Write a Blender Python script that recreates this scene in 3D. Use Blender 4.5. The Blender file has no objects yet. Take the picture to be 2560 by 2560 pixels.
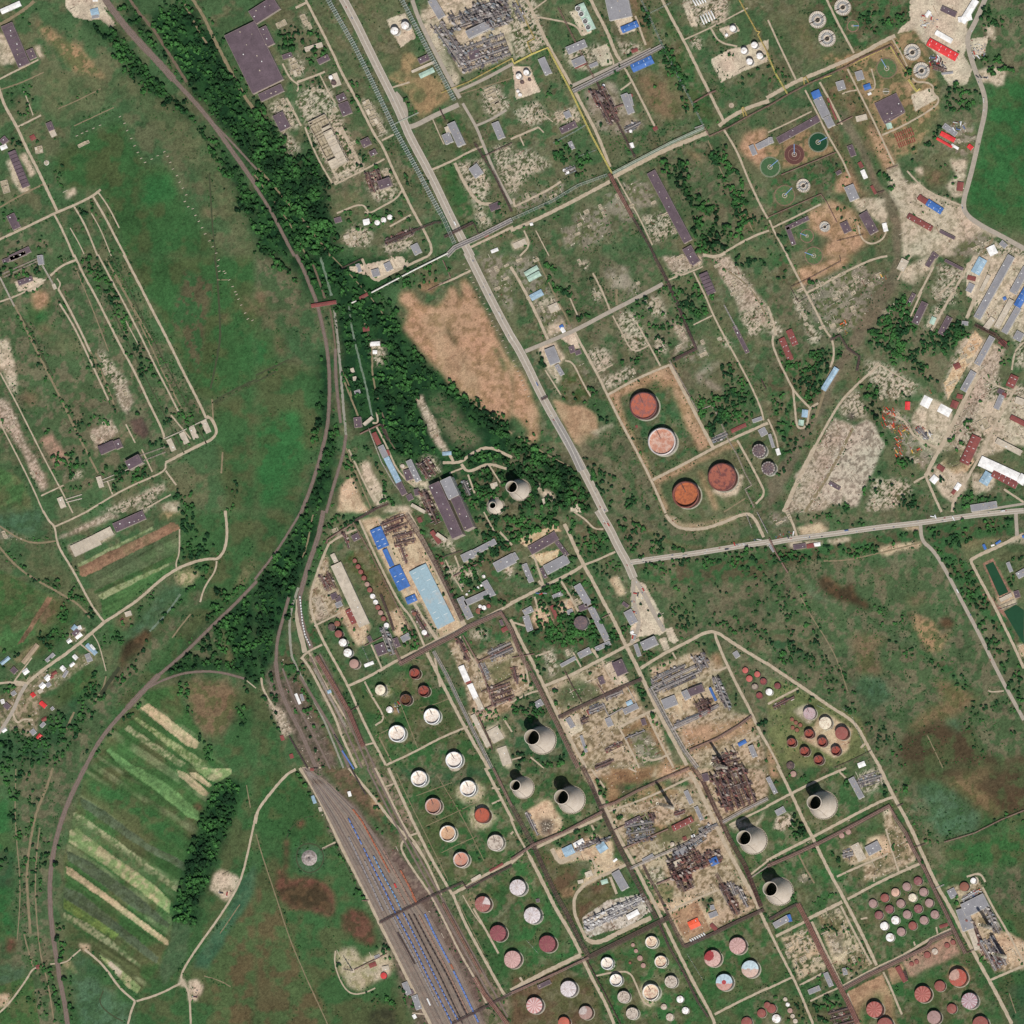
import bpy, math, random
import numpy as np
from mathutils import Vector, Matrix
R = math.radians
# ---------------------------------------------------------------- camera, sky, sun, exposure
scene = bpy.context.scene
col = scene.collection
LX, LY = -0.32, 0.11            # how far a point one metre up leans in an off-nadir satellite view
HC = 30000.0                    # height of the viewpoint
cam_d = bpy.data.cameras.new('camera')
cam_d.sensor_width = 36.0
cam_d.lens = 36.0 * HC / 2560.0
cam_d.shift_x = LX * HC / 2560.0
cam_d.shift_y = LY * HC / 2560.0
cam_d.clip_start = 10000.0
cam_d.clip_end = 60000.0
cam = bpy.data.objects.new('camera', cam_d)
cam.location = (-LX * HC, -LY * HC, HC)
col.objects.link(cam)
scene.camera = cam
SUN = Vector((0.33, -0.53, 1.0)).normalized()
world = bpy.data.worlds.new('World')
scene.world = world
world.use_nodes = True
wn = world.node_tree
wn.nodes.clear()
sky = wn.nodes.new('ShaderNodeTexSky')
sky.sky_type = 'NISHITA'
sky.sun_disc = False
sky.sun_elevation = math.asin(SUN.z)
sky.sun_rotation = math.atan2(SUN.x, SUN.y)
bg = wn.nodes.new('ShaderNodeBackground')
bg.inputs['Strength'].default_value = 0.07
wo = wn.nodes.new('ShaderNodeOutputWorld')
wn.links.new(sky.outputs[0], bg.inputs[0])
wn.links.new(bg.outputs[0], wo.inputs[0])
sun_d = bpy.data.lights.new('sun', 'SUN')
sun_d.energy = 4.2
sun_d.angle = R(0.5)
sun_d.color = (1.0, 0.965, 0.915)
sun = bpy.data.objects.new('sun', sun_d)
sun.rotation_euler = SUN.to_track_quat('Z', 'Y').to_euler()
sun.location = (0, 0, 500)
col.objects.link(sun)
scene.view_settings.view_transform = 'Standard'
scene.view_settings.look = 'None'
scene.view_settings.gamma = 1.0
scene.view_settings.exposure = 0.08
scene.view_settings.use_curve_mapping = False
KEXP = 1.22                     # picture brightness of a sunlit white card, used to turn seen colours into base colours
rnd = random.Random(7)
rng = np.random.default_rng(11)

# ---------------------------------------------------------------- small helpers
def lin(c):
	c = c / 255.0
	return c / 12.92 if c <= 0.04045 else ((c + 0.055) / 1.055) ** 2.4
def alb(rgb):
	return tuple(min(0.82, lin(c) / KEXP) for c in rgb)
def W(px, py, h=0.0):
	return (px - 1280.0 - LX * h, 1280.0 - py - LY * h)
def link(o, parent=None):
	col.objects.link(o)
	if parent is not None: o.parent = parent
	return o
def empty(name, x, y, z=0.0, rz=0.0):
	o = bpy.data.objects.new(name, None)
	o.empty_display_size = 2.0
	o.location = (x, y, z); o.rotation_euler = (0, 0, rz)
	return link(o)
THINGS = []
def tag(o, base, cat, group=None, fixed=False, gx=None, gy=None):
	o['category'] = cat
	if group: o['group'] = group
	THINGS.append([o, base, fixed, gx if gx is not None else o.location.x, gy if gy is not None else o.location.y])
	return o
class MB:
	def __init__(s): s.v = []; s.f = []; s.m = []
	def add(s, vs, fs, m=0):
		n = len(s.v); s.v += [tuple(p) for p in vs]
		s.f += [tuple(i + n for i in f) for f in fs]; s.m += [m] * len(fs)
	def box(s, x0, y0, z0, x1, y1, z1, m=0):
		s.add([(x0,y0,z0),(x1,y0,z0),(x1,y1,z0),(x0,y1,z0),(x0,y0,z1),(x1,y0,z1),(x1,y1,z1),(x0,y1,z1)],
              [(0,3,2,1),(4,5,6,7),(0,1,5,4),(1,2,6,5),(2,3,7,6),(3,0,4,7)], m)
	def prism(s, pts, z0, z1, m=0, cap=True):
		n = len(pts); ar = sum(pts[i][0]*pts[(i+1)%n][1]-pts[(i+1)%n][0]*pts[i][1] for i in range(n))
		if ar < 0: pts = pts[::-1]
		vs = [(p[0],p[1],z0) for p in pts] + [(p[0],p[1],z1) for p in pts]
		fs = [(i,(i+1)%n,n+(i+1)%n,n+i) for i in range(n)]
		if cap: fs += [tuple(range(n,2*n)), tuple(range(n-1,-1,-1))]
		s.add(vs, fs, m)
	def lathe(s, prof, n=24, m=0, cx=0, cy=0, cap=False):
		vs = []
		for r, z in prof:
			for i in range(n):
				a = 2*math.pi*i/n; vs.append((cx+r*math.cos(a), cy+r*math.sin(a), z))
		fs = []
		for k in range(len(prof)-1):
			for i in range(n):
				j = (i+1) % n; fs.append((k*n+i, k*n+j, (k+1)*n+j, (k+1)*n+i))
		if cap: fs.append(tuple(range((len(prof)-1)*n, len(prof)*n)))
		s.add(vs, fs, m)
	def bar(s, a, b, w, h=None, m=0, n=4):
		a = Vector(a); b = Vector(b); d = b - a
		if d.length < 1e-6: return
		h = h or w; d.normalize()
		up = Vector((0,0,1)) if abs(d.z) < 0.95 else Vector((1,0,0))
		sx = d.cross(up).normalized(); sy = sx.cross(d).normalized()
		vs = []
		for p in (a, b):
			for i in range(n):
				t = 2*math.pi*(i+0.5)/n; k = 1.0/math.cos(math.pi/n) if n == 4 else 1.0
				vs.append(p + sx*(w/2*k*math.cos(t)) + sy*(h/2*k*math.sin(t)))
		fs = [(i,(i+1)%n,n+(i+1)%n,n+i) for i in range(n)] + [tuple(range(n-1,-1,-1)), tuple(range(n,2*n))]
		s.add(vs, fs, m)
	def mesh(s, name, mats, smooth=False):
		me = bpy.data.meshes.new(name); me.from_pydata(s.v, [], s.f)
		for m in mats: me.materials.append(m)
		if len(mats) > 1: me.polygons.foreach_set('material_index', s.m)
		if smooth: me.polygons.foreach_set('use_smooth', [True]*len(me.polygons))
		me.update(); return me
	def obj(s, name, mats, parent=None, smooth=False):
		if not isinstance(mats, (list, tuple)): mats = [mats]
		return link(bpy.data.objects.new(name, s.mesh(name, mats, smooth)), parent)

# ---------------------------------------------------------------- materials
MATS = {}
def mat(rgb, rough=0.8, var=0.25, scale=0.12, metal=0.0, rgb2=None, thr=0.5, soft=0.12, stripe=0.0, spec=0.3, name='paint'):
	key = (rgb, rough, var, scale, metal, rgb2, thr, stripe)
	if key in MATS: return MATS[key]
	m = bpy.data.materials.new(name); m.use_nodes = True
	nt = m.node_tree; nd = nt.nodes; lk = nt.links
	b = nd['Principled BSDF']; b.inputs['Roughness'].default_value = rough; b.inputs['Metallic'].default_value = metal
	b.inputs['Specular IOR Level'].default_value = spec
	geo = nd.new('ShaderNodeNewGeometry')
	n1 = nd.new('ShaderNodeTexNoise'); n1.inputs['Scale'].default_value = scale; n1.inputs['Detail'].default_value = 5.0
	n1.inputs['Roughness'].default_value = 0.65
	lk.new(geo.outputs['Position'], n1.inputs['Vector'])
	a = alb(rgb)
	cr = nd.new('ShaderNodeValToRGB')
	if rgb2 is None:
		cr.color_ramp.elements[0].position = 0.32; cr.color_ramp.elements[1].position = 0.68
		cr.color_ramp.elements[0].color = tuple(min(.85, c*(1-var)) for c in a) + (1,)
		cr.color_ramp.elements[1].color = tuple(min(.85, c*(1+var)) for c in a) + (1,)
	else:
		cr.color_ramp.elements[0].position = max(0, thr-soft); cr.color_ramp.elements[1].position = min(1, thr+soft)
		cr.color_ramp.elements[0].color = a + (1,)
		cr.color_ramp.elements[1].color = alb(rgb2) + (1,)
	lk.new(n1.outputs['Fac'], cr.inputs['Fac'])
	out = cr.outputs['Color']
	n2 = nd.new('ShaderNodeTexNoise'); n2.inputs['Scale'].default_value = scale*7; n2.inputs['Detail'].default_value = 2.0
	lk.new(geo.outputs['Position'], n2.inputs['Vector'])
	mr = nd.new('ShaderNodeMapRange'); mr.inputs[1].default_value = 0.3; mr.inputs[2].default_value = 0.7
	mr.inputs[3].default_value = 1-var*0.6; mr.inputs[4].default_value = 1+var*0.6
	lk.new(n2.outputs['Fac'], mr.inputs[0])
	mx = nd.new('ShaderNodeVectorMath'); mx.operation = 'SCALE'
	lk.new(out, mx.inputs[0]); lk.new(mr.outputs[0], mx.inputs['Scale'])
	lk.new(mx.outputs[0], b.inputs['Base Color'])
	MATS[key] = m
	return m
ROOF = {
 'dk': (97,82,88), 'gr': (140,138,140), 'bl': (66,108,172), 'rd': (218,62,62), 'wh': (236,232,226), 'lb': (150,175,190),
 'lbx': (152,176,184), 'rs': (138,74,68), 'cn': (190,177,158), 'tl': (168,192,174), 'gyd': (160,140,115), 'ord': (240,98,66)}
ROOFN = {'dk':'dark', 'gr':'grey', 'bl':'blue', 'rd':'red', 'wh':'white', 'lb':'pale blue','lbx':'pale blue','rs':'red brown','cn':'pale concrete','tl':'pale green','gyd':'tan','ord':'orange'}
def roofmat(k):
	c = ROOF[k]
	if k == 'lbx': return mat(c, .6, .12, .03, rgb2=(182,178,170), thr=.62, soft=.1, name='faded_sheet_roof')
	if k == 'dk': return mat(c, .9, .22, .05, name='bitumen_roof')
	if k == 'cn': return mat(c, .9, .2, .08, name='concrete_roof')
	if k == 'rs': return mat(c, .8, .2, .06, rgb2=(112,66,62), thr=.55, name='rusty_roof')
	if k == 'gr': return mat(c, .8, .14, .05, name='grey_felt_roof')
	return mat(c, .55, .24, .09, name='painted_sheet_roof')
WALL = {'dk': (196,180,165), 'gr': (222,215,205), 'bl': (150,165,185), 'rd': (215,200,195), 'wh': (225,222,215), 'lb': (200,205,205),
		'lbx': (185,195,200), 'rs': (190,160,148), 'cn': (205,192,172), 'tl': (205,215,205), 'gyd': (170,150,125), 'ord': (170,175,205)}
def wallmat(k): return mat(WALL[k], .85, .15, .2, name='rendered_wall')
CONC = mat((188,174,154), .9, .18, .1, name='concrete')
CONCD = mat((140,128,114), .9, .25, .15, name='old_concrete')
RUST = mat((118,80,70), .85, .3, .2, rgb2=(88,62,58), name='rusty_steel')
RUST2 = mat((150,92,78), .85, .3, .2, name='rust_red_steel')
GREY = mat((150,148,146), .6, .25, .3, name='galvanised_steel')
DARKS = mat((78,72,72), .7, .3, .3, name='dark_steel')
WHT = mat((232,230,224), .5, .1, .3, name='white_paint')
GLASS = mat((70,84,92), .15, .1, .5, spec=.5, name='window_glass')
RUBBER = mat((38,36,36), .9, .1, 1.0, name='tyre_rubber')

# ---------------------------------------------------------------- numpy noise
def vnoise(x, y, scale, seed):
	x = x/scale; y = y/scale
	r = np.random.default_rng(seed); n = 256
	t = r.random((n, n)).astype(np.float32)
	xi = np.floor(x).astype(int); yi = np.floor(y).astype(int)
	fx = (x-xi).astype(np.float32); fy = (y-yi).astype(np.float32)
	fx = fx*fx*(3-2*fx); fy = fy*fy*(3-2*fy)
	a = t[xi % n, yi % n]; b = t[(xi+1) % n, yi % n]; c = t[xi % n, (yi+1) % n]; d = t[(xi+1) % n, (yi+1) % n]
	return (a*(1-fx)+b*fx)*(1-fy) + (c*(1-fx)+d*fx)*fy
def fbm(x, y, scale, seed, octv=4):
	s = 0; a = 1.0; t = 0
	for o in range(octv):
		s = s + a*vnoise(x, y, scale/(2**o), seed+o*17); t += a; a *= 0.55
	return s/t
def inpoly(x, y, P):
	r = np.zeros(x.shape, bool); n = len(P)
	for i in range(n):
		x0, y0 = P[i]; x1, y1 = P[(i+1) % n]
		if y0 == y1: continue
		c = ((y0 > y) != (y1 > y)) & (x < (x1-x0)*(y-y0)/(y1-y0)+x0)
		r ^= c
	return r

# ---------------------------------------------------------------- traced plan (image pixels of each quarter-tile, 1 px = 0.331 m)
DATA = r'''
@ 0 0
G mead 420,1150 900,900 1100,1250 1300,1280 1370,1500 1500,1700 1700,1932 950,1932 760,1430 500,1430 400,1250
G viv 1050,1290 1310,1290 1340,1500 1050,1550
G olive 900,560 1130,700 1500,930 1660,1210 1932,1800 1932,1932 1850,1932 1500,1300 1250,1050 860,640
G dry 270,150 420,260 560,330 720,500 790,590 650,600 500,480 330,260
G pale 260,350 300,345 330,440 300,450
G olive 330,540 760,560 850,800 480,930 330,800
G pale 0,240 30,260 120,430 100,480 0,500
G pale 45,1220 100,1200 230,1440 150,1450
G pale 150,1170 200,1150 270,1310 230,1340
G lot 470,0 500,60 560,130 640,150 760,150 840,210 880,190 820,110 740,0
G pale 490,1440 570,1415 575,1460 500,1500
G brown 1540,1560 1580,1550 1580,1640 1540,1640
G forest 560,150 880,210 1190,640 1560,960 1932,1520 1932,1800 1660,1200 1500,930 1130,700 1000,560 930,450 840,300 600,180
G forest 1180,80 1450,50 1600,260 1720,500 1932,850 1932,1300 1500,750 1420,620 1270,400 1130,150
G forest 850,0 960,0 1050,120 1130,240 1250,420 1150,380 1000,200
G scrub 0,1700 300,1700 450,1900 400,1932 0,1932
C tree 9 640,170 880,230 1150,560 1460,880 1600,1050 1932,1540 1932,1780 1660,1180 1500,950 1130,690 1000,540 930,430 840,300
C tree 9 1180,80 1450,50 1600,260 1720,500 1932,850 1932,1300 1500,750 1420,620 1270,400 1130,150
C tree 6 1500,60 1620,200 1760,500 1932,780 1932,640 1720,280 1640,160
C shrub 4 880,20 960,20 1050,120 1130,280 1200,400 1130,350 1000,200
C tree 2 170,60 290,100 260,160 230,330 170,200
C tree 3 10,680 200,600 330,800 300,880 150,930 60,800
C tree 4 230,1020 470,1020 460,1120 240,1090
C tree 3 350,1200 430,1150 500,1500 400,1480
C tree 5 60,1070 170,1060 190,1130 100,1130
C tree 5 570,1530 700,1500 740,1600 650,1680 570,1580
C tree 3 0,1560 200,1550 230,1650 0,1720
C tree 3 60,1850 400,1780 350,1932 60,1932
C shrub 3 420,1620 560,1600 900,1932 560,1932
C shrub .8 300,150 900,300 1000,560 850,700 330,500
C shrub 1 950,500 1500,1000 1932,1700 1900,1850 1500,1350 950,700
R rail 17 790,-10 920,170 1070,340 1180,450 1310,600
R rail 11 1310,600 1480,780 1620,950 1780,1180 1940,1410
R rail 5 1560,880 1720,1040 1940,1280
R brown 8 975,-10 1060,110 1150,210 1220,320 1290,430 1410,620
R dirt 9 1450,-10 1530,110 1590,240 1660,380 1720,500 1850,740 1940,850
R dirt 6 1380,0 1470,180 1560,330
R path 8 -10,660 30,790 130,960 200,1120 290,1290 350,1420 430,1590
R path 6 410,1620 470,1730 560,1940
R path 7 -10,1810 120,1750 270,1680 410,1610 560,1550 700,1480 760,1430
R path 6 700,1480 800,1650 870,1790 950,1940
R path 5 560,1560 640,1690 740,1940
R path 5 130,960 310,870
R path 3 250,870 210,760 180,690
R path 5 -10,600 150,520 290,450
R dirt 4 -10,680 150,630 330,545
R dirt 9 -10,190 60,150 160,90 260,10
R dirt 5 -10,1570 180,1460 330,1390
R dirt 3 440,820 560,770 760,670
R dirt 3 560,950 860,810
R path 3 690,1610 760,1730 840,1932
R path 3 530,1720 610,1860 640,1932
R path 4 740,1450 820,1560 900,1720
R ditch 4 1580,1320 1590,1500 1605,1720
R ditch 3 1605,1720 1620,1850 1630,1932
B dk 9 10,210 88,160 222,470 long dark roof with a row of skylights
B dk 8 195,385 245,362 276,432 dark square wing of the long skylight building
B wh 7 0,72 145,8 160,42 long white roofed shed
B lb 5 678,72 735,58 750,112 pale blue roofed kiosk on the pale lot
B gr 4 690,118 745,108 750,132 small grey canopy
B dk 8 345,935 385,915 410,975 small dark roofed block with pale annex
B cn 5 365,985 405,970 430,1020 pale annex
B dk 7 0,1055 40,1020 60,1065 dark roofed block at the left edge
B wh 5 0,1105 45,1085 55,1115 small white shed
Z dk 9 58,1150 112,1130 222,1400 sawtooth roofed factory hall
B rs 4 222,1030 255,1012 270,1045 small brown shed
U 5 0,1370 50,1355 75,1445 roofless white ruin
U 3 255,1110 310,1100 330,1150 white ruin walls
B dk 7 50,1635 105,1605 155,1710 dark roofed block in a clump of trees
B dk 7 65,1932 215,1860 235,1900 long dark shed
B wh 4 700,0 735,0 738,10 small white kiosk
U 3 585,1095 665,1055 675,1075 long low white ruin
T bsn 2 350,1228 17 small round concrete basin
N 905,880 940,930 960,985 990,1045 1015,1100 1040,1150 1065,1195 1095,1225 1145,1200 1190,1175 1240,1145 1265,1180 1285,1225 1305,1275 1335,1325 1355,1375 1380,1420 1405,1470 1395,1520 1420,1560 1455,1575 1475,1625 1500,1670 1525,1718 1548,1765 1580,1817 1605,1862 1632,1910
N 580,1025 620,1005 655,990 705,968 755,945
C tree 7 870,60 1000,40 1180,300 1290,440 1420,640 1300,560 1100,330 960,170
C tree 7 600,160 880,220 1200,650 1560,960 1640,1060 1932,1500 1932,1840 1800,1560 1600,1160 1480,960 1120,720 980,600 900,440 760,260
C tree 5 1180,40 1400,0 1450,60 1300,200
@ 640 0
G forest -10,700 100,900 230,1150 480,1180 640,1420 540,1560 580,1700 640,1932 -10,1932
G scrub 200,130 560,380 640,560 880,1050 960,1200 1100,1500 560,1500 460,1150 300,600
G olive 700,60 1100,0 1200,400 1050,560 1010,640 960,560
G olive 330,0 540,0 1000,1000 960,1010 620,520
G tan 1000,570 1100,520 1100,400 1180,400 1280,520 1340,580 1430,660 1450,760 1230,900 1180,700 1080,650
G tan 1060,650 1400,560 1460,740 1220,870 1150,700
G viv 1185,650 1230,640 1250,710 1210,730
G mead 1330,900 1490,790 1660,1090 1480,1150 1390,1060
G mead 1350,1290 1470,1220 1530,1300 1700,1700 1560,1720
G olive 1550,700 1700,640 1740,780 1870,850 1650,930
G olive 1210,920 1310,880 1410,1080 1530,1140 1330,1260
G pale 1290,-10 1932,-10 1932,420 1560,560 1350,200 1250,160 1240,80 1300,60
G pale 1240,180 1340,170 1540,600 1500,690 1340,380
G olive 1375,370 1430,360 1500,540 1460,560
G lot 980,150 1130,100 1200,270 1090,360
G ruin 1710,670 1830,640 1932,820 1780,880 1720,840
G ruin 1770,1130 1932,1080 1932,1500 1850,1330
G ruin 1500,1240 1700,1200 1770,1400 1700,1560 1800,1700 1680,1720 1640,1520
G ruin 330,110 370,90 410,200 360,220
G ruin 240,430 340,420 360,560 260,580
G ruin 290,740 420,640 560,680 640,900 820,1270 600,1390 380,940
G ruin 100,790 230,740 330,950 210,980 340,1120 250,1170 190,1000
G ruin 780,750 860,740 1000,1010 940,1040 870,940
G ruin 810,1310 1020,1270 1060,1400 1030,1500 920,1520 860,1440
G ruin 650,1780 760,1700 880,1760 850,1860 690,1860
G ruin 940,1860 1180,1760 1210,1860 1000,1932
G olive 560,1480 760,1440 830,1540 640,1600
G dirt 1080,740 1140,820 1130,880 1090,900
C tree 9 -10,760 80,840 190,1000 240,1160 420,1170 560,1400 500,1500 560,1700 700,1932 -10,1932 -10,1450
C tree 7 180,340 260,280 340,330 480,300 560,400 450,540 360,420 200,420
C tree 6 560,560 640,550 700,660 640,600
C tree 5 170,200 400,220 540,300 340,300 180,300
C tree 4 330,620 500,580 530,680 360,700
C tree 5 200,740 260,740 260,850 210,860
C tree 5 280,930 380,930 480,1180 430,1200 340,1020
C tree 4 560,960 700,880 690,1000 780,1040 760,1100 900,1200 800,1230
C tree 5 640,600 770,620 880,980 980,1100 1180,1380 1100,1450 960,1100
C shrub 3 560,40 720,400 960,850 1040,950 900,700 660,300
C shrub 4 960,1050 1120,1050 1350,1550 1230,1500 1100,1350
C shrub 3 800,450 900,600 1040,900 1080,1000 960,850 800,600
C tree 6 640,1590 1040,1560 1180,1660 1000,1700 760,1740 640,1660
C tree 5 880,1240 960,1240 900,1560 830,1540
C tree 5 1110,690 1160,700 1200,890 1120,900
C tree 3 1000,80 1130,60 1140,90 1030,120
C tree 3 1230,60 1300,60 1310,150 1240,140
C tree 4 1770,1550 1932,1520 1932,1620 1830,1640
C shrub 2 1680,1250 1850,1250 1932,1500 1750,1600
C shrub 1 700,100 1000,600 1100,400 900,40
C shrub 1 1350,1290 1700,1700 1600,1720
C tree 3 1250,340 1300,330 1270,420
C tree 2 1500,560 1900,460 1900,530 1560,650
C tree 4 1180,1690 1260,1680 1340,1900 1250,1880
R path 7 375,0 480,200 590,420 640,540 760,750 900,1030 950,1090 1020,1250 1110,1440 1200,1620 1270,1740 1335,1880 1300,1932
R path 7 380,20 300,60
R path 5 950,1060 1040,1015
R path 5 1100,1440 1060,1500 950,1560 860,1610 820,1600
R path 5 610,1610 800,1530 850,1600
R path 5 1010,1710 1170,1620
R path 6 310,620 480,560 520,540
R path 4 480,560 560,720 600,780
R path 5 200,480 260,600 330,640 310,690
R path 6 230,740 290,850 340,950
R path 5 600,1390 800,1290 970,1200
R path 5 370,960 460,1190 580,1390
R path 5 480,1110 540,1200 620,1370
R path 10 640,960 700,1070 780,1240
R road 21 655,-15 760,180 860,390 960,590 1050,770 1120,930 1160,1030 1330,1340 1470,1640 1600,1890 1625,1940
R road 12 1050,700 1100,760 1130,830 1130,900
R road 12 1130,950 1180,960 1330,880 1530,790
R road 10 1180,0 1230,150 1340,370 1480,640 1540,740
R road 7 1560,780 1660,950 1720,1100 1800,1300 1932,1540
R road 8 1520,690 1720,600 1940,480
R road 6 1660,950 1780,900 1890,830
R path 6 1330,1280 1470,1220 1620,1140 1720,1100
R path 9 1500,1230 1580,1400 1680,1540 1800,1540
R path 5 1030,660 1160,620
R path 3 1330,890 1390,1030 1420,1090
R path 7 1610,1870 1800,1780 1940,1710
R rail 8 -10,1400 120,1600 250,1860 290,1932
R dirt 4 -10,1320 180,1580 290,1740 380,1932
R dirt 6 20,1270 300,1600 420,1740 560,1932
R dirt 3 1540,710 1740,650 1932,590
B dk 11 -60,90 120,-25 185,65 long dark roofed works hall with rooftop vents
B dk 12 -240,270 -10,160 205,600 giant dark roofed factory hall
B dk 11 0,215 80,205 145,340 dark ruined hall beside the giant factory roof
B gr 10 60,485 120,465 155,535 pale grey roof patch block
B gr 9 135,575 180,555 205,600 small grey roofed block
B dk 9 10,715 180,635 215,685 narrow dark roofed hall below the giant factory roof
B dk 6 190,420 260,395 280,425 small rusty brown shed
U 3 145,180 215,145 235,180 open roofed concrete frame
B cn 5 360,360 490,320 510,350 long pale grey shed
B dk 8 460,450 540,410 555,450 dark roofed block
B dk 9 120,870 205,850 265,965 dark roofed hall with pale side wall
U 14 385,920 520,870 700,1220 huge roofless concrete ruin
B cn 12 505,1000 570,980 690,1220 pale roofed ruin nave
B dk 8 600,730 660,700 685,745 small dark roofed block
B dk 8 620,790 690,760 725,850 dark roofed block
B cn 3 545,570 610,550 645,640 pale concrete tank plinth
T wh 9 565,585 16 small white tank on a concrete plinth
T dk 9 585,625 18 dark open tank on a concrete plinth
B dk 9 785,1065 845,1035 870,1085 dark roofed square block
B dk 8 850,1150 895,1125 915,1155 small dark roofed block
B dk 14 910,1370 1000,1340 1030,1400 dark tower block in ruins
X rst 12 810,1310 930,1270 990,1420
B dk 6 585,1650 635,1635 650,1670 small dark roofed hut
B wh 7 805,1660 850,1650 860,1690 small white roofed block with dark shadow side
T wh 6 915,1680 20 white drum tank on a pad
T wh 6 962,1660 20 white drum tank on a pad
T wh 6 1010,1640 20 white drum tank on a pad
X rst 11 960,1800 1200,1700 1225,1760
B gr 7 1165,1860 1215,1830 1250,1900 grey roofed block
T wh 14 1045,235 30 white domed tank
T wh 14 1125,195 30 white domed tank
T slab 1 1180,277 24 bare round concrete tank pad
B dk 9 1210,450 1285,415 1320,445 dark roofed block
B tl 5 1225,560 1330,510 1350,540 pale green roofed shed
B cn 4 1170,535 1340,460 1350,475 long pale tan roofed shed
B gr 10 1295,10 1350,-15 1430,120 long grey roofed hall
X gry 16 1320,200 1420,160 1640,480
X gry 22 1450,130 1900,-20 1932,100
B gr 16 1575,240 1760,150 1795,200 long grey roofed process hall
X gry 14 1520,360 1880,230 1910,440
X gry 24 1640,40 1900,-40 1932,180
B dk 7 1600,395 1680,370 1700,430 brown square block
B gr 11 1440,935 1500,920 1580,1090 large grey roofed hall
B gr 9 1400,1020 1460,1000 1490,1070 grey roofed wing
B gr 9 1775,930 1830,920 1880,1040 grey roofed hall with white side walls
B gr 8 1600,1270 1670,1240 1720,1310 grey roofed block
B cn 7 1420,960 1460,950 1480,1000 pale small block
B dk 6 1760,1550 1830,1520 1840,1570 low grey brown block
B wh 5 1770,1890 1820,1870 1830,1890 small white shed
B rs 4 1720,1775 1750,1760 1755,1780 small red roofed shed
P teal 12 1100,-5 1300,380 1500,760
P teal 13 545,0 740,340 860,580 1040,960 1200,1250 1310,1460 1420,1660 1500,1840
P grn 4 1040,940 1230,850
P yel 4 1400,700 1600,620 1932,440
P brn 4 1385,815 1430,910
P brn 6 1650,1080 1800,1320 1932,1600
P brn 8 1420,1790 1640,1680
P brn 4 1640,1680 1690,1790
P gry 13 1440,1932 1500,1870 1700,1780 1932,1660
P brn 6 1000,1830 1200,1740 1350,1680 1400,1680
P brn 4 1700,1190 1932,1080
C tree 7 -10,760 230,1150 420,1180 600,1420 560,1560 640,1932 300,1932 -10,1500
C tree 5 600,1100 900,1230 800,1260
M 7 655,-15 760,180 860,390 960,590 1050,770 1120,930 1160,1030 1330,1340 1470,1640 1600,1890
U 3 330,120 365,105 395,170 row of roofless concrete bays
U 4 245,450 290,430 340,560 narrow roofless hall
U 4 1720,680 1780,650 1850,800 low roofless concrete shell
U 4 800,770 850,750 930,930 long strip of broken foundations
U 3 660,1780 760,1740 780,1800 broken slab among trees
@ 1280 0
G mead 1060,100 1170,70 1480,720 1560,920 1400,960
G ruin -10,0 100,0 260,340 20,460 -10,300
G lot 0,500 130,500 210,690 30,750
G ruin 0,850 180,760 290,900 110,960
G ruin 0,1160 140,1120 290,1240 110,1340 0,1480
G ruin 300,860 480,800 530,900 340,950
G dust 550,700 740,600 900,860 1010,960 760,1020 650,960 570,830
G brown 890,560 1060,560 1180,600 1300,900 1100,900
G brown 780,-10 950,0 1060,340 1010,380 900,120
G brown 1080,400 1220,600 1360,850 1330,900 1200,680
G lot 770,140 900,110 930,230 830,260
G ruin 640,320 720,470 620,500 560,400
G lot 440,90 530,270 600,240 520,60
G lot 600,380 720,330 760,480 680,500
G ruin 780,260 840,330 960,330 980,380 830,430
G ruin 390,380 560,330 640,520 460,530
G ruin 1290,30 1500,0 1720,0 1600,180 1360,200
G lot 1290,40 1340,30 1400,200 1350,200
G lot 1500,450 1650,370 1700,360 1932,300 1932,460 1760,530 1580,620
G ruin 1340,290 1410,270 1430,340 1370,380
G lot 1560,220 1680,180 1720,230 1610,290
G soil 1300,1140 1400,1170 1480,1350 1450,1400 1370,1330
G soil 1750,1020 1932,950 1932,1300 1850,1250 1720,1130
G grav 830,1380 1020,1370 1100,1540 920,1590
G grav 700,1450 820,1440 950,1600 870,1700 720,1600
G grav 480,1600 720,1540 750,1750 560,1900 460,1800
G grav 350,1720 520,1690 520,1800 420,1900
G ruin 980,1640 1180,1600 1240,1760 1060,1830
G scrub 980,1240 1300,1150 1932,1400 1900,1800 1500,1932 1300,1560
G brown 1700,1480 1800,1650 1850,1750 1720,1700
G grav 0,1500 400,1350 400,1450 0,1620
G pale 0,1830 100,1790 130,1840 10,1890
C tree 8 1060,1180 1180,1150 1250,1250 1330,1380 1300,1540 1220,1400
C tree 7 1330,1560 1560,1500 1540,1640 1420,1720 1370,1620
C tree 6 1480,1180 1600,1100 1760,1380 1800,1600 1650,1500
C tree 7 1420,1760 1760,1700 1800,1800 1560,1932 1430,1932
C tree 7 480,1260 600,1240 590,1330 490,1340
C tree 5 320,1060 600,1150 600,1230 400,1280 320,1180
C tree 6 940,0 1010,20 1340,760 1420,940 1320,850 1160,480 1040,280
C tree 4 640,480 900,380 920,500 700,600
C tree 4 200,1520 440,1480 380,1620 220,1700
C tree 4 700,1560 800,1480 760,1560
C shrub 3 0,1300 700,1340 720,1300 720,1380 0,1640
C shrub 3 480,1600 1100,1650 1180,1932 560,1932
C shrub 3 1100,1640 1220,1640 1260,1800 1110,1800
C tree 3 1000,640 1110,600 1180,780 1070,770
C shrub 3 1180,1340 1300,1560 1400,1800 1300,1650
C shrub 4 660,1020 1000,960 1400,920 960,1160 720,1240
C tree 3 560,830 640,830 690,1000 620,980
C tree 2 560,700 600,820 560,830
C shrub 2 1390,100 1700,100 1700,700 1500,720
C tree 4 1480,270 1700,400 1560,430
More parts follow.
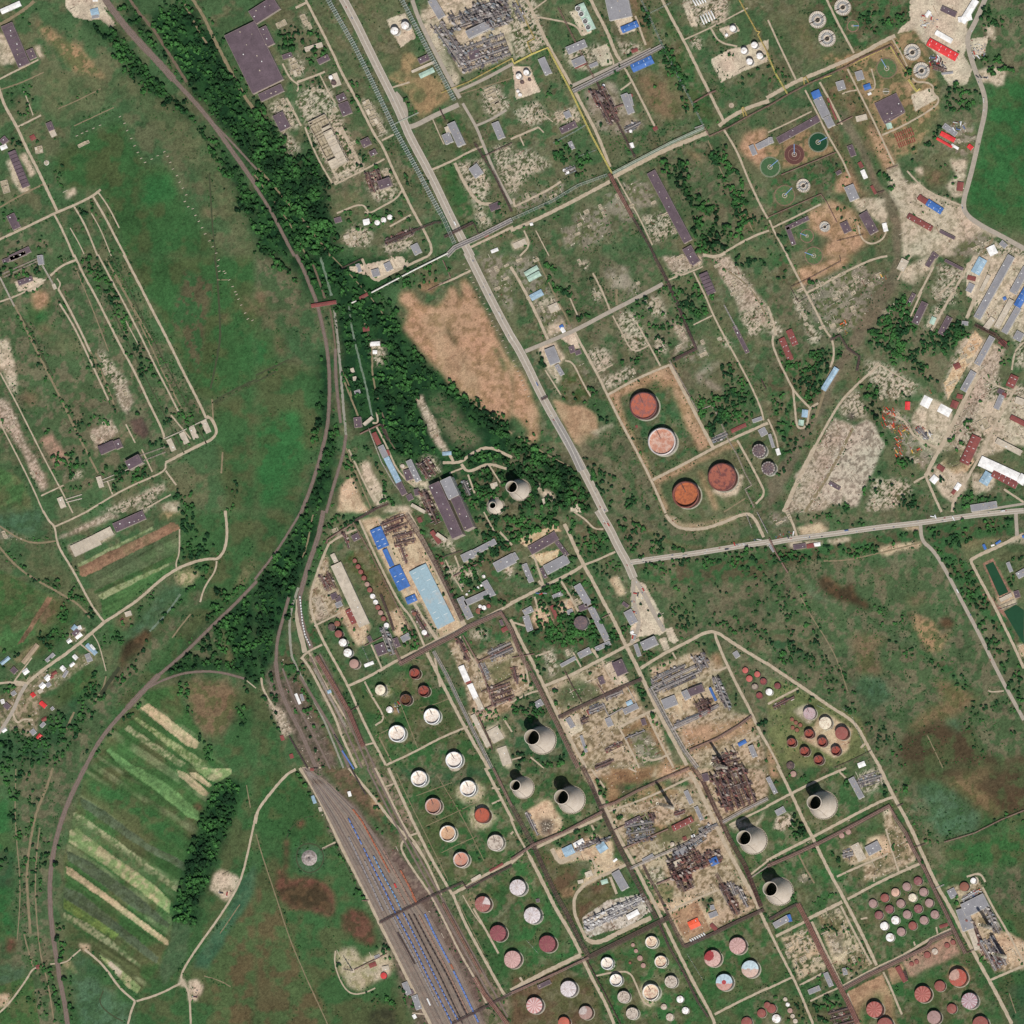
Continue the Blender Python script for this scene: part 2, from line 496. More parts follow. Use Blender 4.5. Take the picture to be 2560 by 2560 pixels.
C tree 4 1760,540 1932,480 1932,600 1700,660
C shrub 3 1440,560 1932,640 1900,720 1500,780
C shrub 2 1300,1150 1460,1300 1500,1600 1380,1500
C tree 3 330,340 440,380 420,440 330,420
C tree 4 170,700 330,640 330,700 200,740
C shrub 3 0,800 300,720 300,900 0,960
C shrub 3 100,1740 260,1700 280,1900 180,1932
C shrub 1 1060,100 1170,70 1480,720 1560,920 1400,960
C tree 3 1200,60 1290,60 1300,260 1240,260
C tree 2 40,1700 120,1680 100,1900 40,1780
C tree 4 1720,1500 1932,1650 1932,1740 1800,1700
R path 9 110,-10 260,320 400,560 450,650
R road 8 450,650 620,570 1050,370
R path 9 590,-10 640,90 720,240 780,400 820,460
R path 5 210,130 480,180 530,270
R path 4 740,400 770,470 760,500
R path 4 150,80 260,0
R path 6 850,510 920,640 1010,820 1080,960
R path 5 900,620 820,680
R path 6 930,120 1010,340
R path 8 1130,-10 1200,130 1290,290 1450,620 1580,880 1600,920
R path 4 1300,300 1500,210 1780,60
R path 5 1500,210 1560,320 1700,350
R path 9 480,700 560,850 640,1000 740,1260
R path 11 1560,950 1640,890 1760,820 1940,760
R path 10 -10,1740 180,1660 420,1540 740,1370
R path 12 760,1340 980,1220 1180,1120 1480,1000
R path 6 20,1560 140,1500 280,1430 370,1370
R path 6 10,1500 20,1560
R path 6 -10,1050 200,960
R path 4 200,960 240,1000
R path 4 60,1030 90,1100
R path 5 90,1740 140,1850 60,1932
R path 6 1600,980 1700,1140 1780,1350 1900,1600 1932,1650
R path 6 1560,1930 1800,1790 1940,1740
R path 4 790,1340 880,1500 960,1640 1060,1850
R dirt 3 1480,1060 1600,1350 1750,1600 1820,1750
R path 3 180,1740 280,1932
R path 3 230,860 310,920
X gry 10 -10,40 60,10 130,150
T clf 10 495,65 22 cooling unit fan ring
T clf 10 520,105 22 cooling unit fan ring
T clf 10 550,160 22 cooling unit fan ring
T clf 10 572,205 22 cooling unit fan ring
B tl 9 475,45 540,25 630,215 long pale fan cooling block
B gr 10 700,-10 860,-80 900,105 large pale grey ribbed hall
B bl 9 820,205 940,155 952,200 blue roofed hall beside the grey ribbed hall
B bl 9 890,490 1045,420 1070,475 blue roofed hall south of the teal pipe rack
B gr 9 445,460 535,420 560,470 grey roofed block
B gr 8 400,360 540,300 570,350 grey roofed block
B rs 4 470,500 560,460 567,480 narrow red roofed lean-to
B gr 6 580,490 640,465 650,490 small grey shed
B gr 8 195,450 245,430 300,550 long grey roofed hall with white end
T wh 11 50,577 22 white domed tank
T wh 11 107,550 22 white domed tank
T wh 6 45,688 12 small white tank
T wh 6 60,717 14 small white tank
T dk 5 75,620 14 small dark tank
T dk 5 130,600 12 small dark tank
B gr 7 385,850 430,835 450,880 small grey roofed block
B dk 8 352,970 470,915 495,955 dark roofed hall
B gr 6 420,1075 450,1065 475,1120 small grey roofed block
B gr 8 818,715 870,705 925,850 grey roofed hall with white end
B gr 7 870,720 895,705 915,790 grey side wing
B rs 4 890,715 905,708 912,725 tiny red shed
X rst 16 600,700 700,640 830,900
X rst 12 580,690 640,670 700,800
X gry 10 840,960 960,900 980,950
T wh 7 690,645 11 small white tank
T wh 6 895,990 12 small white tank
B wh 6 885,1085 910,1075 920,1110 small cream roofed hut
B rs 4 1062,965 1090,950 1100,975 small red shed
B rs 4 900,375 945,360 950,385 rusty brown shed
H wh 5 1355,0 1390,45
H wh 5 1375,-5 1410,40
H wh 5 1395,-10 1428,32
H wh 5 1415,-15 1445,25
H wh 5 1435,-20 1462,18
H wh 5 1412,120 1450,185
H wh 5 1432,110 1470,175
H wh 5 1452,100 1490,165
H wh 5 1472,90 1510,155
H wh 5 1492,82 1530,145
T wh 11 1665,218 24 white domed tank
T wh 6 1618,265 12 small white tank
T wh 12 1750,385 25 white spherical tank
T wh 12 1828,342 25 white spherical tank
T wh 12 1790,467 25 white spherical tank
T wh 12 1868,425 25 white spherical tank
T slab 1 1655,795 20 round brown pad
T wh 5 395,1285 12 small white tank
T wh 5 420,1300 12 small white tank
X gry 7 385,1270 470,1240 490,1290
B dk 9 1015,1310 1080,1285 1360,1810 very long dark ruined hall
B dk 9 1285,1885 1350,1850 1410,1960 dark hall end with crumbling roof
B cn 3 5,1840 95,1800 112,1840 bare pale slab building
B wh 4 135,1685 155,1680 158,1698 tiny white hut
B gr 6 1840,1090 1960,1030 1970,1075 long grey settling shed
B gr 6 1785,1105 1820,1090 1850,1160 grey hut by the basins
P brn 5 350,60 420,200 500,360 560,480 620,590
P brn 6 640,620 700,760 800,940 930,1190
P brn 5 770,815 840,790
P yel 5 0,440 15,480 150,410 270,360 450,700 600,1020 755,1310
P yel 4 30,0 90,130 170,290 115,320 150,410
P gry 12 460,690 640,600 900,470 1130,350
P teal 6 970,-10 1030,110 1130,330 1260,590 1350,760 1450,960
P teal 4 1030,105 1200,20
P grn 9 760,1310 950,1210 1200,1080 1450,965
P brn 5 1450,960 1490,1030 1640,960 1780,880 1932,800
P yel 4 1750,880 1735,815 1745,808 1775,880
P brn 5 1370,775 1500,700 1540,685
P teal 4 310,1080 480,990 560,940
P teal 3 480,1190 640,1130
P teal 9 -10,1660 300,1520 500,1400 720,1320
P rst 10 735,1310 790,1420 850,1530 910,1640
P brn 6 910,1640 980,1760 1040,1860 1080,1940
P yel 4 1715,0 1845,235 1870,240 1855,260 1940,420
P gry 5 1380,970 1440,950
C tree 7 1080,1170 1330,1230 1380,1480 1560,1520 1560,1660 1740,1740 1560,1932 1400,1932 1330,1620 1280,1450 1180,1300
C tree 6 1460,1160 1640,1160 1860,1640 1740,1720 1600,1480
C tree 6 1040,20 1180,320 1400,760 1460,960 1380,900 1160,500 1040,240
C tree 5 380,1080 620,1200 620,1260 380,1300
@ 1920 0
G viv 1700,620 1932,560 1932,1850 1640,1690 1500,1590 1480,1480 1540,1280 1640,900 1640,720
G scrub 1650,0 1932,0 1932,600 1700,560 1560,500 1560,400 1600,180
G lush 200,0 1120,0 1050,150 960,260 650,370 560,200 350,220
G olive 0,0 200,0 480,450 230,600 0,150
G brown 250,130 380,420 330,440 230,200
G lot 1110,0 1650,0 1500,200 1510,330 1480,420 1540,520 1500,640 1370,650 1320,560 1270,400 1150,300 1100,230 980,250 1000,210 1080,150 1060,100
G lot 1510,300 1660,270 1640,400 1560,430
G pale 1560,540 1620,520 1760,500 1800,560 1780,640 1720,655 1660,620 1600,610
G pale 1630,200 1710,190 1710,300 1650,270
G dry 380,420 650,400 950,270 1110,230 1200,380 1240,520 1340,720 1290,820 1280,900 1120,1140 950,1200 860,1010 740,840 620,580
G soil 1000,620 1150,600 1080,700
G lot 1080,720 1220,660 1290,740 1110,840
G brown 400,620 590,530 700,700 860,1000 950,1240 890,1280 740,1100 600,850 450,780
G brown 430,700 520,980 700,1400 780,1540 640,1540 560,1300 540,1180 440,960
G soil 740,960 860,1020 960,1230 880,1280
G graydk 520,820 620,900 760,1180 850,1400 960,1500 1010,1700 1010,1932 950,1932 930,1700 860,1540 800,1420 690,1150 560,950
G dry 60,1070 320,960 440,980 500,1160 220,1250 100,1260 0,1230 0,1100
G lush 80,1300 500,1170 560,1300 500,1450 0,1680 0,1400
G soil 500,1460 520,1340 600,1300 700,1440 620,1440
G soil 300,1600 480,1500 660,1600 760,1780 640,1932 400,1932 480,1800 320,1740
G pale 640,1500 880,1500 900,1700 700,1600
G brown 700,1780 860,1830 900,1740 880,1640 760,1860
G pale 900,1280 970,1230 1050,1400 1150,1380 1200,1440 1480,1560 1500,1640 1750,1780 1580,1800 1400,1932 1020,1932 1000,1600 930,1480
G pale 1100,1280 1170,1260 1160,1330
G pale 1370,1200 1500,1200 1480,1480 1400,1500 1330,1400 1420,1320
G grav 1340,940 1500,920 1580,1000 1560,1150 1420,1180 1280,1060
G brown 1180,1290 1320,1270 1340,1380 1200,1400
G olive 1260,870 1300,870 1280,1180 1440,1180 1250,1240 1130,1160
G scrub 1280,640 1600,640 1640,720 1600,940 1320,880
G ruin 1590,1800 1900,1860 1932,1932 1560,1932
G grav 1400,1860 1640,1740 1700,1800 1560,1932 1400,1932
C tree 6 540,100 1050,90 1000,200 800,260 700,240
C shrub 3 200,0 1100,0 1050,150 800,280 550,380 350,300
C tree 7 1560,420 1700,420 1932,540 1700,570 1580,500
C tree 5 1600,30 1700,60 1780,180 1720,260 1600,150
C shrub 2 1650,0 1932,0 1932,500 1700,500
C tree 6 1240,500 1330,560 1420,650 1600,660 1640,820 1500,880 1320,820 1350,680
C tree 5 1430,340 1500,340 1490,400 1430,390
C tree 6 1010,540 1100,520 1060,600 1010,590
C tree 5 1130,1180 1270,920 1320,930 1250,1090 1140,1180
C tree 5 1020,1240 1140,1100 1110,1210 1020,1260
C tree 3 1230,1240 1350,1200 1350,1260 1240,1280
C tree 6 830,1290 880,1280 960,1400 940,1480 870,1400
C tree 4 0,460 150,520 210,600 100,640 0,560
C tree 3 500,1250 540,1180 580,1400 500,1450
C tree 4 450,1000 530,1180 480,1140
C shrub 3 80,1300 500,1200 480,1440 220,1480 0,1600
C tree 3 0,1740 120,1740 230,1800 180,1932 0,1932
C tree 3 500,1560 600,1560 600,1760 500,1640
C tree 3 740,1880 860,1900 850,1932 740,1932
C shrub 1.5 350,400 620,560 800,1000 900,1150 700,1050
C tree 4 1180,1400 1380,1400 1400,1440 1300,1500 1200,1440
C tree 3 1340,1340 1430,1340 1420,1440 1350,1420
C tree 3 1690,1780 1760,1790 1720,1820
C shrub 1 1900,600 1932,600 1932,1800 1900,1800
R path 11 -10,740 200,620 350,560 560,470 740,390 850,320 960,270
R path 6 440,-10 520,160 590,290 650,400
R path 5 0,150 80,330 210,600
R path 4 930,280 1000,390 1050,500
R path 5 280,680 380,870 450,1020 560,1200 620,1340
R path 6 390,620 480,780 560,940
R path 5 600,520 700,720 800,920 880,1090 950,1240
R path 5 860,1020 1000,960 1180,860 1280,790 1290,740 1240,700 1250,650 1200,620 1120,620 1090,590
R path 4 560,710 600,690 670,680
R path 4 0,1000 150,930 330,840
R path 4 780,520 820,660 760,690
R path 5 10,1660 60,1780 150,1932
R path 5 30,1720 200,1640 400,1540
R path 5 680,1700 700,1800 780,1850 880,1800 900,1700
R dirt 3 640,1640 700,1780
R road 12 1640,-10 1560,180 1500,280 1520,400 1570,550 1640,720 1640,850 1600,1010 1560,1200 1520,1360 1470,1530 1490,1620 1620,1710 1760,1780 1940,1880
R path 5 1050,1290 1150,1400 1250,1470 1460,1550
R dirt 8 1600,1932 1700,1800
R path 5 1100,1580 1300,1560
K ww 5 565,55 63
K ww 5 375,150 65
K ww 5 447,290 65
K ww 5 1090,395 63
K ww 5 1160,533 62
K ww 5 268,1402 52
K ww 4 430,1712 40
K rg 3 895,515 80 240
K rg 3 640,195 46 0
K rd 3 890,690 24 250
K gn 4 378,1073 76 -28
K br 4 198,1165 76 -90
K gg 4 15,1260 78 -40
K rg 3 125,1475 80 -45
K rg 3 293,1780 52 200
K rg 3 345,1930 70 200
B bl 9 322,700 380,675 408,738 bright blue end of the long grey hall
B gr 9 340,755 405,730 472,870 long grey roofed hall
B gr 9 410,885 465,865 505,945 grey hall end
B gr 6 510,625 565,600 585,665 grey roofed block
B gr 6 655,550 705,525 725,590 grey roofed block with white end
B bl 6 717,645 765,628 778,665 bright blue square roofed hut
B wh 4 752,705 775,695 779,710 small white hut
B dk 5 805,780 970,700 1030,840 large patchy dark basin roof
B dk 4 850,880 1000,790 1030,850 dark basin roof annex
B tl 4 890,940 925,920 937,960 pale green square tank
X rsm 4 945,1010 1080,955 1110,1020
X rsm 4 975,1080 1105,1030 1115,1070
X rst 3 1250,465 1350,500 1350,560
B dk 4 60,1040 370,870 395,915 long dark segmented settling basins
B gr 7 0,1040 30,1035 35,1080 grey hut
B rs 3 445,745 455,740 520,900 long red cylinder row
B wh 5 1250,255 1280,230 1400,300 long white shed
B rd 8 1190,340 1225,290 1440,410 long bright red roofed hall
B wh 8 1540,0 1595,0 1490,170 long white roofed hall
B wh 6 1440,130 1540,110 1530,150 white hall wing
B dk 6 1295,80 1320,45 1430,95 dark roofed shed
B rd 6 1295,1020 1310,990 1415,1045 red roofed sales hall
B gr 3 1310,960 1340,930 1435,1000 dark storage racks
B rd 5 1265,1050 1280,1040 1395,1105 red striped trailer row
B wh 4 1380,1100 1390,1085 1440,1115 white trailer stack
B rd 5 1500,1110 1520,1085 1550,1110 small bright red roofed cabin
B rs 6 1430,1375 1475,1375 1465,1440 maroon roofed shed
B gr 5 1310,550 1395,540 1396,555 narrow grey shed
B dk 6 595,1105 635,1090 665,1170 dark roofed block
B rs 5 675,1230 700,1220 722,1260 small red roofed block
B wh 5 695,1290 725,1280 752,1340 white roofed shed
B rs 5 770,1405 790,1400 822,1460 maroon roofed shed
B gr 8 575,1420 640,1385 685,1490 grey roofed block with white sides
B dk 5 510,1300 545,1280 555,1305 small dark hut
B dk 9 685,1625 745,1590 830,1740 dark roofed hall with white side walls
B dk 7 540,1690 595,1665 630,1740 dark red roofed block
B dk 5 130,1710 300,1630 310,1660 long dark shed
B dk 5 130,1720 160,1705 210,1840 long dark side shed
B rs 6 1120,1500 1150,1470 1210,1510 faded pink end of the blue hall
B bl 7 1185,1545 1215,1505 1325,1575 blue roofed hall
B rs 6 1045,1645 1065,1610 1245,1710 long faded pink roofed hall
B dk 6 1290,1755 1305,1735 1415,1790 dark roofed shed
B dk 5 1225,1920 1250,1900 1290,1932 dark shed
B gr 6 1740,1840 1770,1815 1810,1850 dark grey roofed block
B wh 6 1650,1880 1700,1840 1730,1900 white roofed sheds
B cn 4 660,880 740,860 750,900 white storage plinth
B wh 4 860,1690 890,1680 905,1740 white container stack
B wh 4 1200,90 1240,80 1210,120 white open canopy
P brn 5 -10,810 150,715 300,635 600,500 700,440 930,340 980,430 1040,530
P yel 5 -10,400 60,560 150,715
P yel 4 275,640 268,590 285,580 310,630
P yel 7 1060,600 1120,690 1150,670
P yel 3 320,620 480,570
P brn 3 520,940 640,880
P brn 3 100,1320 510,1150
P brn 3 0,1640 400,1465 450,1540 520,1680
P brn 4 820,1460 880,1440
P brn 3 890,1280 980,1250
P brn 2 520,1820 720,1770
P yel 5 600,500 700,450 920,345 1040,540
V 40 1530,330 1640,430 lot
V 25 1220,410 1290,490 lot
V 20 1150,100 1290,210 lot
V 20 1200,430 1340,520 dark
V 8 1580,590 1670,570 lot
V 14 1400,920 1490,980 lot
M 8 1640,-10 1560,180 1500,280 1520,400 1570,550 1640,720 1640,850 1600,1010 1560,1200 1520,1360 1470,1530 1490,1620 1620,1710 1760,1780 1940,1880
@ 0 640
G scrub 0,0 700,0 1600,1200 1300,1600 500,1800 0,1200
G mead 950,0 1932,0 1932,1000 1600,1100 1500,1060
G mead2 1600,1100 1932,1000 1932,1932 1700,1932 1640,1400
G viv 1780,520 1932,480 1932,640 1800,680
G viv 200,400 380,300 360,480 240,530
G lush 1400,100 1600,200 1500,900 1300,500
G soil 235,280 290,250 370,290 360,370 300,415 260,380
G brown 280,540 340,515 410,550 380,610 290,590
G brown 160,1020 280,1020 290,1110 190,1130
G olive 320,600 560,560 620,700 560,760 360,700
G pale 0,700 60,620 110,800 130,1050 60,1000 20,850
G rub 0,1100 40,1080 130,1220 200,1450 270,1520 360,1740 310,1780 230,1620 170,1480 60,1320 0,1150
G soil2 300,1380 400,1345 520,1530 420,1590
G rub 680,1330 840,1230 890,1320 820,1390 730,1450
G brown2 970,1240 1070,1210 1130,1330 1090,1390 1010,1340
G rub 860,960 950,960 1010,1100 960,1190 920,1160
G ruin 720,720 780,720 960,960 860,960 780,860
G ruin 490,1670 630,1610 640,1650 520,1700
G ruin 760,1932 1000,1830 1240,1710 1250,1770 1000,1900 900,1932
G pale 1230,1870 1340,1850 1350,1932 1230,1932
G lot 110,190 250,160 350,180 260,260 140,270
G brown 1660,440 1740,430 1720,480 1660,490
G brown 1340,560 1430,530 1370,620 1330,600
G brown 1830,300 1932,350 1932,480 1870,440
G ditchd 1600,1100 1932,920 1932,960 1620,1120
G field 0,1400 170,1700 260,1932 0,1932
G ruin 1030,1900 1160,1820 1200,1850 1080,1932
C tree 5 0,0 330,0 330,80 250,190 80,170 0,120
C tree 5 430,0 560,0 430,60 380,40
C tree 6 600,0 760,0 1010,500 960,640 850,420 640,100
C tree 6 920,640 1080,660 1150,840 1060,930 980,760
C tree 5 1120,870 1200,850 1300,1060 1230,980
C shrub 4 760,0 950,0 1520,1180 1350,1240 1100,700 800,200
C shrub 3 560,60 700,100 1280,1330 1180,1250 900,700
C tree 4 130,400 170,420 290,640 440,960 560,1180 760,1640 690,1600 420,1080 220,620
C tree 4 410,230 460,260 560,520 700,720 780,900 950,1280 870,1150 700,880 520,560
C tree 6 370,1490 520,1450 640,1600 500,1680 400,1600
C tree 6 300,1340 400,1280 440,1340 310,1380
C tree 4 560,1200 800,1180 860,1240 700,1290 620,1300
C tree 5 980,1130 1080,1160 1060,1230 980,1180
C tree 5 760,1600 960,1530 990,1620 800,1700
C tree 5 1040,1560 1250,1540 1220,1620 960,1750 860,1780 840,1700
C tree 5 1120,1400 1280,1380 1260,1480 1080,1460
C tree 5 1230,1190 1480,1150 1520,1240 1300,1300 1230,1260
C tree 5 1330,1330 1560,1240 1600,1300 1440,1420 1330,1440
C tree 4 460,1740 730,1640 740,1700 560,1820
C tree 6 1300,1750 1500,1780 1500,1932 1350,1932
C shrub 3 0,1150 60,1320 160,1480 300,1800 250,1800 100,1500 0,1250
C shrub .8 1250,1450 1600,1380 1750,1932 1500,1932 1330,1650
C shrub .7 0,200 600,200 900,1000 600,1400 300,1300 0,900
C shrub 2 80,600 160,1000 320,1500 420,1750 330,1500 200,1300 60,1000
C tree 2 1700,1700 1800,1700 1850,1932 1700,1932
R path 6 560,-10 640,160 720,300 820,500 920,700 1030,900 1120,1100 1230,1320 1240,1380
R path 5 740,-10 830,160 960,400 1080,640 1180,850 1270,1020 1350,1180
R path 7 935,-10 1060,230 1150,410 1260,620 1380,870 1480,1060 1560,1230
R path 8 1560,1210 1600,1230 1640,1320 1610,1380 1500,1430 1380,1490 1250,1560
R path 5 1250,1560 1250,1620 1120,1680 960,1750 850,1810 650,1932
R path 5 1250,1620 1330,1730
R path 6 440,250 520,390 620,590 680,720
R dirt 5 680,720 780,900 860,1120
R path 5 450,360 560,530 700,830 820,1090
R dirt 6 110,370 230,620 320,800 450,1060 560,1290 640,1450 740,1640
R path 4 0,880 110,1080 240,1340 350,1560 480,1800 550,1940
R path 4 -10,1240 120,1490 240,1730 330,1940
R path 6 380,150 460,75 570,30
R dirt 4 800,20 900,190 1000,380 1150,640
R dirt 4 850,130 960,310 1060,520 1120,640 1230,880 1370,1150
R dirt 3 570,90 700,400 820,720
R path 3 950,490 1050,680
R ditch 3 640,0 780,260 940,600 1080,880 1230,1170 1390,1490
R ditch 3 850,0 1010,330 1180,680 1330,970 1470,1240 1560,1420
R path 5 0,345 130,300 330,200
R path 4 430,170 460,210 440,250
R dirt 5 720,730 760,790
R path 4 950,1270 1020,1410
R path 4 1070,1460 1150,1630
R path 4 810,1700 850,1800
R path 4 310,1810 480,1730
R ditch 4 120,400 180,480 250,590 290,680 340,800 400,900
R ditch 5 1620,0 1640,150 1655,400 1665,600 1640,760 1590,1000
R dirt 4 1600,1080 1610,1250
R dirt 5 1680,1480 1670,1640
R path 4 1290,1200 1440,1380
R path 4 1110,1900 1290,1800
R dirt 3 1640,180 1720,180
R ditch 3 1600,1110 1740,1020 1940,930
B dk 7 15,30 190,-40 200,-10 long dark shed
B gr 8 280,0 320,-10 330,60 pale concrete block under the pipe bridges
B dk 7 130,190 235,150 250,185 small dark roofed hall with white sides
B cn 3 1255,1390 1290,1375 1330,1460 grey concrete slab hall
B cn 3 1350,1340 1390,1325 1430,1405 grey concrete slab hall
B cn 3 1425,1300 1465,1285 1500,1370 grey concrete slab hall
B cn 3 1515,1250 1555,1235 1595,1325 grey concrete slab hall
Z dk 10 735,1440 850,1390 875,1450 sawtooth roofed hall by the rubble yard
B dk 10 855,1400 900,1380 925,1440 dark block at the end of the sawtooth hall
B dk 20 945,1550 1045,1495 1075,1560 tall dark square block casting a black shadow
B cn 6 725,1670 760,1660 785,1740 pale concrete block with pipes
B cn 6 430,1830 470,1815 500,1890 pale concrete block with pipes
B cn 5 390,215 415,210 430,245 small pale block
P cn 3 1240,1380 1400,1310 1560,1230
P cn 4 10,140 280,20
P cn 4 30,160 290,35
P cn 5 0,160 60,280 110,380
P cn 5 320,70 400,210
P cn 4 1050,1510 1250,1440
P cn 4 1070,1550 1250,1480
P cn 3 770,1690 990,1600
P cn 3 780,1710 870,1680
P cn 3 490,1840 620,1800
P cn 3 500,1860 620,1830
N 1650,30 1645,75 1655,115 1690,115 1700,130 1730,180 1755,230 1775,270 1785,290 1800,325 1820,370 1850,430 1870,475 1905,485
@ 640 640
G scrub 0,0 150,40 420,340 400,430 0,430
G brown 130,540 170,560 220,720 190,760 140,700
G brown 0,240 60,260 80,400 0,450
G viv 0,500 60,520 150,700 160,860 0,900
G mead2 0,850 200,820 510,860 540,1100 480,1350 300,1932 0,1932
G viv 0,1300 300,1150 400,1400 100,1900 0,1800
G forest 330,0 1300,0 900,300 1100,500 1300,800 1500,950 1932,1250 1932,1932 1600,1932 1280,1600 980,1500 700,1250 640,900 600,400
G forest 450,700 600,780 560,1250 620,1400 560,1932 340,1932 500,1450
G forest 150,0 600,0 600,340 440,340 300,150
G soil 1085,300 1130,265 1190,280 1240,350 1370,385 1430,330 1460,240 1500,240 1530,320 1560,320 1540,190 1580,165 1620,210 1780,540 1932,830 1932,1220 1860,1235 1700,1140 1450,950 1310,770 1150,590 1115,540 1150,420 1090,350
G dsoil 1230,210 1330,175 1400,200 1330,295 1230,260
G tan2 1300,600 1450,560 1560,700 1700,1000 1600,1000 1400,800
G oliv3 1420,545 1450,545 1530,670 1510,690
G lush 1780,670 1820,680 1900,860 1880,870
G grav 1660,0 1932,0 1932,450 1860,360
G lot 640,90 860,60 1100,0 1160,60 920,190 860,150
G psoil 610,1932 640,1740 720,1660 750,1720 800,1850 870,1932
G pale 780,1570 840,1540 900,1660 960,1780 1000,1870 920,1900 860,1810
G brown 750,1780 780,1780 810,1870 780,1880
G rub 1200,1070 1250,1060 1390,1320 1390,1380 1460,1480 1420,1510 1310,1330 1270,1220
G ruin 860,650 960,650 980,810 900,820
G pale 1090,1570 1250,1700 1300,1690 1290,1750 1200,1730 1130,1680
G ruin 1240,1520 1330,1500 1400,1640 1330,1660
G scrub 1290,1050 1400,1050 1700,1400 1550,1450 1480,1440
G pale 1000,1890 1150,1880 1180,1932 960,1932
G dgr 1640,180 1700,200 1932,600 1932,760
G ruin 1200,1740 1320,1740 1400,1932 1240,1932
C tree 9 0,0 50,0 350,280 420,340 600,330 700,350 850,300 1000,330 1090,400 1100,600 1300,800 1420,920 1932,1260 1932,1450 1600,1200 1300,1000 1200,1040 1200,1100 1320,1400 1380,1500 1200,1480 1050,1480 960,1300 900,1100 900,850 1000,700 960,600 850,480 700,440 620,420 570,330 520,150 480,0 320,0 430,330 380,300 200,50 150,0
C tree 8 520,0 800,180 860,260 700,350 610,300
C tree 7 620,420 720,440 760,700 700,760 670,640
C tree 8 480,700 530,740 545,1200 470,1500 420,1560 500,1200 510,850 450,780
C tree 7 560,750 590,800 620,1250 600,1500 560,1640 580,1200
C tree 6 660,750 760,780 800,900 830,1150 760,1180 700,1050 650,900
C tree 6 800,480 860,450 880,880 830,900
C tree 8 540,1250 630,1300 600,1500 560,1700 480,1932 350,1932 480,1600
C tree 8 1000,1400 1200,1450 1380,1480 1240,1540 1090,1550
C tree 5 700,1400 850,1450 960,1700 1080,1900 980,1860 900,1640 840,1500 780,1550 700,1600 650,1700 680,1500
C tree 6 1600,1400 1800,1450 1932,1520 1932,1600 1750,1540 1600,1600 1560,1540
C tree 7 1640,1750 1750,1730 1840,1770 1840,1850 1720,1800 1660,1850
C tree 5 1500,1650 1600,1700 1650,1900 1560,1850
C tree 5 950,200 1300,60 1640,0 1540,80 1250,220 1150,240
C shrub 4 1300,1050 1450,1100 1700,1400 1500,1450 1450,1400
C shrub 2 0,430 420,440 430,650 150,700
C tree 4 410,920 520,810 500,850 400,960
C shrub 1 1600,60 1932,760 1932,820 1640,250
C tree 2 640,1560 740,1560 900,1932 830,1932 700,1700
R rail 9 300,-10 360,100 410,230 460,350 500,520 540,700 555,900 555,1100 540,1300 490,1500 440,1680 340,1940
R rail 8 600,700 600,830 605,950 620,1100 640,1260
R stone 6 590,390 610,560 630,760 645,950 660,1150 680,1350
R rail 8 680,1350 660,1500 590,1720 530,1940
R brown 6 430,60 480,200 520,320
R brown 5 560,400 590,600 600,700
R creek 6 485,0 530,160 570,300
R creek 5 700,370 725,560 760,700 790,830 830,980 860,1130 880,1210
R dirt 3 570,0 700,130 850,290 960,440
R dirt 5 660,930 740,1130 800,1280
R dirt 5 815,480 830,560 860,640 880,780 875,870 900,1000 920,1080
R path 5 910,1290 980,1420 1050,1590 1130,1690 1200,1740
R path 7 800,20 870,170 920,185 1060,110 1300,0
R path 4 1020,0 1060,80
R path 6 1620,110 1480,180 1380,215
R road 21 1595,-30 1700,180 1800,380 1940,640
R path 8 1410,1560 1550,1560 1610,1500 1750,1430 1932,1520
R path 8 1550,1570 1600,1640 1750,1560 1900,1610
R path 8 1450,1480 1490,1550
R path 5 1460,1640 1560,1600
R path 5 1600,1650 1650,1790
R path 5 910,1180 925,1260 880,1260
R brown 4 950,1180 970,1240
R brown 4 960,1270 1000,1380 1050,1460
R path 5 700,1460 850,1780 900,1860
R dirt 4 680,1450 780,1700 880,1932
R dirt 4 640,850 700,960 720,1060
R dirt 4 1540,1040 1700,1150 1932,1340
R path 4 1760,1580 1850,1720
R ditch 4 0,900 150,830 250,780
R ditch 4 0,950 150,870
B rs 8 415,365 600,335 605,360 long rusty truss bridge over the railway
B rs 6 775,310 850,272 860,290 white and pink canopy at the end of the white pipe
B wh 7 860,650 930,645 935,675 bright white roofed shed in the woods
B wh 5 882,712 912,712 912,738 small bright white hut in the woods
B gr 5 750,60 780,60 800,120 small grey roofed hut
B gr 7 865,110 920,95 940,145 grey roofed square block
B gr 7 960,60 1010,45 1035,100 grey roofed square block
B dk 7 735,1220 790,1215 800,1290 dark roofed block beside the railway
B cn 8 805,1265 870,1210 885,1225 diagonal pale conveyor gallery
B gr 5 740,1020 780,1005 790,1035 small grey roofed hut by the creek
B rs 4 805,540 850,535 855,565 small brown hut
B cn 4 710,850 735,845 745,875 small pink concrete block
B cn 4 730,915 755,905 760,935 small pink concrete block
B gr 6 918,1440 960,1425 1000,1510 grey roofed block
B lb 9 963,1530 1000,1512 1095,1700 long pale blue roofed hall
B dk 9 1055,1720 1095,1700 1140,1790 dark end of the pale blue hall
B dk 6 1130,1810 1170,1790 1190,1830 small dark block
B gr 12 1130,1550 1170,1535 1245,1690 grey roofed gallery block
B dk 10 1110,1625 1160,1605 1185,1680 dark square wing
T cn 5 1105,1587 17 small pale round tank
X rst 14 1200,1560 1310,1530 1390,1650
B gr 30 1390,1700 1465,1660 1530,1800 tall pale grey roof of the power station boiler house
B dk 28 1470,1840 1535,1805 1640,2040 tall dark roof of the power station boiler house
B dk 26 1300,1735 1380,1700 1560,2100 long dark brown power station turbine hall
X rst 14 1225,1790 1290,1750 1400,2000
X gry 10 1540,1700 1590,1690 1640,1800
B dk 9 1190,1765 1225,1755 1235,1800 dark small block beside the power station
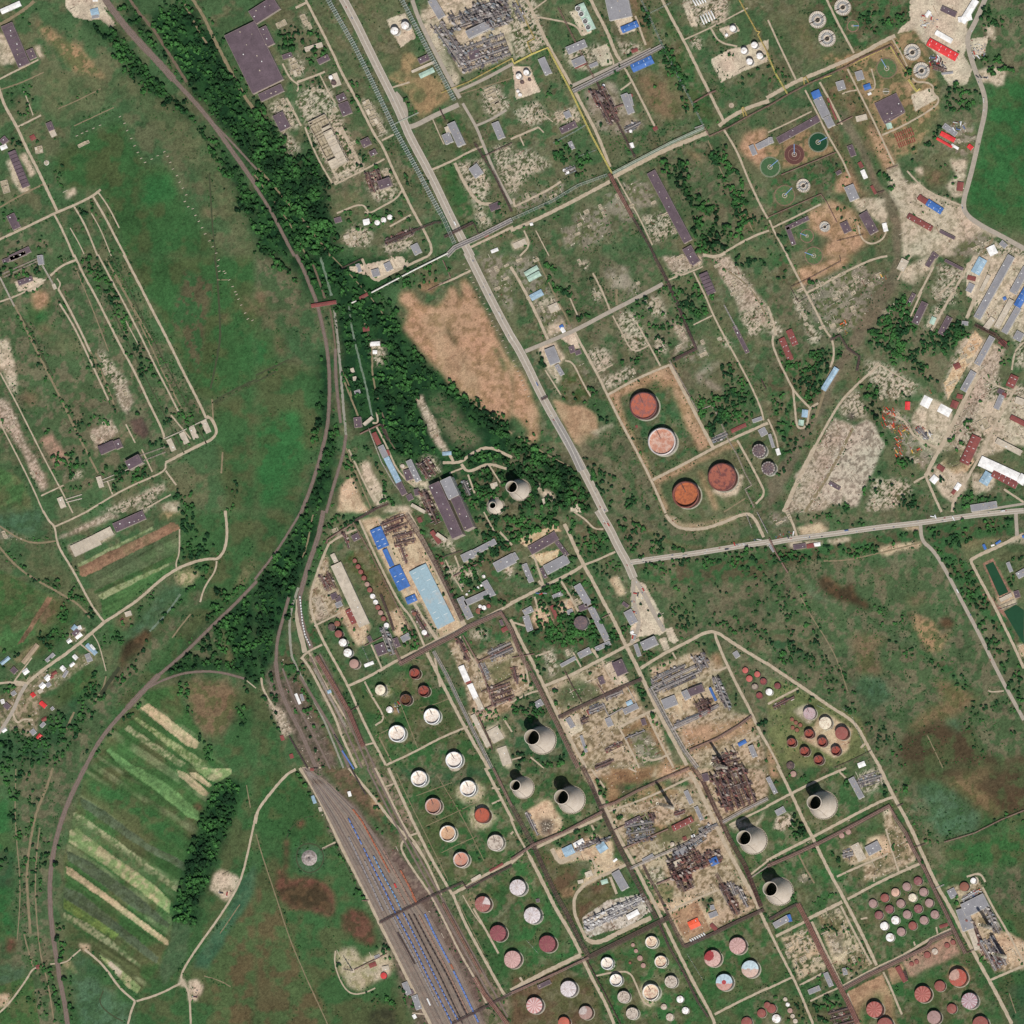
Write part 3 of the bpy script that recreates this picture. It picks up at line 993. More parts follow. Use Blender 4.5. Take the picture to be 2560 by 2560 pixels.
B cn 9 1160,1885 1185,1870 1285,1925 pale conveyor hall
B cn 4 1765,1720 1815,1705 1830,1745 small pale square hut
S 26 1810,1890 65 1765,1870 25
B lb 4 1405,1480 1470,1475 1475,1500 small pale blue shed
B rs 5 870,1340 905,1330 945,1415 rust orange shed with equipment
B rs 4 980,1470 1000,1460 1010,1500 small orange shed
P wht 8 860,285 1160,125 1340,35 1450,-20
P wht 7 700,365 760,340
P brn 4 640,95 800,20
P brn 5 785,1345 940,1270
P brn 6 940,1270 1000,1390
P brn 3 1410,30 1470,165
P brn 3 1300,260 1470,175
P cn 3 850,1300 900,1430 950,1560 1050,1730 1110,1800
P rst 6 870,1920 1000,1870
N 1570,60 1590,100 1620,160 1640,200 1665,250 1690,310 1720,360 1745,400 1765,440 1780,490 1800,530 1820,560 1845,590 1860,640 1885,690 1900,730
C tree 7 1460,1500 1560,1460 1900,1440 1932,1520 1932,1700 1760,1700 1640,1640 1560,1560
C tree 6 1560,1660 1780,1640 1932,1720 1932,1932 1640,1932
M 6 1595,-30 1700,180 1800,380 1940,640
@ 1280 640
G grav 0,0 190,0 380,460 480,540 280,620 240,560 0,60
G scrub 190,0 1100,0 1200,300 1400,700 1380,1100 1500,1300 1480,1430 1220,820 700,1040 500,540 380,460
G ruin 500,30 560,20 580,90 520,100
G dust 700,110 780,80 870,90 920,230 850,260 740,240
G grav 870,220 960,200 950,300 880,320
G ruin 600,260 660,250 680,310 630,340
G ruin 990,330 1100,300 1180,460 1060,440
G ruin 820,420 920,430 1040,660 920,740 860,640 800,500
G rub 1190,500 1300,520 1330,680 1220,750 1280,640
G ruin 560,720 720,690 760,820 640,880
G ruin 660,920 900,840 940,900 700,1010
G ruin 1080,600 1150,620 1170,740 1090,720
G dust 1390,900 1530,780 1560,800 1440,940 1500,940 1600,1010 1580,1040 1500,980 1390,950
G olive 1400,520 1560,520 1700,780 1420,780
G grav 1280,640 1440,640 1500,760 1300,800
G rub 1130,0 1440,0 1440,70 1240,160 1180,90
G rub 1520,20 1640,0 1800,220 1932,380 1932,560 1700,330 1600,200
G rub 1680,300 1760,240 1830,370 1720,430
G ruin 1720,440 1830,370 1920,560 1800,620
G ruin 1560,620 1620,600 1680,720 1620,680
G gyd 1700,560 1780,720 1760,730
G tan2 320,1080 450,1130 520,1130 640,1200 650,1330 620,1380 660,1520 630,1570 570,1500 520,1480 380,1250 300,1080
G pale 600,1330 760,1260 760,1290 640,1370
G soil 0,800 60,880 130,1000 200,1200 210,1330 180,1410 110,1390 120,1310 60,1240 0,1180
G gspot 350,900 520,880 590,1060 540,1090 440,1120 380,1060
G dgr 120,750 200,740 260,880 360,1060 270,1060
G pale 190,690 330,640 400,770 340,830 370,940 330,960 260,830
G lot 370,620 470,580 520,700 460,690
G grav 480,770 510,770 610,930 590,950
G olive 0,580 60,620 100,700 0,600
G bund 780,1090 1080,910 1130,1000 1180,980 1410,1420 1300,1500 1070,1660 820,1200
G dgr2 820,1080 1080,910 1120,1000 1180,990 1420,1400 1400,1430 1060,1650 790,1100
G soil 710,1050 1110,850 1200,830 1180,900 800,1070 860,1250 1080,1680 1050,1700 740,1100
G soil 1060,850 1220,820 1240,900 1500,1420 1420,1480 1320,1300 1200,980 1130,1000
G soil 1060,1690 1640,1410 1740,1400 1700,1440 1100,1720 1200,1932 1150,1932
G olive 1150,1720 1450,1560 1640,1460 1860,1700 1880,1800 1640,1932 1200,1932
G pale 1660,1660 1760,1650 1700,1800 1600,1820 1500,1780
G soil 1395,1610 1420,1620 1570,1932 1530,1932
G olive 1720,1380 1860,1350 1932,1500 1932,1700 1880,1720
G scrub 400,1480 760,1260 1050,1700 1100,1932 700,1932
G forest 0,1350 120,1400 420,1540 520,1700 600,1900 640,1932 0,1932 0,1700
G pale 160,1730 200,1720 320,1800 310,1850 240,1830
G lot 440,1890 500,1870 530,1932 450,1932
G pale 260,540 380,470 410,560 280,600
G lot 270,380 350,350 370,400 300,430
G ruin 170,350 320,310 340,350 180,400
C tree 6 260,80 340,100 480,380 480,500 400,440 300,220
C tree 6 580,130 610,140 620,200 580,190
C tree 6 880,340 1140,220 1240,180 1180,270 1000,340 980,400 900,370
C tree 6 480,460 620,440 560,500 490,520
C tree 5 980,420 1300,360 1480,380 1500,460 1320,540 1160,560 1190,700 1040,620
C tree 6 820,800 900,740 1000,760 940,840 860,840
C tree 6 1040,720 1120,700 1160,800 1110,800
C tree 5 1220,790 1380,700 1370,730 1240,810
C tree 5 600,820 700,820 690,870 620,860
C tree 5 1530,820 1600,800 1640,900 1560,920
C tree 5 1360,1060 1500,1130 1560,1120 1700,1000 1900,1180 1600,1320 1480,1380 1380,1180
C tree 5 1620,800 1760,920 1900,1180 1800,1100 1600,1000
C shrub 3 1700,760 1932,900 1932,1100 1800,900
C tree 5 360,1030 600,1080 700,1180 760,1260 660,1260 620,1180 520,1110 400,1100
C tree 6 560,960 680,1000 700,1060 620,1060
C tree 6 540,1490 620,1560 800,1680 1040,1932 700,1932
C shrub 3 640,1380 780,1300 1000,1700 1040,1932 800,1650
C tree 8 0,1400 150,1440 480,1600 600,1932 540,1932 440,1820 330,1730 200,1680 60,1650 0,1600
C tree 4 60,1200 100,1240 220,1320 400,1560 500,1700 400,1600 200,1400
C tree 6 140,1800 240,1830 330,1860 420,1820 440,1932 60,1932 100,1850
C tree 5 140,740 220,730 260,830 360,1020 260,880
C tree 6 1560,1200 1640,1220 1560,1340 1500,1370 1400,1230
C tree 6 1640,0 1932,0 1932,80 1700,80
C tree 3 1240,180 1420,140 1480,400 1300,400
C tree 3 1540,240 1620,280 1560,360
C shrub 2 240,80 1140,0 1200,300 760,420 500,480 300,200
C shrub 2 500,560 820,470 900,720 620,820
C shrub 1.5 1240,780 1420,720 1600,1000 1500,1100 1340,1000
C tree 4 800,410 1000,360 1050,500 900,500
C tree 3 360,640 460,780 560,900 600,1040 480,820
C shrub 1 780,1100 1080,920 1420,1420 1060,1660
C shrub 1 700,1080 1200,830 1500,1420 1060,1680
C tree 7 250,650 340,640 300,680 220,700
R path 8 -10,80 90,250 180,430 270,630
R road 10 100,720 270,650 480,560 740,420 880,350 1140,210
R path 5 610,130 680,260 740,410
R dirt 7 790,250 790,370
R path 7 470,570 560,740 640,880 720,1050 830,1270 960,1510 1050,1690 1160,1940
R path 4 760,450 820,560 910,740 1040,670
R path 5 940,500 1040,680 1120,830
R path 7 720,1050 930,930 1190,820
R path 9 1190,820 1330,1080 1420,1260 1520,1450
R path 8 1060,1690 1280,1580 1520,1450 1660,1380 1932,1260
R path 4 640,880 760,820
R path 4 1180,180 1350,120 1440,80
R path 4 1370,520 1510,450
R path 5 1370,120 1460,300 1520,450 1620,640 1710,800 1810,990 1880,1150 1900,1240
R path 5 400,790 460,800 530,950 595,1060
R path 4 250,860 370,1050
R path 4 430,300 500,460
R path 6 1700,1390 1790,1550 1880,1720 1910,1800 1840,1870
R dirt 4 1600,1932 1760,1830
R road 21 -25,580 80,750 230,1070 380,1330 540,1620 700,1940
R asph 19 320,1225 430,1410 525,1620
R dirt 4 1600,90 1800,230 1932,470
R dirt 4 180,0 300,250 440,520
R path 9 1440,-10 1530,10 1610,-20
R dirt 4 50,1360 260,1500 440,1590
B tl 8 90,125 185,70 200,98 pale green twin roofed shed, northern half
B tl 8 110,160 200,112 220,145 pale green twin roofed shed, southern half
B lb 7 128,298 215,252 240,290 blue roofed storage hall beside the highway
B cn 5 270,380 335,350 360,400 pale bare concrete slab roof
B bl 4 355,530 380,515 390,535 small white and blue hut
B wh 4 360,545 385,535 405,570 small white hut
B gr 9 245,715 315,675 360,790 grey roofed depot hall
B gr 6 320,830 350,815 395,890 grey annex of the depot
B dk 5 425,685 465,675 480,725 small black open tank
B dk 5 470,720 510,705 525,735 small black open tank
B dk 11 1310,0 1370,-30 1420,40 dark roofed hall end
Z dk 9 1408,140 1470,115 1535,270 ribbed dark roofed hall
B dk 4 1665,540 1690,520 1790,720 long dark collapsed shed
B gr 4 1855,1315 1905,1290 1932,1340 grey shed by the tank yard
B rs 4 1650,1310 1760,1260 1770,1285 small rusty pump shed row
B gr 5 1810,1235 1880,1210 1890,1235 brown shed
X gry 6 1500,1370 1620,1320 1640,1370
T fr1 16 990,1130 103
T fr2 16 1128,1400 103
T fr3 16 1582,1668 105
T fr4 16 1308,1800 100
T blk 14 1862,1470 52
B rs 2 930,1280 945,1278 950,1295 tiny pump hut in the tank bund
P brn 8 1070,0 1130,110 1190,230 1250,370 1290,470 1340,590 1390,700 1210,790
P cn 4 1190,790 1300,980 1400,1170 1510,1125 1570,1240 1640,1400 1700,1500 1760,1640 1810,1730 1760,1760 1830,1900
P gry 4 1600,370 1700,560
P brn 2 1290,980 1340,1060
P brn 6 220,1085 270,1060
P brn 4 1880,930 1920,1010
N 10,790 25,830 45,870 60,900 75,940 85,975 100,1010 125,1060
S 65 60,1765 80 8,1742 42
C tree 7 130,1680 420,1700 480,1932 60,1932 60,1860 180,1800
C tree 7 0,1380 140,1420 420,1580 560,1760 640,1932 480,1900 300,1740 100,1660 0,1660
B cn 4 225,1835 250,1825 265,1870 small pale hut by the cooling tower
M 9 -25,580 80,750 230,1070 380,1330 540,1620 700,1940
C tree 6 1400,1060 1700,980 1880,1180 1700,1260 1480,1380 1400,1200
C tree 6 240,60 340,80 500,420 480,520 360,360
C tree 6 1180,240 1520,160 1500,480 1300,420 1220,340
@ 1920 640
G scrub 0,250 900,100 900,500 700,700 500,1100 300,1350 0,1500
G lush 0,950 190,700 370,760 430,1000 400,1200 200,1400 100,1500 0,1300
G dgr 200,1200 230,1050 310,1180 270,1280
G soil 230,100 540,0 640,20 560,80 380,170 280,240 170,250
G lush 0,0 140,0 240,180 200,230 100,200
G grav 200,250 700,60 860,170 780,400 640,560 440,600
G ruin 460,280 720,150 730,210 480,310
G ruin 0,400 60,500 120,560 60,620 0,560
G ruin 160,260 240,320 340,560 420,600 330,680 280,560
G grav 740,160 900,100 880,240 800,300
G graydk 960,0 1010,0 990,200 900,370 760,600 560,850 420,1180 280,1400 100,1780 0,1932 0,1700 150,1500 260,1280 420,1000 540,760 800,300 900,150
G pale 1010,100 1200,0 1280,0 1210,160 1100,220 1010,180
G pale 1550,0 1932,0 1932,400 1700,540 1560,470 1620,240 1500,160
G rst2 1700,150 1860,60 1932,100 1800,330 1720,470 1640,450 1600,420
G rst2 1820,470 1932,380 1932,560 1860,600
G pale 1800,560 1932,480 1932,620 1850,640
G ruin 1280,60 1500,100 1480,200 1280,140
G ruin 1240,150 1400,180 1420,360 1230,380
G olive 1110,150 1260,110 1300,200 1120,260
G ruin 880,380 950,360 960,420 820,560
G ruin 1010,380 1070,390 980,560 960,540
G scrub 1000,220 1500,400 1500,560 1340,1100 1160,1060 700,900 760,620
G ruin 1280,370 1340,380 1230,540 1180,530
G ruin 740,800 900,820 1070,940 1140,980 1100,1040 860,1090 840,1000 760,940
G ruin 1460,640 1560,580 1560,720 1480,880 1340,1080 1330,960
G pale 1440,640 1560,600 1780,700 1740,860 1580,1300 1440,1460 1230,1500 1340,1340 1560,1000
G yardp 1300,1560 1500,1400 1560,1560 1380,1760
G pale 1560,140 1700,40 1932,40 1932,640 1700,560 1560,470
G rub 1600,800 1700,700 1790,700 1740,860 1580,1300 1440,1460 1340,1400 1560,1000
G pale 1090,1200 1180,1050 1390,1150 1400,1200 1340,1380 1270,1500 1140,1440 1090,1320 1080,1240
G grav 920,1180 1040,1140 1100,1300 1140,1440 1260,1500 1180,1620 1000,1480 900,1250
G ruin 540,1100 680,1010 730,1130 740,1220 560,1200
G rub 400,1400 500,1210 640,1280 600,1420 330,1850 200,1660
G rub2 640,1290 740,1240 800,1260 880,1430 780,1640 670,1890 600,1900 560,1760 700,1500
G rub2 560,1290 720,1360 700,1560 540,1880 380,1840 440,1600 540,1420
G burn 600,1180 680,1180 660,1240 600,1240
G rub 110,1932 200,1740 380,1700 400,1800 480,1880 420,1932
G ruin 800,1680 1080,1700 1090,1760 960,1900 740,1932
G ruin 1500,1260 1700,1180 1760,1200 1560,1520 1440,1560
G ruin 1660,960 1760,900 1760,1080 1660,1160
G ruin 1750,1270 1932,1240 1932,1500 1750,1360
G pale 1540,1640 1720,1640 1700,1760 1540,1800
G pale 1270,1700 1340,1650 1480,1700 1400,1850 1320,1800
G ruin 1820,560 1880,700 1850,830 1932,860 1932,600
G olive 1320,1440 1440,1440 1500,1560 1320,1620
G ruin 1780,1000 1932,940 1932,1180 1820,1160
C tree 6 80,100 150,110 150,200 90,230
C tree 7 310,160 380,150 400,200 320,220
C tree 4 0,600 200,700 370,740 330,820 200,880 60,820
C tree 5 130,780 330,800 400,1150 340,1200 200,980
C tree 5 0,1000 180,1020 220,1300 130,1420 60,1300 0,1150
C tree 4 100,1500 200,1400 260,1300 360,1200 300,1400 120,1700 60,1640
C tree 7 700,960 850,970 850,1120 860,1240 800,1260 740,1150
C tree 6 820,1250 900,1300 1000,1500 1120,1600 1050,1680 930,1500
C tree 6 1020,1480 1130,1560 1180,1600 1080,1700 1020,1620
C tree 5 760,560 900,380 1000,280 1060,280 1080,560 1200,560 1500,480 1500,560 1380,720 1200,700 1000,800 900,760 760,700
C tree 4 940,640 1100,680 1200,860 1060,900 960,820
C tree 5 1130,820 1260,840 1340,1000 1280,1000 1140,940
C tree 5 1400,480 1540,520 1500,620 1360,680 1280,640
C tree 4 870,1030 1160,1040 1160,1060 900,1120
C tree 5 1400,1340 1560,1200 1500,1400 1360,1640 1280,1700 1280,1640
C tree 5 700,1700 900,1600 960,1700 860,1780 720,1850
C tree 6 940,1840 1100,1800 1140,1860 1180,1932 940,1932
C tree 6 480,1880 600,1860 640,1932 480,1932
C tree 5 1460,1780 1760,1780 1900,1860 1800,1932 1400,1932
C tree 4 1740,760 1820,620 1840,700 1780,880
C tree 4 1420,200 1500,220 1480,420 1420,420
C shrub 2 200,240 900,120 880,380 600,620 440,600 330,380
C shrub 2 850,1540 1000,1600 1150,1750 1280,1932 1150,1932
C shrub 2 1000,200 1500,400 1360,560 1000,560
C shrub 2 0,640 500,640 440,760 200,760
C tree 3 1640,960 1740,880 1720,1000 1600,1180
C tree 4 280,370 340,380 360,460 300,420
C tree 5 1100,300 1110,300 1060,380 1050,360
C shrub 2 1560,1540 1700,1480 1640,1400
C shrub 2 1720,1340 1900,1560 1840,1620 1680,1480
R path 6 140,-10 210,130 290,280 370,430 430,560 490,630 500,760 470,840
R path 6 290,280 440,200 600,110 800,20 900,0
R path 6 40,600 30,660 80,790 140,910 190,1010 250,1080 320,1150
R path 6 190,1010 210,1220 220,1290 260,1305 300,1270 310,1150 380,1110
R path 7 360,1430 440,1280 540,1110 640,1000 750,900 840,820
R path 4 840,820 1060,950
R path 5 980,180 1050,40 1080,0
R path 6 1130,310 1250,80
R path 5 1070,470 1160,270
R path 7 1230,570 1290,460 1400,270 1480,130 1560,0
R path 6 1270,310 1410,180
R path 10 1680,0 1560,320 1500,470
R path 11 1590,900 1500,1050 1340,1380 1260,1520 1190,1660
R path 7 1190,1660 1240,1780 1310,1932
R path 6 1190,1660 1100,1710
R path 7 1520,1650 1640,1440 1760,1180 1880,980
R path 5 1640,920 1720,980 1870,1030
R path 9 1390,1932 1400,1850 1520,1650
R path 6 1560,1190 1760,1200
R path 5 1840,860 1860,720 1932,650
R path 6 1780,1760 1932,1860
R path 7 0,380 50,540 60,600
R path 7 870,1170 1040,1240 1100,1370 1280,1450
R path 5 0,1230 60,1360 80,1470
R path 12 120,1932 220,1700 360,1430
R dirt 8 280,1932 470,1640 640,1300
R dirt 8 360,1220 420,1040 470,860
R road 6 1540,1932 1932,1870
R dirt 6 1540,1932 1700,1900
B rs 7 135,570 175,548 225,660 red brown roofed shed
B rs 7 80,630 120,612 190,775 long dark red roofed shed
B lb 8 500,835 532,855 430,1020 long pale grey-blue roofed hall
B lb 5 258,1162 300,1160 295,1215 small pale blue shed inside the loop road
B tl 4 232,1240 270,1235 265,1275 small pale green shed inside the loop road
B dk 6 1240,-20 1270,0 1215,90 dark roofed shed
B dk 6 1325,40 1345,25 1480,95 dark roofed shed
B lb 7 1590,5 1650,35 1590,145 pale blue-grey roofed hall
B cn 5 1655,140 1680,150 1620,270 narrow long pale shed
B gr 8 1810,-10 1860,10 1600,480 very long grey roofed workshop
B gr 7 1925,80 1975,100 1870,290 grey roofed hall beside the blue hall
B bl 9 1932,230 1980,250 1900,390 bright blue roofed hall end
B bl 4 1770,315 1790,305 1800,325 small blue hut
B cn 7 1820,320 1855,340 1740,550 long pale concrete roofed hall
B gr 7 1870,380 1910,400 1800,590 long grey roofed hall
B dk 6 1090,275 1115,290 1070,375 small dark roofed shed
B dk 7 1160,340 1205,360 1130,520 dark roofed shed
B dk 7 1350,450 1390,470 1320,600 dark roofed shed
B tl 5 1235,460 1270,465 1250,515 small pale green shed
B gr 5 1520,200 1560,220 1530,280 dark grey shed
B rs 4 1510,145 1570,160 1560,190 small red shed
B gr 7 1670,600 1710,620 1595,830 long grey roofed shed
B gr 7 1530,860 1570,885 1490,1030 grey roofed shed
B rs 5 1430,1040 1470,1050 1460,1080 small red hut
B rs 5 1390,1090 1440,1100 1420,1150 small maroon hut
B wh 2 1180,1050 1240,1080 1205,1150 white walled storage bay
B wh 2 1305,1115 1390,1160 1360,1215 white walled storage bay
B rd 6 1035,1100 1070,1100 1068,1160 bright red roofed hut among machines
B rs 5 1400,820 1440,800 1450,840 burnt rusty shed
X gry 6 1100,1300 1160,1290 1240,1380
B rs 8 1540,1345 1605,1375 1510,1580 large maroon roofed hall
B rs 7 1835,885 1885,920 1845,1005 red roofed shed
B dk 5 1745,1000 1790,1020 1770,1050 small dark roofed block
B gr 7 1745,1045 1785,1055 1740,1160 grey roofed block
B gr 6 1465,490 1510,495 1505,525 small grey hut
B rs 7 1820,1230 1840,1200 1960,1260 maroon roofed shed
B cn 7 1710,1410 1735,1375 1920,1470 long pale roofed hall
B wh 8 1580,1580 1615,1510 1900,1640 large white roofed factory hall
B lb 7 1590,1700 1640,1620 1700,1655 pale blue roofed extension
B rs 8 1680,1660 1710,1605 1890,1700 orange and brown roofed hall
B wh 8 1870,1700 1910,1640 1960,1670 white roofed hall end
B wh 6 1215,1690 1250,1650 1290,1680 small white roofed block
B rs 5 1270,1600 1290,1570 1335,1600 small brown roofed hut
B wh 5 1400,1755 1430,1710 1460,1725 pale white shed
B rs 4 1380,1790 1400,1760 1420,1770 tiny red shed
B gr 7 1525,1880 1720,1850 1730,1900 long grey roofed building beside the road
B dk 5 455,1725 470,1700 550,1745 lone dark roofed block on the bare yard
B gr 7 0,1350 20,1340 50,1440 grey long shed at the tank yard
B wh 4 55,1460 80,1450 95,1495 small bright white shed
T blk 14 0,1602 52
P brn 2 170,235 330,160 550,40 540,0
P brn 2 170,240 230,350 300,310
P brn 6 470,635 540,600 600,700 690,760 670,870
P rst 9 1560,520 1720,600 1810,700
V 26 860,1150 960,1290 red
V 40 930,1280 1060,1330 org
V 26 960,1340 1010,1520 org
V 8 1080,1450 1160,1480 org
V 5 560,500 590,600 org
V 5 850,150 890,170 org
V 3 1210,1010 1240,1030 org
V 8 1180,1330 1250,1380 lot
V 9 1120,1290 1180,1340 red
G yardp 1330,960 1560,560 1620,640 1460,900 1360,1080
G pale 1740,1180 1932,960 1932,1240 1700,1500 1560,1540
G pale 1190,1640 1300,1560 1400,1640 1520,1640 1500,1760 1400,1860 1330,1820
B cn 6 1010,15 1060,40 1020,120 pale roofless depot
B rs 6 1770,1030 1800,1040 1790,1070 small red shed on the pale yard
B gr 6 1880,560 1932,590 1900,650 grey shed end
B cn 6 1870,1060 1932,1080 1925,1130 pale shed end
B cn 5 1680,460 1720,480 1660,560 short pale shed
B rs 5 1750,620 1800,650 1790,690 rusty crane shed
U 4 1560,1260 1640,1220 1680,1290 roofless yard shed
C tree 6 760,580 1000,300 1100,300 1080,600 1500,480 1540,600 1340,760 1200,720 980,840 900,780
C tree 6 440,660 560,740 520,820 420,1000 360,1180 200,1000 180,780 330,740
G pale 1600,1100 1932,1040 1932,1500 1720,1380 1560,1300
G lot 1500,60 1600,0 1680,0 1560,330 1500,300
@ 0 1280
G mead2 1360,0 1932,0 1932,600 1500,900 1300,1200 900,1600 600,1932 400,1932 800,1400 1000,1000 1300,700 1340,400
G field 0,300 100,480 330,600 500,680 380,900 280,1000 130,1060 0,1050
G grn1 0,440 60,480 300,600 60,840 0,900
G brown 370,640 500,680 430,860 340,900 260,860
G fstrip 360,640 400,650 180,980 130,1000
G mead 480,700 600,760 420,1000 300,1100 200,1050 380,880
G viv 480,700 590,760 530,820 450,820
G viv 540,620 620,570 760,820 640,700
G olive 200,300 380,280 580,540 500,600 300,540 170,380
G gteal 0,0 330,0 340,120 240,180 0,100
G grav 0,100 100,150 240,230 100,210 0,150
G rub 430,200 830,0 900,30 500,190
G rub 510,260 840,120 870,170 560,330
G gry1 580,400 1160,120 1330,60 1360,150 1330,400 760,650
G fstrip 590,410 1300,80 1350,100 1350,130 640,490 600,480
G pfs 580,395 1150,110 1160,125 600,415
G grn2 760,650 1300,400 1320,440 780,820
G pfs 740,630 1260,360 1280,400 780,660
G grn3 700,600 1330,310 1340,360 720,620
G dry 1210,50 1230,0 1350,0 1350,30 1240,80
G tanl 1330,440 1460,430 1500,460 1440,560 1340,550
G gteal 1200,560 1360,560 1360,640 1200,800 1140,900 1000,1000 920,1000 1160,700
G marsh 920,1010 1100,880 1160,920 1080,1060 960,1200 800,1380 760,1400 840,1260 900,1180 890,1100
G viv 790,890 900,860 930,920 880,980 800,960
G brown 870,800 980,740 1000,800 940,870 860,840
G olive 960,720 1140,600 1130,680 1020,760
G olive 740,1000 870,1000 890,1100 860,1240 790,1200
G viv 570,1180 700,1180 700,1230 600,1370 540,1350 560,1260
G mead 380,1420 500,1260 620,1160 700,1180 720,1260 580,1500 480,1490
G grn1 540,1350 700,1220 600,1370
G soil 190,1350 290,1370 290,1430 200,1540 130,1460
G dgr 0,1640 100,1700 560,1400 760,1500 500,1932 0,1932
G forest 1500,900 1932,560 1932,1300 1760,1210 1480,1190 1300,1260 1240,1230
G brown 1420,1260 1560,1260 1700,1280 1800,1360 1790,1500 1720,1640 1620,1720 1500,1640 1440,1500 1410,1350
G olive2 1650,880 1700,900 1760,1120 1730,1180 1690,1140 1700,1020
G scrub 1430,1050 1600,850 1650,900 1680,1100 1500,1110
G mead2 1790,1370 1932,1300 1932,1932 1700,1932 1600,1780 1750,1650
G field2 860,1600 1130,1350 1360,1300 1380,1450 1500,1640 1600,1800 1700,1932 680,1932
G pstrip 1060,1480 1120,1440 1510,1740 1480,1790 1400,1760
G pstrip2 1010,1560 1030,1550 1480,1840 1600,1932 1480,1932
G pstrip3 940,1640 970,1610 1400,1900 1360,1932
G pgrn 800,1800 830,1785 1030,1932 930,1932
G scrub 300,1932 640,1500 760,1380 860,1250 1100,1000 1500,600 1600,550 1300,950 900,1400 600,1932
G viv 1500,1780 1560,1760 1630,1840 1600,1900 1510,1850
G gyd 100,1100 290,990 300,1020 200,1130 120,1150
G vil 30,1500 120,1280 300,1200 520,1180 600,1100 730,1050 720,1130 640,1160 540,1240 400,1340 300,1370 280,1640 230,1700 0,1500
G vil 500,980 540,860 640,870 640,940 580,980
G olive2 1900,350 1932,330 1932,440 1750,640 1720,680 1800,500
C tree 8 1640,580 1932,560 1932,1300 1780,1220 1450,1190 1280,1250 1250,1210 1500,960
C tree 6 1370,0 1500,0 1600,230 1620,320 1500,350 1380,380 1350,130
C tree 5 100,0 0,250 120,420 300,560 500,640 620,700 700,800 760,830 560,560 240,440 0,220
C tree 3 340,0 430,140 500,340 600,560 640,600 540,380 460,200 450,150
C tree 6 600,640 560,660 470,860 420,1000 300,1080 280,920 400,860 480,700
C tree 6 270,920 400,870 420,960 330,1060 280,1000
C tree 5 30,1040 120,1000 160,1140 60,1100 0,1200
C tree 4 440,900 700,880 500,960 400,1080 300,1200 260,1220 320,1080
C tree 5 740,900 950,880 920,1000 750,1000
C tree 6 680,1210 770,1200 740,1380 620,1530 560,1560 600,1440
C tree 6 760,1460 700,1400 860,1280 1080,1060 1130,950 1180,960 1060,1150 900,1360
C tree 6 370,1490 520,1530 620,1580 560,1760 400,1932 130,1932 110,1640 260,1700 320,1600
C tree 7 0,1640 100,1650 120,1932 0,1932
C tree 5 620,1500 760,1500 560,1700 520,1650
C tree 6 640,1900 740,1740 900,1570 1080,1400 1100,1430 900,1620 760,1780 680,1932
C tree 6 1340,1280 1430,1250 1410,1440 1480,1600 1640,1760 1720,1870 1660,1840 1480,1680 1380,1450
C tree 6 1800,1460 1870,1460 1840,1700 1790,1740
C tree 7 1500,1780 1560,1760 1630,1840 1600,1900 1510,1850
C tree 5 1500,400 1600,380 1640,440 1500,600 1360,660 1240,800 1160,960 1180,900 1400,620 1480,540
C shrub 3 1640,600 1800,500 1880,360 1860,200 1932,0 1932,540 1700,720 1400,1000
C tree 3 1120,620 1200,590 1120,740 1040,820 940,900
C shrub 2 1250,1000 1500,700 1640,640 1300,1040 800,1700 700,1750 900,1420
C tree 6 1840,1280 1932,1300 1932,1420 1860,1350
C tree 5 0,1330 100,1310 150,1340 60,1430
C tree 2 440,1370 600,1370 600,1440 460,1450
C tree 3 850,820 960,790 1000,800 940,860
R path 6 325,-10 370,70 415,110 425,200 450,280 540,420 620,570 700,720 790,835
R path 5 415,110 530,60 670,-10
R path 8 790,830 900,760 1050,660 1200,520 1330,430 1450,380 1580,350 1640,360 1690,300 1715,200 1710,80 1700,-10
R path 9 790,830 700,905 600,990 500,1070 380,1150 250,1250 200,1300
R path 14 110,1290 200,1300
R path 6 -10,1295 60,1285 110,1290
R road 9 200,1300 150,1380 100,1500 40,1600 -10,1670
R path 4 600,990 660,1040 700,1070
R path 4 100,1290 150,1220 240,1100
R path 3 690,910 740,980 770,1080 800,1200
R path 6 95,1510 125,1600 180,1560 250,1570
R path 4 1330,420 1330,370 1355,320 1355,130
R dirt 5 -10,100 120,190 250,240 420,220
R dirt 6 -10,260 130,420 300,530 450,610 600,700 680,800
R path 5 1635,370 1630,440 1540,570 1510,680
R dirt 4 1440,770 1380,840 1300,950
R dirt 4 800,1240 780,1330 700,1450
R rail 8 1940,520 1800,670 1600,860 1400,1060 1200,1230
R rail 14 1200,1230 1080,1350 960,1480
R rail 10 960,1480 850,1600 740,1740 640,1932
R rail 6 1080,1350 1200,1280 1380,1215 1550,1200 1700,1215 1850,1260
R creek 5 1360,620 1280,740 1180,850 1130,900
R path 3 1860,1270 1932,1330
R water 9 900,1170 840,1260 760,1380
R dirt 6 560,1510 480,1680
B dk 8 835,95 1060,-5 1115,45 patchy dark roofed hall
B cn 7 720,165 830,110 860,165 flat pale bare concrete slab hall
Z cn 6 520,260 720,165 770,240 pale ribbed concrete slab shell
B gyd 4 160,1130 270,990 295,1010 long tan field shed
B gr 5 335,1120 395,1065 420,1075 long pale shed
B lb 5 535,880 560,850 590,870 small house
B dk 6 540,920 575,880 605,900 house
B wh 5 560,930 600,900 620,930 house
B wh 5 580,865 605,855 615,880 house
B wh 4 500,970 525,950 540,975 house
B lb 5 640,1010 665,990 735,1060 house
B wh 5 670,1010 690,1000 720,1035 house
B gr 5 635,1080 670,1065 690,1090 house
B gr 4 650,1110 690,1095 700,1120 house
B wh 5 540,1090 565,1075 590,1100 house
B wh 5 520,1155 550,1130 565,1145 house
B wh 6 450,1180 470,1155 495,1180 house
B gr 4 470,1240 500,1190 515,1205 house
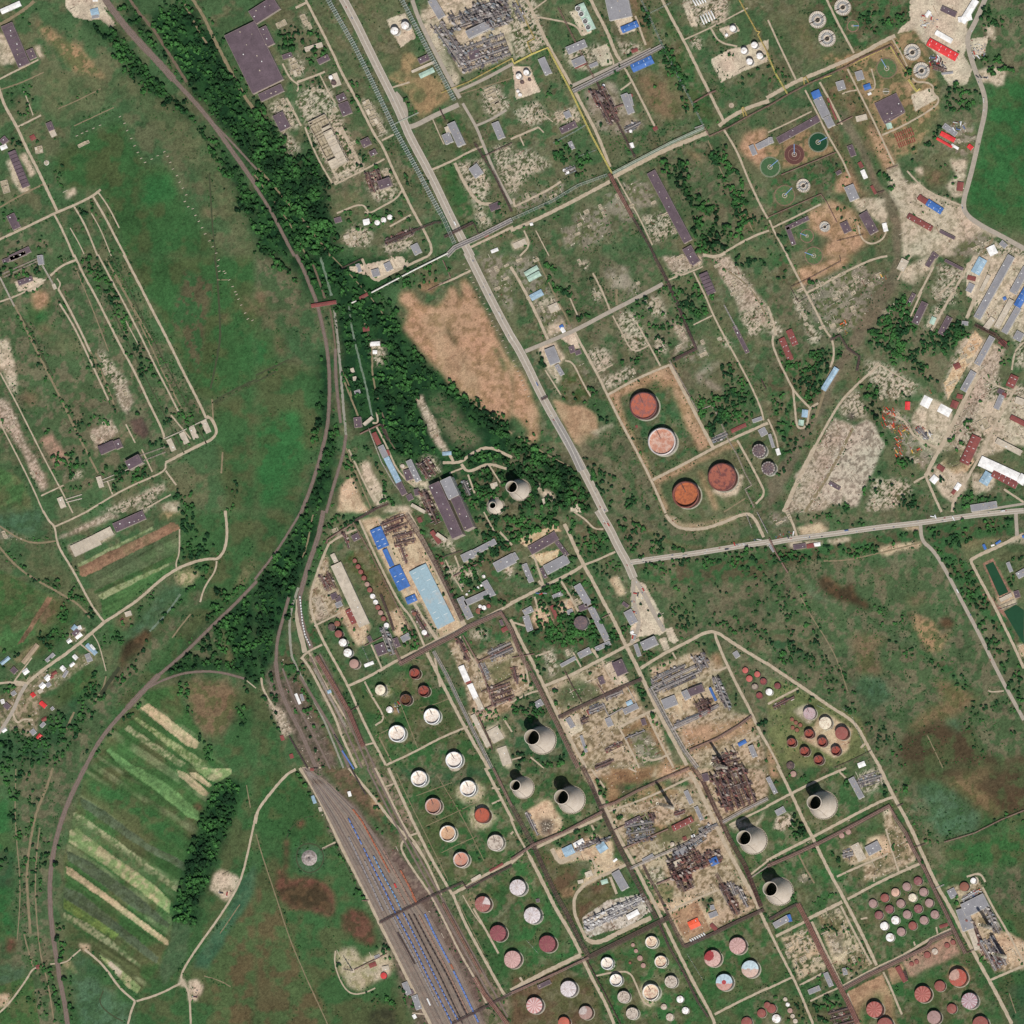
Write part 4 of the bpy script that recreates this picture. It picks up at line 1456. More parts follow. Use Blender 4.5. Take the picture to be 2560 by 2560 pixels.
B wh 5 165,1200 200,1175 220,1205 house
B dk 6 75,1195 105,1165 135,1195 house
B lb 5 0,1135 60,1085 75,1105 house
B wh 5 330,1250 360,1220 385,1250 house
B rs 4 370,1240 395,1225 405,1245 house
B wh 5 290,1310 320,1280 345,1310 house
B gr 4 340,1300 370,1280 390,1305 house
B rs 5 385,1215 420,1195 430,1215 house
B cn 4 280,1350 310,1330 330,1350 house
B rd 5 225,1375 250,1360 270,1385 house
B rd 6 290,1445 315,1425 355,1460 house
B dk 6 20,1465 50,1435 85,1465 house
B wh 5 0,1420 25,1410 35,1440 house
B gr 5 80,1365 110,1345 125,1370 house
B rd 6 270,1700 295,1670 320,1690 house
B gr 4 225,1660 250,1630 275,1660 house
B rs 5 310,1560 345,1540 355,1565 house
B gr 5 300,1610 330,1580 345,1600 house
B gr 4 380,1480 400,1465 410,1485 house
B cn 5 935,760 980,745 1000,775 small tan hut in a yard
B wh 4 0,1650 30,1630 60,1640 house
B rs 4 905,815 925,800 935,815 small orange hut in a yard
@ 640 1280
G mead2 0,0 340,0 0,500
G forest 340,0 500,0 520,60 420,300 330,580 300,760 220,860 150,1000 100,1200 0,1300 0,520
G mead2 0,1300 60,1400 180,1700 240,1932 0,1932
G gspot 640,380 760,260 860,280 1080,740 1000,760 900,580
G dgr 620,240 740,200 860,260 780,300
G grav 540,150 700,100 760,150 650,200
G yard 530,310 560,440 640,640 700,860 560,780 410,840 400,640 430,520 490,400
G psoil 790,60 920,40 960,60 1120,-10 1160,20 1330,380 1540,830 1580,880 1380,970 1240,680 1150,700 1000,440
G psoil 980,760 1090,720 1170,900 1060,940
G psoil 620,760 700,720 860,860 830,990 760,1010 700,900
G rub 430,660 490,640 550,780 470,830
G psoil 500,1500 1000,1800 500,1500
G grav 1160,740 1250,700 1380,940 1280,960
G mead 460,820 720,1300 680,1340 500,1020
G mead 1080,1180 1300,1080 1400,1300 1580,1620 1640,1660 1760,1932 1000,1932 800,1500 700,1300
G mead 1430,1000 1540,960 1600,1200 1500,1180
G brown 1000,1280 1100,1250 1200,1330 1080,1380
G brown 880,350 960,420 1060,720 980,740 900,560
G lush 1600,900 1850,780 1932,950 1700,1060 1600,1000
G yard 1450,1000 1520,960 1640,1100 1850,1000 1932,940 1932,1450 1640,1540 1600,1400 1530,1180
G gyd 1740,1180 1932,1100 1932,1280 1800,1290
G yard 1600,1500 1932,1400 1932,1500 1700,1600 1780,1780 1740,1790 1640,1600
G pale 1730,1640 1830,1580 1890,1700 1780,1750
G pale 1820,1790 1890,1760 1932,1880 1932,1932 1880,1932
G railb 130,1200 200,1100 300,1350 420,1500 600,1900 620,1932 400,1932 300,1750 180,1400
G gbr 200,1200 350,1300 500,1600 620,1850 500,1900 300,1600
G sidng 380,1060 480,1060 620,1300 700,1500 840,1760 920,1932 760,1932 600,1600 480,1350 350,1100
G railb 60,1240 200,1050 330,1330 520,1700 640,1932 380,1932 260,1650 120,1420
G lush 160,1000 260,1000 330,1180 220,1280 180,1200
G lush 420,840 500,1000 400,1020 360,900
G lush 1180,0 1400,0 1500,600 1600,820 1400,550 1250,150
G ruin 1300,160 1480,200 1500,300 1360,240
G lot 1560,340 1700,320 1720,360 1600,400
G lush 1700,60 1932,0 1932,700 1820,740 1600,560 1560,420 1700,300
G ruin 1380,380 1700,460 1560,560 1480,500
G ruin 1610,900 1740,880 1760,940 1640,960
G ruin 1870,400 1932,380 1932,480 1880,500
G rub 80,1420 200,1500 280,1660 200,1700 130,1540
G soil 1040,1440 1080,1500 1050,1540 1020,1480
G gravpad 980,1300 1040,1370 990,1400 900,1380
C tree 9 340,20 500,0 420,300 330,560 300,720 230,850 150,1000 110,1180 60,1250 0,1300 0,520 200,280
C tree 6 370,430 530,80 640,60 520,200 480,380 420,560
C tree 5 540,60 620,30 780,60 700,160 620,130
C tree 5 600,210 700,150 690,260 620,260
C shrub 1 640,280 860,300 1080,740 1000,760 800,560 700,400
C tree 5 1150,60 1250,150 1500,520 1600,800 1560,820 1380,500 1200,180
C tree 6 1680,50 1932,0 1932,320 1700,420 1600,560 1500,440 1700,250 1750,200
C tree 6 1530,560 1660,440 1800,560 1932,640 1932,700 1700,780 1600,640
C tree 5 1080,880 1240,860 1250,1000 1080,1060
C tree 4 560,780 640,800 760,1000 840,1010 700,1040
C tree 4 400,620 460,600 640,600 560,640
C tree 6 100,1260 160,1200 200,1400 100,1480 40,1400
C tree 6 200,1130 330,1130 520,1560 600,1780 480,1600 360,1350 280,1260
C tree 5 270,1380 420,1480 440,1700 520,1932 400,1700 300,1500
C tree 5 140,1500 220,1700 240,1760 200,1680 120,1560
C tree 4 730,1190 760,1180 760,1240 720,1240
C tree 4 780,1350 840,1370 840,1420 790,1420
C tree 3 1240,1000 1340,960 1300,1060 1320,1140
C tree 3 420,1040 560,1100 700,1320 780,1600 720,1480
C tree 3 1430,1200 1560,1380 1600,1500 1540,1400
C tree 3 1550,1440 1932,1520 1932,1780 1700,1600
C tree 4 1900,1640 1932,1600 1932,1760 1900,1720
C shrub 1.3 240,960 360,980 360,1060 260,1060
C shrub 1 1080,1180 1300,1080 1560,1600 1100,1932 800,1500
C tree 4 1600,900 1760,780 1800,900 1650,1000
C tree 4 1330,150 1500,330 1450,340 1330,250
C tree 4 740,880 860,860 860,940 760,940
R rail 6 345,-10 200,230 100,370 -10,510
R rail 12 510,-10 470,200 400,380 350,560 320,680 350,860 420,1030
R rail 8 250,640 200,820 160,960 150,1130
R rail 11 150,1130 165,1280 230,1460 330,1640 420,1850 460,1940
R stone 6 320,570 260,750 250,900 270,1090
R pale 12 320,660 310,800 340,940 370,1060
R stone 5 270,1090 330,1220 420,1390 510,1560 600,1780 660,1932
R rail 5 200,1180 290,1420 400,1620 520,1850 560,1940
R dirt 2 830,1340 980,1560
R dirt 2 1080,1420 1220,1780
R dirt 2 1230,1480 1330,1460 1480,1400
R dirt 2 980,1060 1240,1120
R dirt 2 1000,1640 900,1690
R rail 7 330,1240 460,1450 600,1680 700,1932
R path 7 350,1100 420,1200 500,1360 600,1550 650,1700 760,1932
R path 7 550,240 480,400 400,660 430,800 500,960 600,1140 700,1320 800,1560 980,1910
R path 6 550,240 620,190 760,130
R path 6 340,1110 380,1060 500,1000
R path 5 400,1060 520,1300 680,1560
R path 8 700,1310 860,1240 1080,1110 1270,1020 1380,960
R path 8 1380,960 1580,870 1840,740 1932,690
R path 9 930,50 1000,260 1100,500 1240,780 1380,980
R path 14 1140,0 1300,290 1420,560 1580,870
R path 5 820,1280 880,1400 980,1560 900,1610
R path 6 980,1910 1180,1820 1400,1700 1600,1620
R path 9 1290,1060 1390,1260 1500,1480 1640,1740 1760,1940
R path 5 1540,940 1600,1060 1700,1200
R path 6 780,60 900,330 1080,690 1180,800 1270,1010
R path 5 440,860 640,760
R path 5 1500,330 1540,430 1510,470
R path 4 1430,360 1480,470 1560,600
R path 5 870,1000 950,1180
R path 4 1720,0 1800,150
R path 6 1840,150 1932,250
R path 6 1350,1100 1390,1320
R path 5 500,950 520,1010
R path 5 490,1930 350,1932
R path 5 900,1740 820,1760
R path 5 1870,1560 1932,1660
R dirt 4 920,1680 1020,1880
R dirt 4 430,20 380,280 340,360
R path 6 40,1250 50,1340 150,1500
B bl 9 858,140 940,108 1000,250 bright blue roofed hall, northern of the pair
B bl 8 955,290 985,275 1040,400 blue roofed link sheds
B bl 9 1000,432 1085,400 1160,560 bright blue roofed hall, southern of the pair
B bl 7 1125,650 1195,620 1215,665 small bright blue roofed hall
B lbx 10 1152,450 1280,392 1495,820 large pale blue streaked warehouse roof
B cn 9 565,410 640,375 855,835 very long pale ribbed warehouse
B cn 7 560,325 590,310 620,370 narrow pale end shed
B rs 7 672,745 718,728 768,830 maroon roofed hall beside the long pale warehouse
B dk 6 720,180 770,155 785,200 small dark roofed block
B dk 6 560,625 605,605 620,645 dark hut
B dk 6 590,650 630,630 650,660 dark hut
B gr 6 595,690 640,670 655,705 grey hut
B dk 6 835,945 860,930 880,970 small dark block
B gr 7 1090,945 1150,910 1170,950 grey roofed block with white sides
B dk 8 1030,960 1065,945 1090,1010 brown block in the pipework
B dk 8 890,1010 960,980 990,1060 low brown process block
B wh 5 815,1150 880,1125 890,1145 long white shed
B lb 4 535,1350 560,1340 570,1360 tiny pale blue hut
B wh 4 290,1375 308,1370 340,1445 narrow white shed beside the siding
B gr 4 330,1380 350,1370 365,1420 grey hut beside the siding
B gr 8 1545,325 1630,285 1650,340 grey roofed link block
B gr 9 1630,290 1800,200 1815,240 long grey roofed block below the power station
B gr 8 1790,385 1932,310 1960,380 grey roofed hall
B gr 8 1515,655 1565,635 1640,790 grey roofed wing
B gr 8 1565,670 1740,590 1760,630 grey roofed hall between two wings
B gr 8 1700,530 1745,515 1810,625 grey roofed wing
B wh 8 1525,1170 1565,1155 1615,1270 white roofed hall
B rs 5 1580,1280 1615,1265 1625,1285 narrow red shed
B wh 7 1595,1310 1630,1290 1680,1400 white roofed hall
B cn 7 1645,1410 1680,1395 1725,1490 pale roofed hall
B cn 6 1620,1540 1650,1520 1770,1760 long bright pale roofed hall
B cn 4 1745,1660 1820,1610 1870,1700 pale bare concrete slab
B cn 4 1820,1790 1885,1760 1930,1890 pale bare concrete slab
B rs 4 1215,50 1240,35 1255,70 small red shed
B rs 9 1310,150 1340,140 1400,230 brown hopper block
B cn 9 1345,170 1380,160 1450,210 pale diagonal conveyor
B rs 4 180,1690 205,1685 215,1720 small red hut beside the yard tracks
B rs 4 250,1830 275,1825 285,1855 small red hut beside the yard tracks
B dk 6 1835,820 1855,810 1870,850 small dark hut
B rs 5 1850,880 1890,860 1900,890 small rusty hut
X rst 9 470,490 560,440 620,560
X rst 8 650,160 680,150 715,270
X gry 14 930,880 990,850 1070,1060
X rst 6 940,70 1120,0 1150,120
X rst 5 1010,170 1170,130 1230,230
X rst 5 1070,260 1110,240 1160,380
X rst 12 1500,960 1540,940 1630,1120
X gry 10 1760,1040 1932,960 1932,1060
X rst 10 1760,1320 1932,1260 1932,1420
X rst 5 1160,750 1210,730 1330,930
X gry 10 1670,1150 1720,1130 1780,1260
T rsd 8 745,368 16
T rsd 8 770,412 18
T rsd 8 790,452 18
T rsd 9 814,498 18
T pnk 8 838,545 18
T rsd 9 858,588 19
T wh 7 880,636 19
T wh 7 902,680 18
T rsd 9 920,720 18
T pnk 9 940,760 18
T rsd 9 962,805 18
T wh 8 985,855 19
T dk 10 570,868 26
T rs 10 612,842 21
T rsd 11 622,920 28
T wh 11 655,985 30
T wh 11 692,1062 32
T pnk 12 740,1145 36
T frr 13 1195,1218 40
T frr 13 1263,1350 42
T frb 13 1128,1415 42
T wcr 13 938,1342 40
T wh 8 1007,1492 24
T frw 14 1325,1540 60
T frw 14 1062,1670 62
T frw 14 1492,1870 62
T wh 7 1270,910 20
T rs 6 1195,768 16
T wh 5 1717,487 13
T rsd 5 1403,385 12
T rs 5 1430,432 13
T rs 6 1680,748 22
T wh 6 1720,722 17
T wh 5 1690,712 13
T rsd 5 1755,710 15
T wh 5 1590,622 9
T wh 5 1612,600 9
T rs 5 1645,590 9
T wh 5 1675,570 9
T wh 5 1700,555 9
P brn 5 735,85 860,300 960,500 1080,740 1170,900 1240,1040
P brn 6 740,70 900,-20
P brn 5 540,220 530,240 540,210 740,80
P brn 13 1130,20 1250,200 1350,380 1450,580 1560,820
P brn 12 1080,1150 1300,1030 1500,930 1600,870 1850,760 1932,900
P brn 7 1050,1040 1095,1140
P gry 9 1340,1050 1440,1230 1530,1420 1640,1650 1780,1932
P brn 5 1560,930 1700,1180 1790,1460 1660,1520
P brn 6 940,620 1010,800 1040,900
P brn 5 1490,490 1620,420 1720,370
P brn 4 1340,380 1440,330 1560,290
P brn 5 1680,1130 1932,1010
P brn 4 1700,1360 1932,1250
P teal 3 800,1010 870,1170
P brn 3 820,1010 960,940
P brn 4 700,1510 780,1460
P stone 7 440,1180 560,1400 680,1620
P rst 12 460,1090 560,1260 700,1500 810,1770
P brn 4 1680,1540 1770,1740 1785,1800
W dk 590,1680 660,1790 10 railway tank wagon
W blu 650,1800 740,1940 16 dark railway wagon
W whi 330,630 350,830 370,930 410,1010 18 white railway tank wagon
W drk 250,1690 390,1932 22 brown railway wagon
V 6 1050,1440 1080,1500 lot
R rail 5 480,1070 620,1340 760,1640 900,1932
R rail 5 450,1080 590,1350 730,1650 850,1932
R rail 5 410,1090 550,1370 690,1680 800,1932
C tree 6 1640,60 1932,20 1932,300 1760,330 1640,240
@ 1280 1280
G scrub 560,0 1150,0 1200,100 1400,150 1932,50 1932,1100 1560,900 1200,1000 1000,600 880,330 780,100
G lush 0,0 380,0 500,100 300,140 100,250 0,250
G lush 400,30 700,30 800,290 600,400 480,200
G lush 940,400 1400,370 1932,300 1932,500 1200,560 1000,520
G olive 1250,600 1350,640 1400,800 1200,860 1150,700
G olive 1150,0 1700,0 1500,90 1300,80 1180,30
G psoil 1160,20 1230,110 1320,140 1500,120 1700,50 1660,30 1480,80 1280,90 1220,40
G brown 1200,70 1300,140 1500,150 1700,70 1690,40 1500,80 1280,80
G brownr 850,0 950,60 1100,170 1300,250 1500,270 1800,180 1840,200 1500,300 1250,270 1050,190
G lush 240,560 480,440 560,440 900,1000 200,1150 100,1000 0,800 0,660
G lush 100,900 700,880 820,1000 500,1180 200,1080
G yardp 130,330 350,280 340,400 220,400 180,360
G yardp 40,210 330,90 380,150 330,150 100,260
G yardp 140,320 240,520 210,450
G psoil 170,720 250,680 320,840 200,890 150,820
G psoil 330,700 450,640 480,760 360,760
G ruin 440,560 520,540 580,700 500,700
G lot 900,500 1000,540 1140,800 1160,900 1120,930 1080,920 900,960 900,870 940,820 900,700
G lot 1110,960 1160,940 1190,1030 1150,1050
G lot 1160,880 1210,870 1255,970 1220,1000 1180,960
G psoil 735,500 800,475 850,580 870,620 820,635 780,600
G ruin 230,1060 310,1030 350,1200 290,1260
G ruin 400,1050 480,1030 470,1100 430,1110
G yard 270,1320 700,1120 900,1290 1000,1500 1080,1500 1230,1932 500,1932 300,1420
G yard 1030,1180 1400,1050 1500,1120 1620,1180 1560,1250 1560,1400 1700,1500 1800,1540 1880,1680 1932,1932 1380,1932 1200,1620 1100,1400
G dsoil2 820,1640 1020,1540 1230,1932 980,1932
G grav 870,1680 1010,1620 1160,1880 1000,1932 960,1900
G pale 1260,1700 1350,1640 1380,1700 1300,1740
G psoil 1160,1400 1380,1330 1340,1480 1250,1540
G pale 1210,1440 1190,1420 1260,1480
G olive 320,1340 620,1220 680,1400 400,1500 320,1440
G olive 1450,1300 1630,1200 1780,1480 1660,1540 1560,1260
G soil 1490,1080 1560,1060 1600,1150 1540,1180
G soil 1280,1640 1820,1540 1850,1640 1330,1830
G lot 380,1560 500,1520 540,1640 430,1700
G yard 0,920 60,1060 170,1340 0,1400
G dgr 0,1500 240,1440 420,1760 440,1880 0,1900
G lush 960,1040 1180,1060 1000,1160 930,1110
G scrub 1600,1050 1932,1180 1932,1932 1830,1560 1640,1200
G yard 500,1250 600,1230 760,1300 700,1350
G lot 700,1140 760,1120 900,1290 780,1300
C tree 7 0,0 380,0 380,110 100,220 0,260
C tree 5 360,60 430,60 560,360 420,440 440,250
C tree 6 420,40 540,20 640,130 720,140 780,270 620,370 540,250
C tree 6 780,120 900,260 930,340 1200,330 1350,300 1300,250 1000,140 850,0
C tree 4 600,420 820,360 900,540 880,580 820,500 720,500 760,640 640,500
C tree 6 950,560 1080,860 1060,860 960,680
C tree 5 1060,650 1160,860 1100,820
C tree 5 940,360 1500,340 1932,280 1932,400 1400,420 1000,520
C tree 1.6 1000,540 1932,420 1932,1040 1600,920 1250,980 1180,840
C tree 4 1180,700 1400,700 1380,900 1240,920
C tree 3.5 1500,880 1700,900 1932,1080 1932,900 1700,760
C tree 6 120,900 460,760 560,920 700,980 740,900 800,980 640,1080 460,1020 180,1060
C tree 6 620,720 700,760 840,980 800,1010 700,840
C tree 6 520,460 600,520 720,780 640,700
C tree 5 250,560 400,540 400,620 260,620
C tree 5 0,680 160,650 140,720 0,760
C tree 6 170,1090 240,1080 280,1250 220,1260
C tree 5 480,1200 600,1190 600,1240 480,1230
C tree 4 510,1150 630,1080 620,1120
C tree 5 810,860 900,880 880,960 830,950
C tree 5 960,1060 1060,1030 1120,1060 1000,1150
C tree 5 890,1120 960,1240 1100,1480 1100,1600 1180,1700 1100,1650 980,1400
C tree 4 980,1160 1160,1120 1160,1080 1250,1060 1240,1120 1020,1210
C tree 4 1380,1010 1560,960 1600,1050 1500,1080 1400,1040
C tree 4 1600,1100 1700,1060 1780,1100 1760,1140
C tree 4 1640,1180 1932,1900 1900,1900 1700,1400
C tree 6 440,1180 380,1180 360,1260 390,1200
C tree 5 300,1340 360,1360 360,1560 300,1440
C tree 5 0,1240 120,1200 180,1380 20,1420
C tree 3 1130,1420 1200,1400 1220,1480 1150,1500
C tree 5 500,1720 560,1780 570,1860 530,1850
C tree 5 60,360 180,440 200,560 40,560
C tree 5 280,430 450,380 500,430 300,520
C shrub 2 560,280 620,240 640,400 580,420
C shrub 1.5 1150,20 1700,0 1500,90 1250,90
C shrub 2 1180,60 1932,100 1932,220 1300,280
C tree 4 0,1500 100,1440 230,1460 260,1560 80,1600 20,1800
C tree 4 420,1480 1000,1300 900,1340
C tree 4 1000,480 980,560 940,470
C tree 5 1830,1560 1932,1700 1932,1560
C shrub 2 1000,1540 1180,1700 1340,1930 1240,1930 1100,1650
R road 21 650,-15 740,130 800,260 870,380 920,500
R road 11 920,500 1000,620 1080,780 1150,900
R road 10 915,520 920,700 960,800 950,900 900,990
R road 13 900,380 1100,350 1400,310 1700,260 1940,225
R path 10 395,90 470,250 540,400 600,500 680,660 760,800 860,1010
R path 11 860,1010 920,1120 1000,1290 1100,1500 1200,1690 1320,1910
R path 9 -10,690 150,610 300,530 450,460 540,400
R path 6 540,400 650,360 780,300
R path 5 470,0 560,60 620,130 690,130
R path 9 250,1310 450,1230 620,1140 850,1020 960,960
R path 7 650,1100 600,1030
R path 9 970,1180 1080,1110 1200,1040 1330,980 1450,910 1540,900 1640,970 1780,1060 1932,1150
R path 9 -10,810 60,960 160,1140 240,1310 320,1480 420,1680 560,1932
R path 8 200,520 250,580
R path 8 1530,900 1540,960 1600,1100 1650,1210 1720,1350 1800,1500 1870,1660 1932,1760
R path 8 800,1630 1010,1520 1100,1490
R path 5 810,1630 900,1800 960,1932
R path 6 1020,1530 1100,1700 1220,1932
R path 6 1520,1190 1560,1200 1640,1160
R path 5 680,1120 740,1250 800,1310
R path 6 370,520 420,600 500,750
R path 5 380,760 420,660
R path 6 170,640 200,740
R path 5 0,830 100,860
R path 9 1160,20 1210,90 1290,130 1450,130 1620,70 1740,15 1820,20 1900,190
R path 5 80,1060 130,1300
R path 5 -10,1440 120,1370 200,1350
R path 5 180,1090 290,1050
R path 5 460,1060 520,1170
R path 6 980,1850 1080,1880 1200,1820
R path 6 1760,1760 1870,1690
R path 4 0,1870 70,1850
R path 4 140,1850 240,1932
R path 5 1210,1060 1240,1110
R path 6 620,1040 650,1100
R path 6 140,260 200,430 240,560
B dk 8 118,262 320,145 352,205 dark and grey roofed hall, north wing of a courtyard
B dk 8 320,230 350,215 430,320 dark roofed east wing of a courtyard
B gr 8 230,410 400,320 440,380 grey roofed south wing of a courtyard
B dk 6 207,430 230,415 265,490 dark small wing of a courtyard
B gr 6 72,400 110,385 165,520 grey roofed block among trees
B gr 6 -10,325 20,300 50,350 grey hall end
B gr 6 300,630 370,600 385,625 small grey shed
B gr 7 470,570 510,530 600,680 long narrow grey roofed block
B dk 7 495,715 560,690 580,725 dark wing
B gr 9 570,725 615,710 740,960 long narrow flat dark grey office block
B gr 7 625,1020 735,970 745,1000 grey roofed cross wing
B gr 7 492,1065 580,1020 600,1060 grey roofed block among trees
B gr 6 360,1150 470,1090 485,1110 grey roofed block among trees
B gr 7 75,745 140,710 165,745 grey roofed block
B gr 7 80,790 125,775 160,890 grey roofed block
B rs 6 285,710 310,705 350,800 maroon roofed hall
B gr 5 410,745 450,730 465,760 small grey shed
T blg 13 518,835 52 large round dark roofed reservoir
B gr 8 845,765 895,725 945,820 grey roofed block on the car park
B dk 6 820,690 850,680 890,710 dark block by the car park
B gr 13 965,985 1070,935 1100,995 tall grey roofed gate block casting a black shadow
B gr 6 918,1005 945,990 975,1080 grey roofed gate wing
B dk 11 752,1145 825,1105 870,1205 dark roofed substation hall
B dk 5 645,1250 685,1235 705,1290 small dark roofed block
B gr 6 165,1440 215,1410 240,1450 small grey roofed hut
B gr 6 700,1565 740,1545 765,1605 small grey roofed block
B dk 6 970,1570 1000,1555 1015,1600 small dark block
B gr 8 1125,1420 1225,1380 1250,1450 grey roofed block
B dk 12 1320,1340 1425,1300 1455,1350 dark roofed process hall
B gr 10 1275,1360 1320,1340 1350,1400 grey roofed wing of the process hall
B bl 8 1485,1330 1500,1325 1545,1420 narrow blue roofed cover
B bl 5 1705,1745 1760,1715 1768,1740 small blue roofed shed
B lb 6 860,1435 900,1415 910,1445 small pale blue roofed block
B gr 5 1660,1060 1700,1050 1725,1090 small grey shed
B gr 6 835,1490 940,1440 955,1480 grey process deck
B wh 4 890,905 912,895 920,912 small white hut
B gr 9 1780,1770 1815,1755 1850,1840 grey roofed block
B gr 6 400,1560 440,1550 480,1620 pale grey pad building
B gr 6 510,1690 530,1685 570,1810 narrow grey shed
B rs 4 560,1500 585,1490 600,1520 small red hut
X gry 14 1360,1100 1450,1050 1500,1160
X gry 10 1040,1260 1300,1130 1320,1180
X gry 10 1060,1330 1420,1170 1440,1230
X gry 16 1500,1260 1570,1230 1680,1480
X rst 22 1360,1460 1480,1400 1560,1480
X gry 8 1220,1590 1540,1460 1550,1500
X gry 9 560,1480 680,1430 720,1480
X rst 10 500,1560 560,1530 600,1580
X gry 7 700,1370 830,1320 840,1380
X rst 20 1500,1860 1700,1800 1740,1932
X gry 6 850,1700 1000,1640 1010,1660
X rst 4 700,1780 830,1720 840,1760
X rst 4 620,1910 760,1850 780,1900
X rst 7 -10,1180 40,1160 70,1290
S 80 228,1722 105 150,1700 55
Y 64 1620,1932 - tall flare chimney
T sm 7 1760,1195 22
T sm 7 1850,1225 22
T sm 7 1790,1258 24
T rfr 8 1895,1278 24
T gfr 8 1830,1318 22
T rfr 8 1865,1385 24
T gfr 8 1932,1350 20
P brn 12 -5,890 60,1060 160,1240 250,1420 340,1600 440,1810 500,1932
P brn 9 350,1555 480,1490 650,1410 800,1340 980,1260
P gry 12 1040,1330 1100,1440 1180,1590 1300,1800 1400,1932
P gry 9 1050,1330 1250,1230 1400,1160
P gry 9 1210,1640 1400,1550 1560,1460
P gry 5 680,1440 730,1540 840,1480
P brn 4 400,1200 460,1320 530,1440
P brn 3 640,1290 700,1380
P brn 7 1340,1800 1550,1710 1700,1620 1810,1540
P cn 3 860,1300 940,1450
P brn 3 680,800 740,770
P gry 3 1770,20 1810,120
P gry 3 1850,0 1932,160
P brn 3 0,1100 170,1070
V 14 1680,240 1780,250 lot
V 6 1820,205 1880,215 lot
V 10 910,880 930,960 lot
V 8 900,600 1000,800 lot
V 8 195,600 250,620 lot
M 10 650,-15 740,130 800,260 870,380 1000,620 1080,780 1150,900
M 12 900,380 1100,350 1400,310 1700,260 1940,225
C tree 6 0,40 360,20 400,100 200,170 0,230
C tree 6 230,560 460,470 620,640 760,860 820,960 640,1060 480,1010 180,1060 120,920
C tree 5 0,1420 240,1400 250,1540 100,1600 0,1640
C tree 5 0,1820 420,1830 440,1932 0,1932
@ 1920 1280
G scrub 0,0 1932,0 1932,1932 0,1932
G lush 0,300 1000,150 1150,150 1160,220 800,300 400,360 0,420
G lush 1180,100 1900,30 1850,170 1430,230 1500,360 1932,1400 1932,1500 1400,500 1250,260
G marsh 370,500 460,480 560,560 650,540 660,600 780,700 760,740 640,700 480,640 400,580
G brown 800,430 860,430 850,490 800,480
G brown 1030,640 1180,640 1160,700 1060,700
G brown 640,900 900,960 800,1050 860,1250 700,1250 640,1060
G dry 1080,760 1250,820 1300,950 1400,880 1300,1060 1200,1040 1120,900
G marsh 1290,830 1360,790 1420,820 1400,870 1300,880
G drybr 1050,1620 1200,1500 1350,1420 1250,1260 1500,1350 1600,1400 1420,1520 1500,1600 1300,1600 1100,1700
G marsh2 1000,1700 1150,1620 1400,1560 1560,1640 1600,1780 1700,1860 1932,1780 1932,1932 1000,1932
G gteal 1360,1560 1480,1540 1460,1630 1380,1640
G gteal 620,1250 880,1240 900,1400 820,1500 700,1400
G gpath 280,480 340,600 560,740 900,920 1150,1010 1130,1040 850,900 500,720 300,620
G viv 1050,420 1150,430 1180,500 1100,480
G viv 1240,680 1310,680 1290,740 1250,730
G dgr 0,960 100,940 340,1100 200,1180 60,1080
G pale 1920,150 1932,150 1932,220 1800,240 1850,190
G tanz 1450,240 1600,210 1850,180 1600,340 1520,380
G olive 1440,260 1800,240 1932,250 1932,800 1700,700 1560,400
G pool 1640,400 1700,375 1815,605 1745,635
G poolr 1620,390 1700,355 1740,430 1840,610 1900,600 1900,650 1740,700 1730,640
G pool2 1780,750 1870,700 1932,740 1932,1000 1880,920
G pale 1730,680 1850,600 1880,690 1740,750
G brsoil 1610,620 1660,620 1932,1200 1932,1240
G psoil 1880,1000 1932,960 1932,1100 1900,1090
G psoil 830,270 950,240 1160,230 1150,260 1000,290 900,330 840,310
G psoil 1000,120 1150,100 1130,140 1040,130
G psoil 220,120 400,80 450,130 400,170 240,180
G grav 0,0 160,0 180,80 100,100 30,100
G pale 450,210 620,190 620,220 460,240
G pale 160,220 400,230 380,260 170,270
G tankyd 0,1240 250,1340 700,1560 780,1800 500,1932 80,1932 0,1700
G pale 190,1500 300,1440 360,1560 300,1600
G psoil 370,1560 440,1520 640,1640 600,1800 500,1860 250,1700 340,1620
G lush 1050,700 1080,820 1110,960 1140,1030 1400,1180 1460,1290 1620,1400 1550,1380 1380,1250 1120,1060 1020,700
G soil 0,1740 80,1900 40,1932 0,1932
G psoil 1720,640 1840,610 1880,640 1760,690
C tree 6 0,320 400,260 840,220 1000,210 1140,150 1150,200 900,240 800,310 500,350 0,400
C tree 6 1190,110 1850,50 1850,150 1440,220 1560,500 1932,1260 1932,1480 1600,920 1400,480 1260,280
C tree 3 0,440 220,480 350,800 420,1000 500,1200 300,1150 0,800
C tree 6 0,960 100,940 340,1120 200,1170 60,1080
C tree 6 350,870 400,900 420,1000 360,980
C tree 3 340,1080 560,1160 640,1400 680,1500 560,1500 360,1300 180,1240
C tree 6 590,1460 680,1470 680,1520 600,1530
C tree 4 880,970 1100,1050 1400,1180 1600,1360 1500,1370 1200,1140 900,1100
C shrub 3 620,780 1000,960 1200,1200 900,1400 900,1600 1050,1560 1200,1450 1400,1200 1100,700 800,600
C tree 4 790,680 1000,740 1060,840 860,880
C shrub 1.2 300,400 1350,300 1700,1300 1100,1500 700,1300 400,900
C tree 4 1480,1440 1760,1300 1932,1500 1700,1480 1520,1660 1760,1932 1640,1932 1480,1640
C tree 5 1700,1620 1900,1640 1850,1700 1720,1680
C shrub 2 1000,1560 1700,1500 1932,1932 1000,1932
C tree 3 700,1520 1000,1700 1050,1932 880,1932 740,1640
C tree 3 0,1220 260,1340 680,1540 560,1520 200,1400
C tree 5 1800,450 1880,460 1870,560 1800,520
C tree 5 1840,330 1932,300 1932,400 1860,380
C tree 6 1870,700 1932,640 1932,720
C shrub 3 0,400 900,320 1000,400 200,470
C tree 5 100,1310 140,1310 140,1370 110,1360
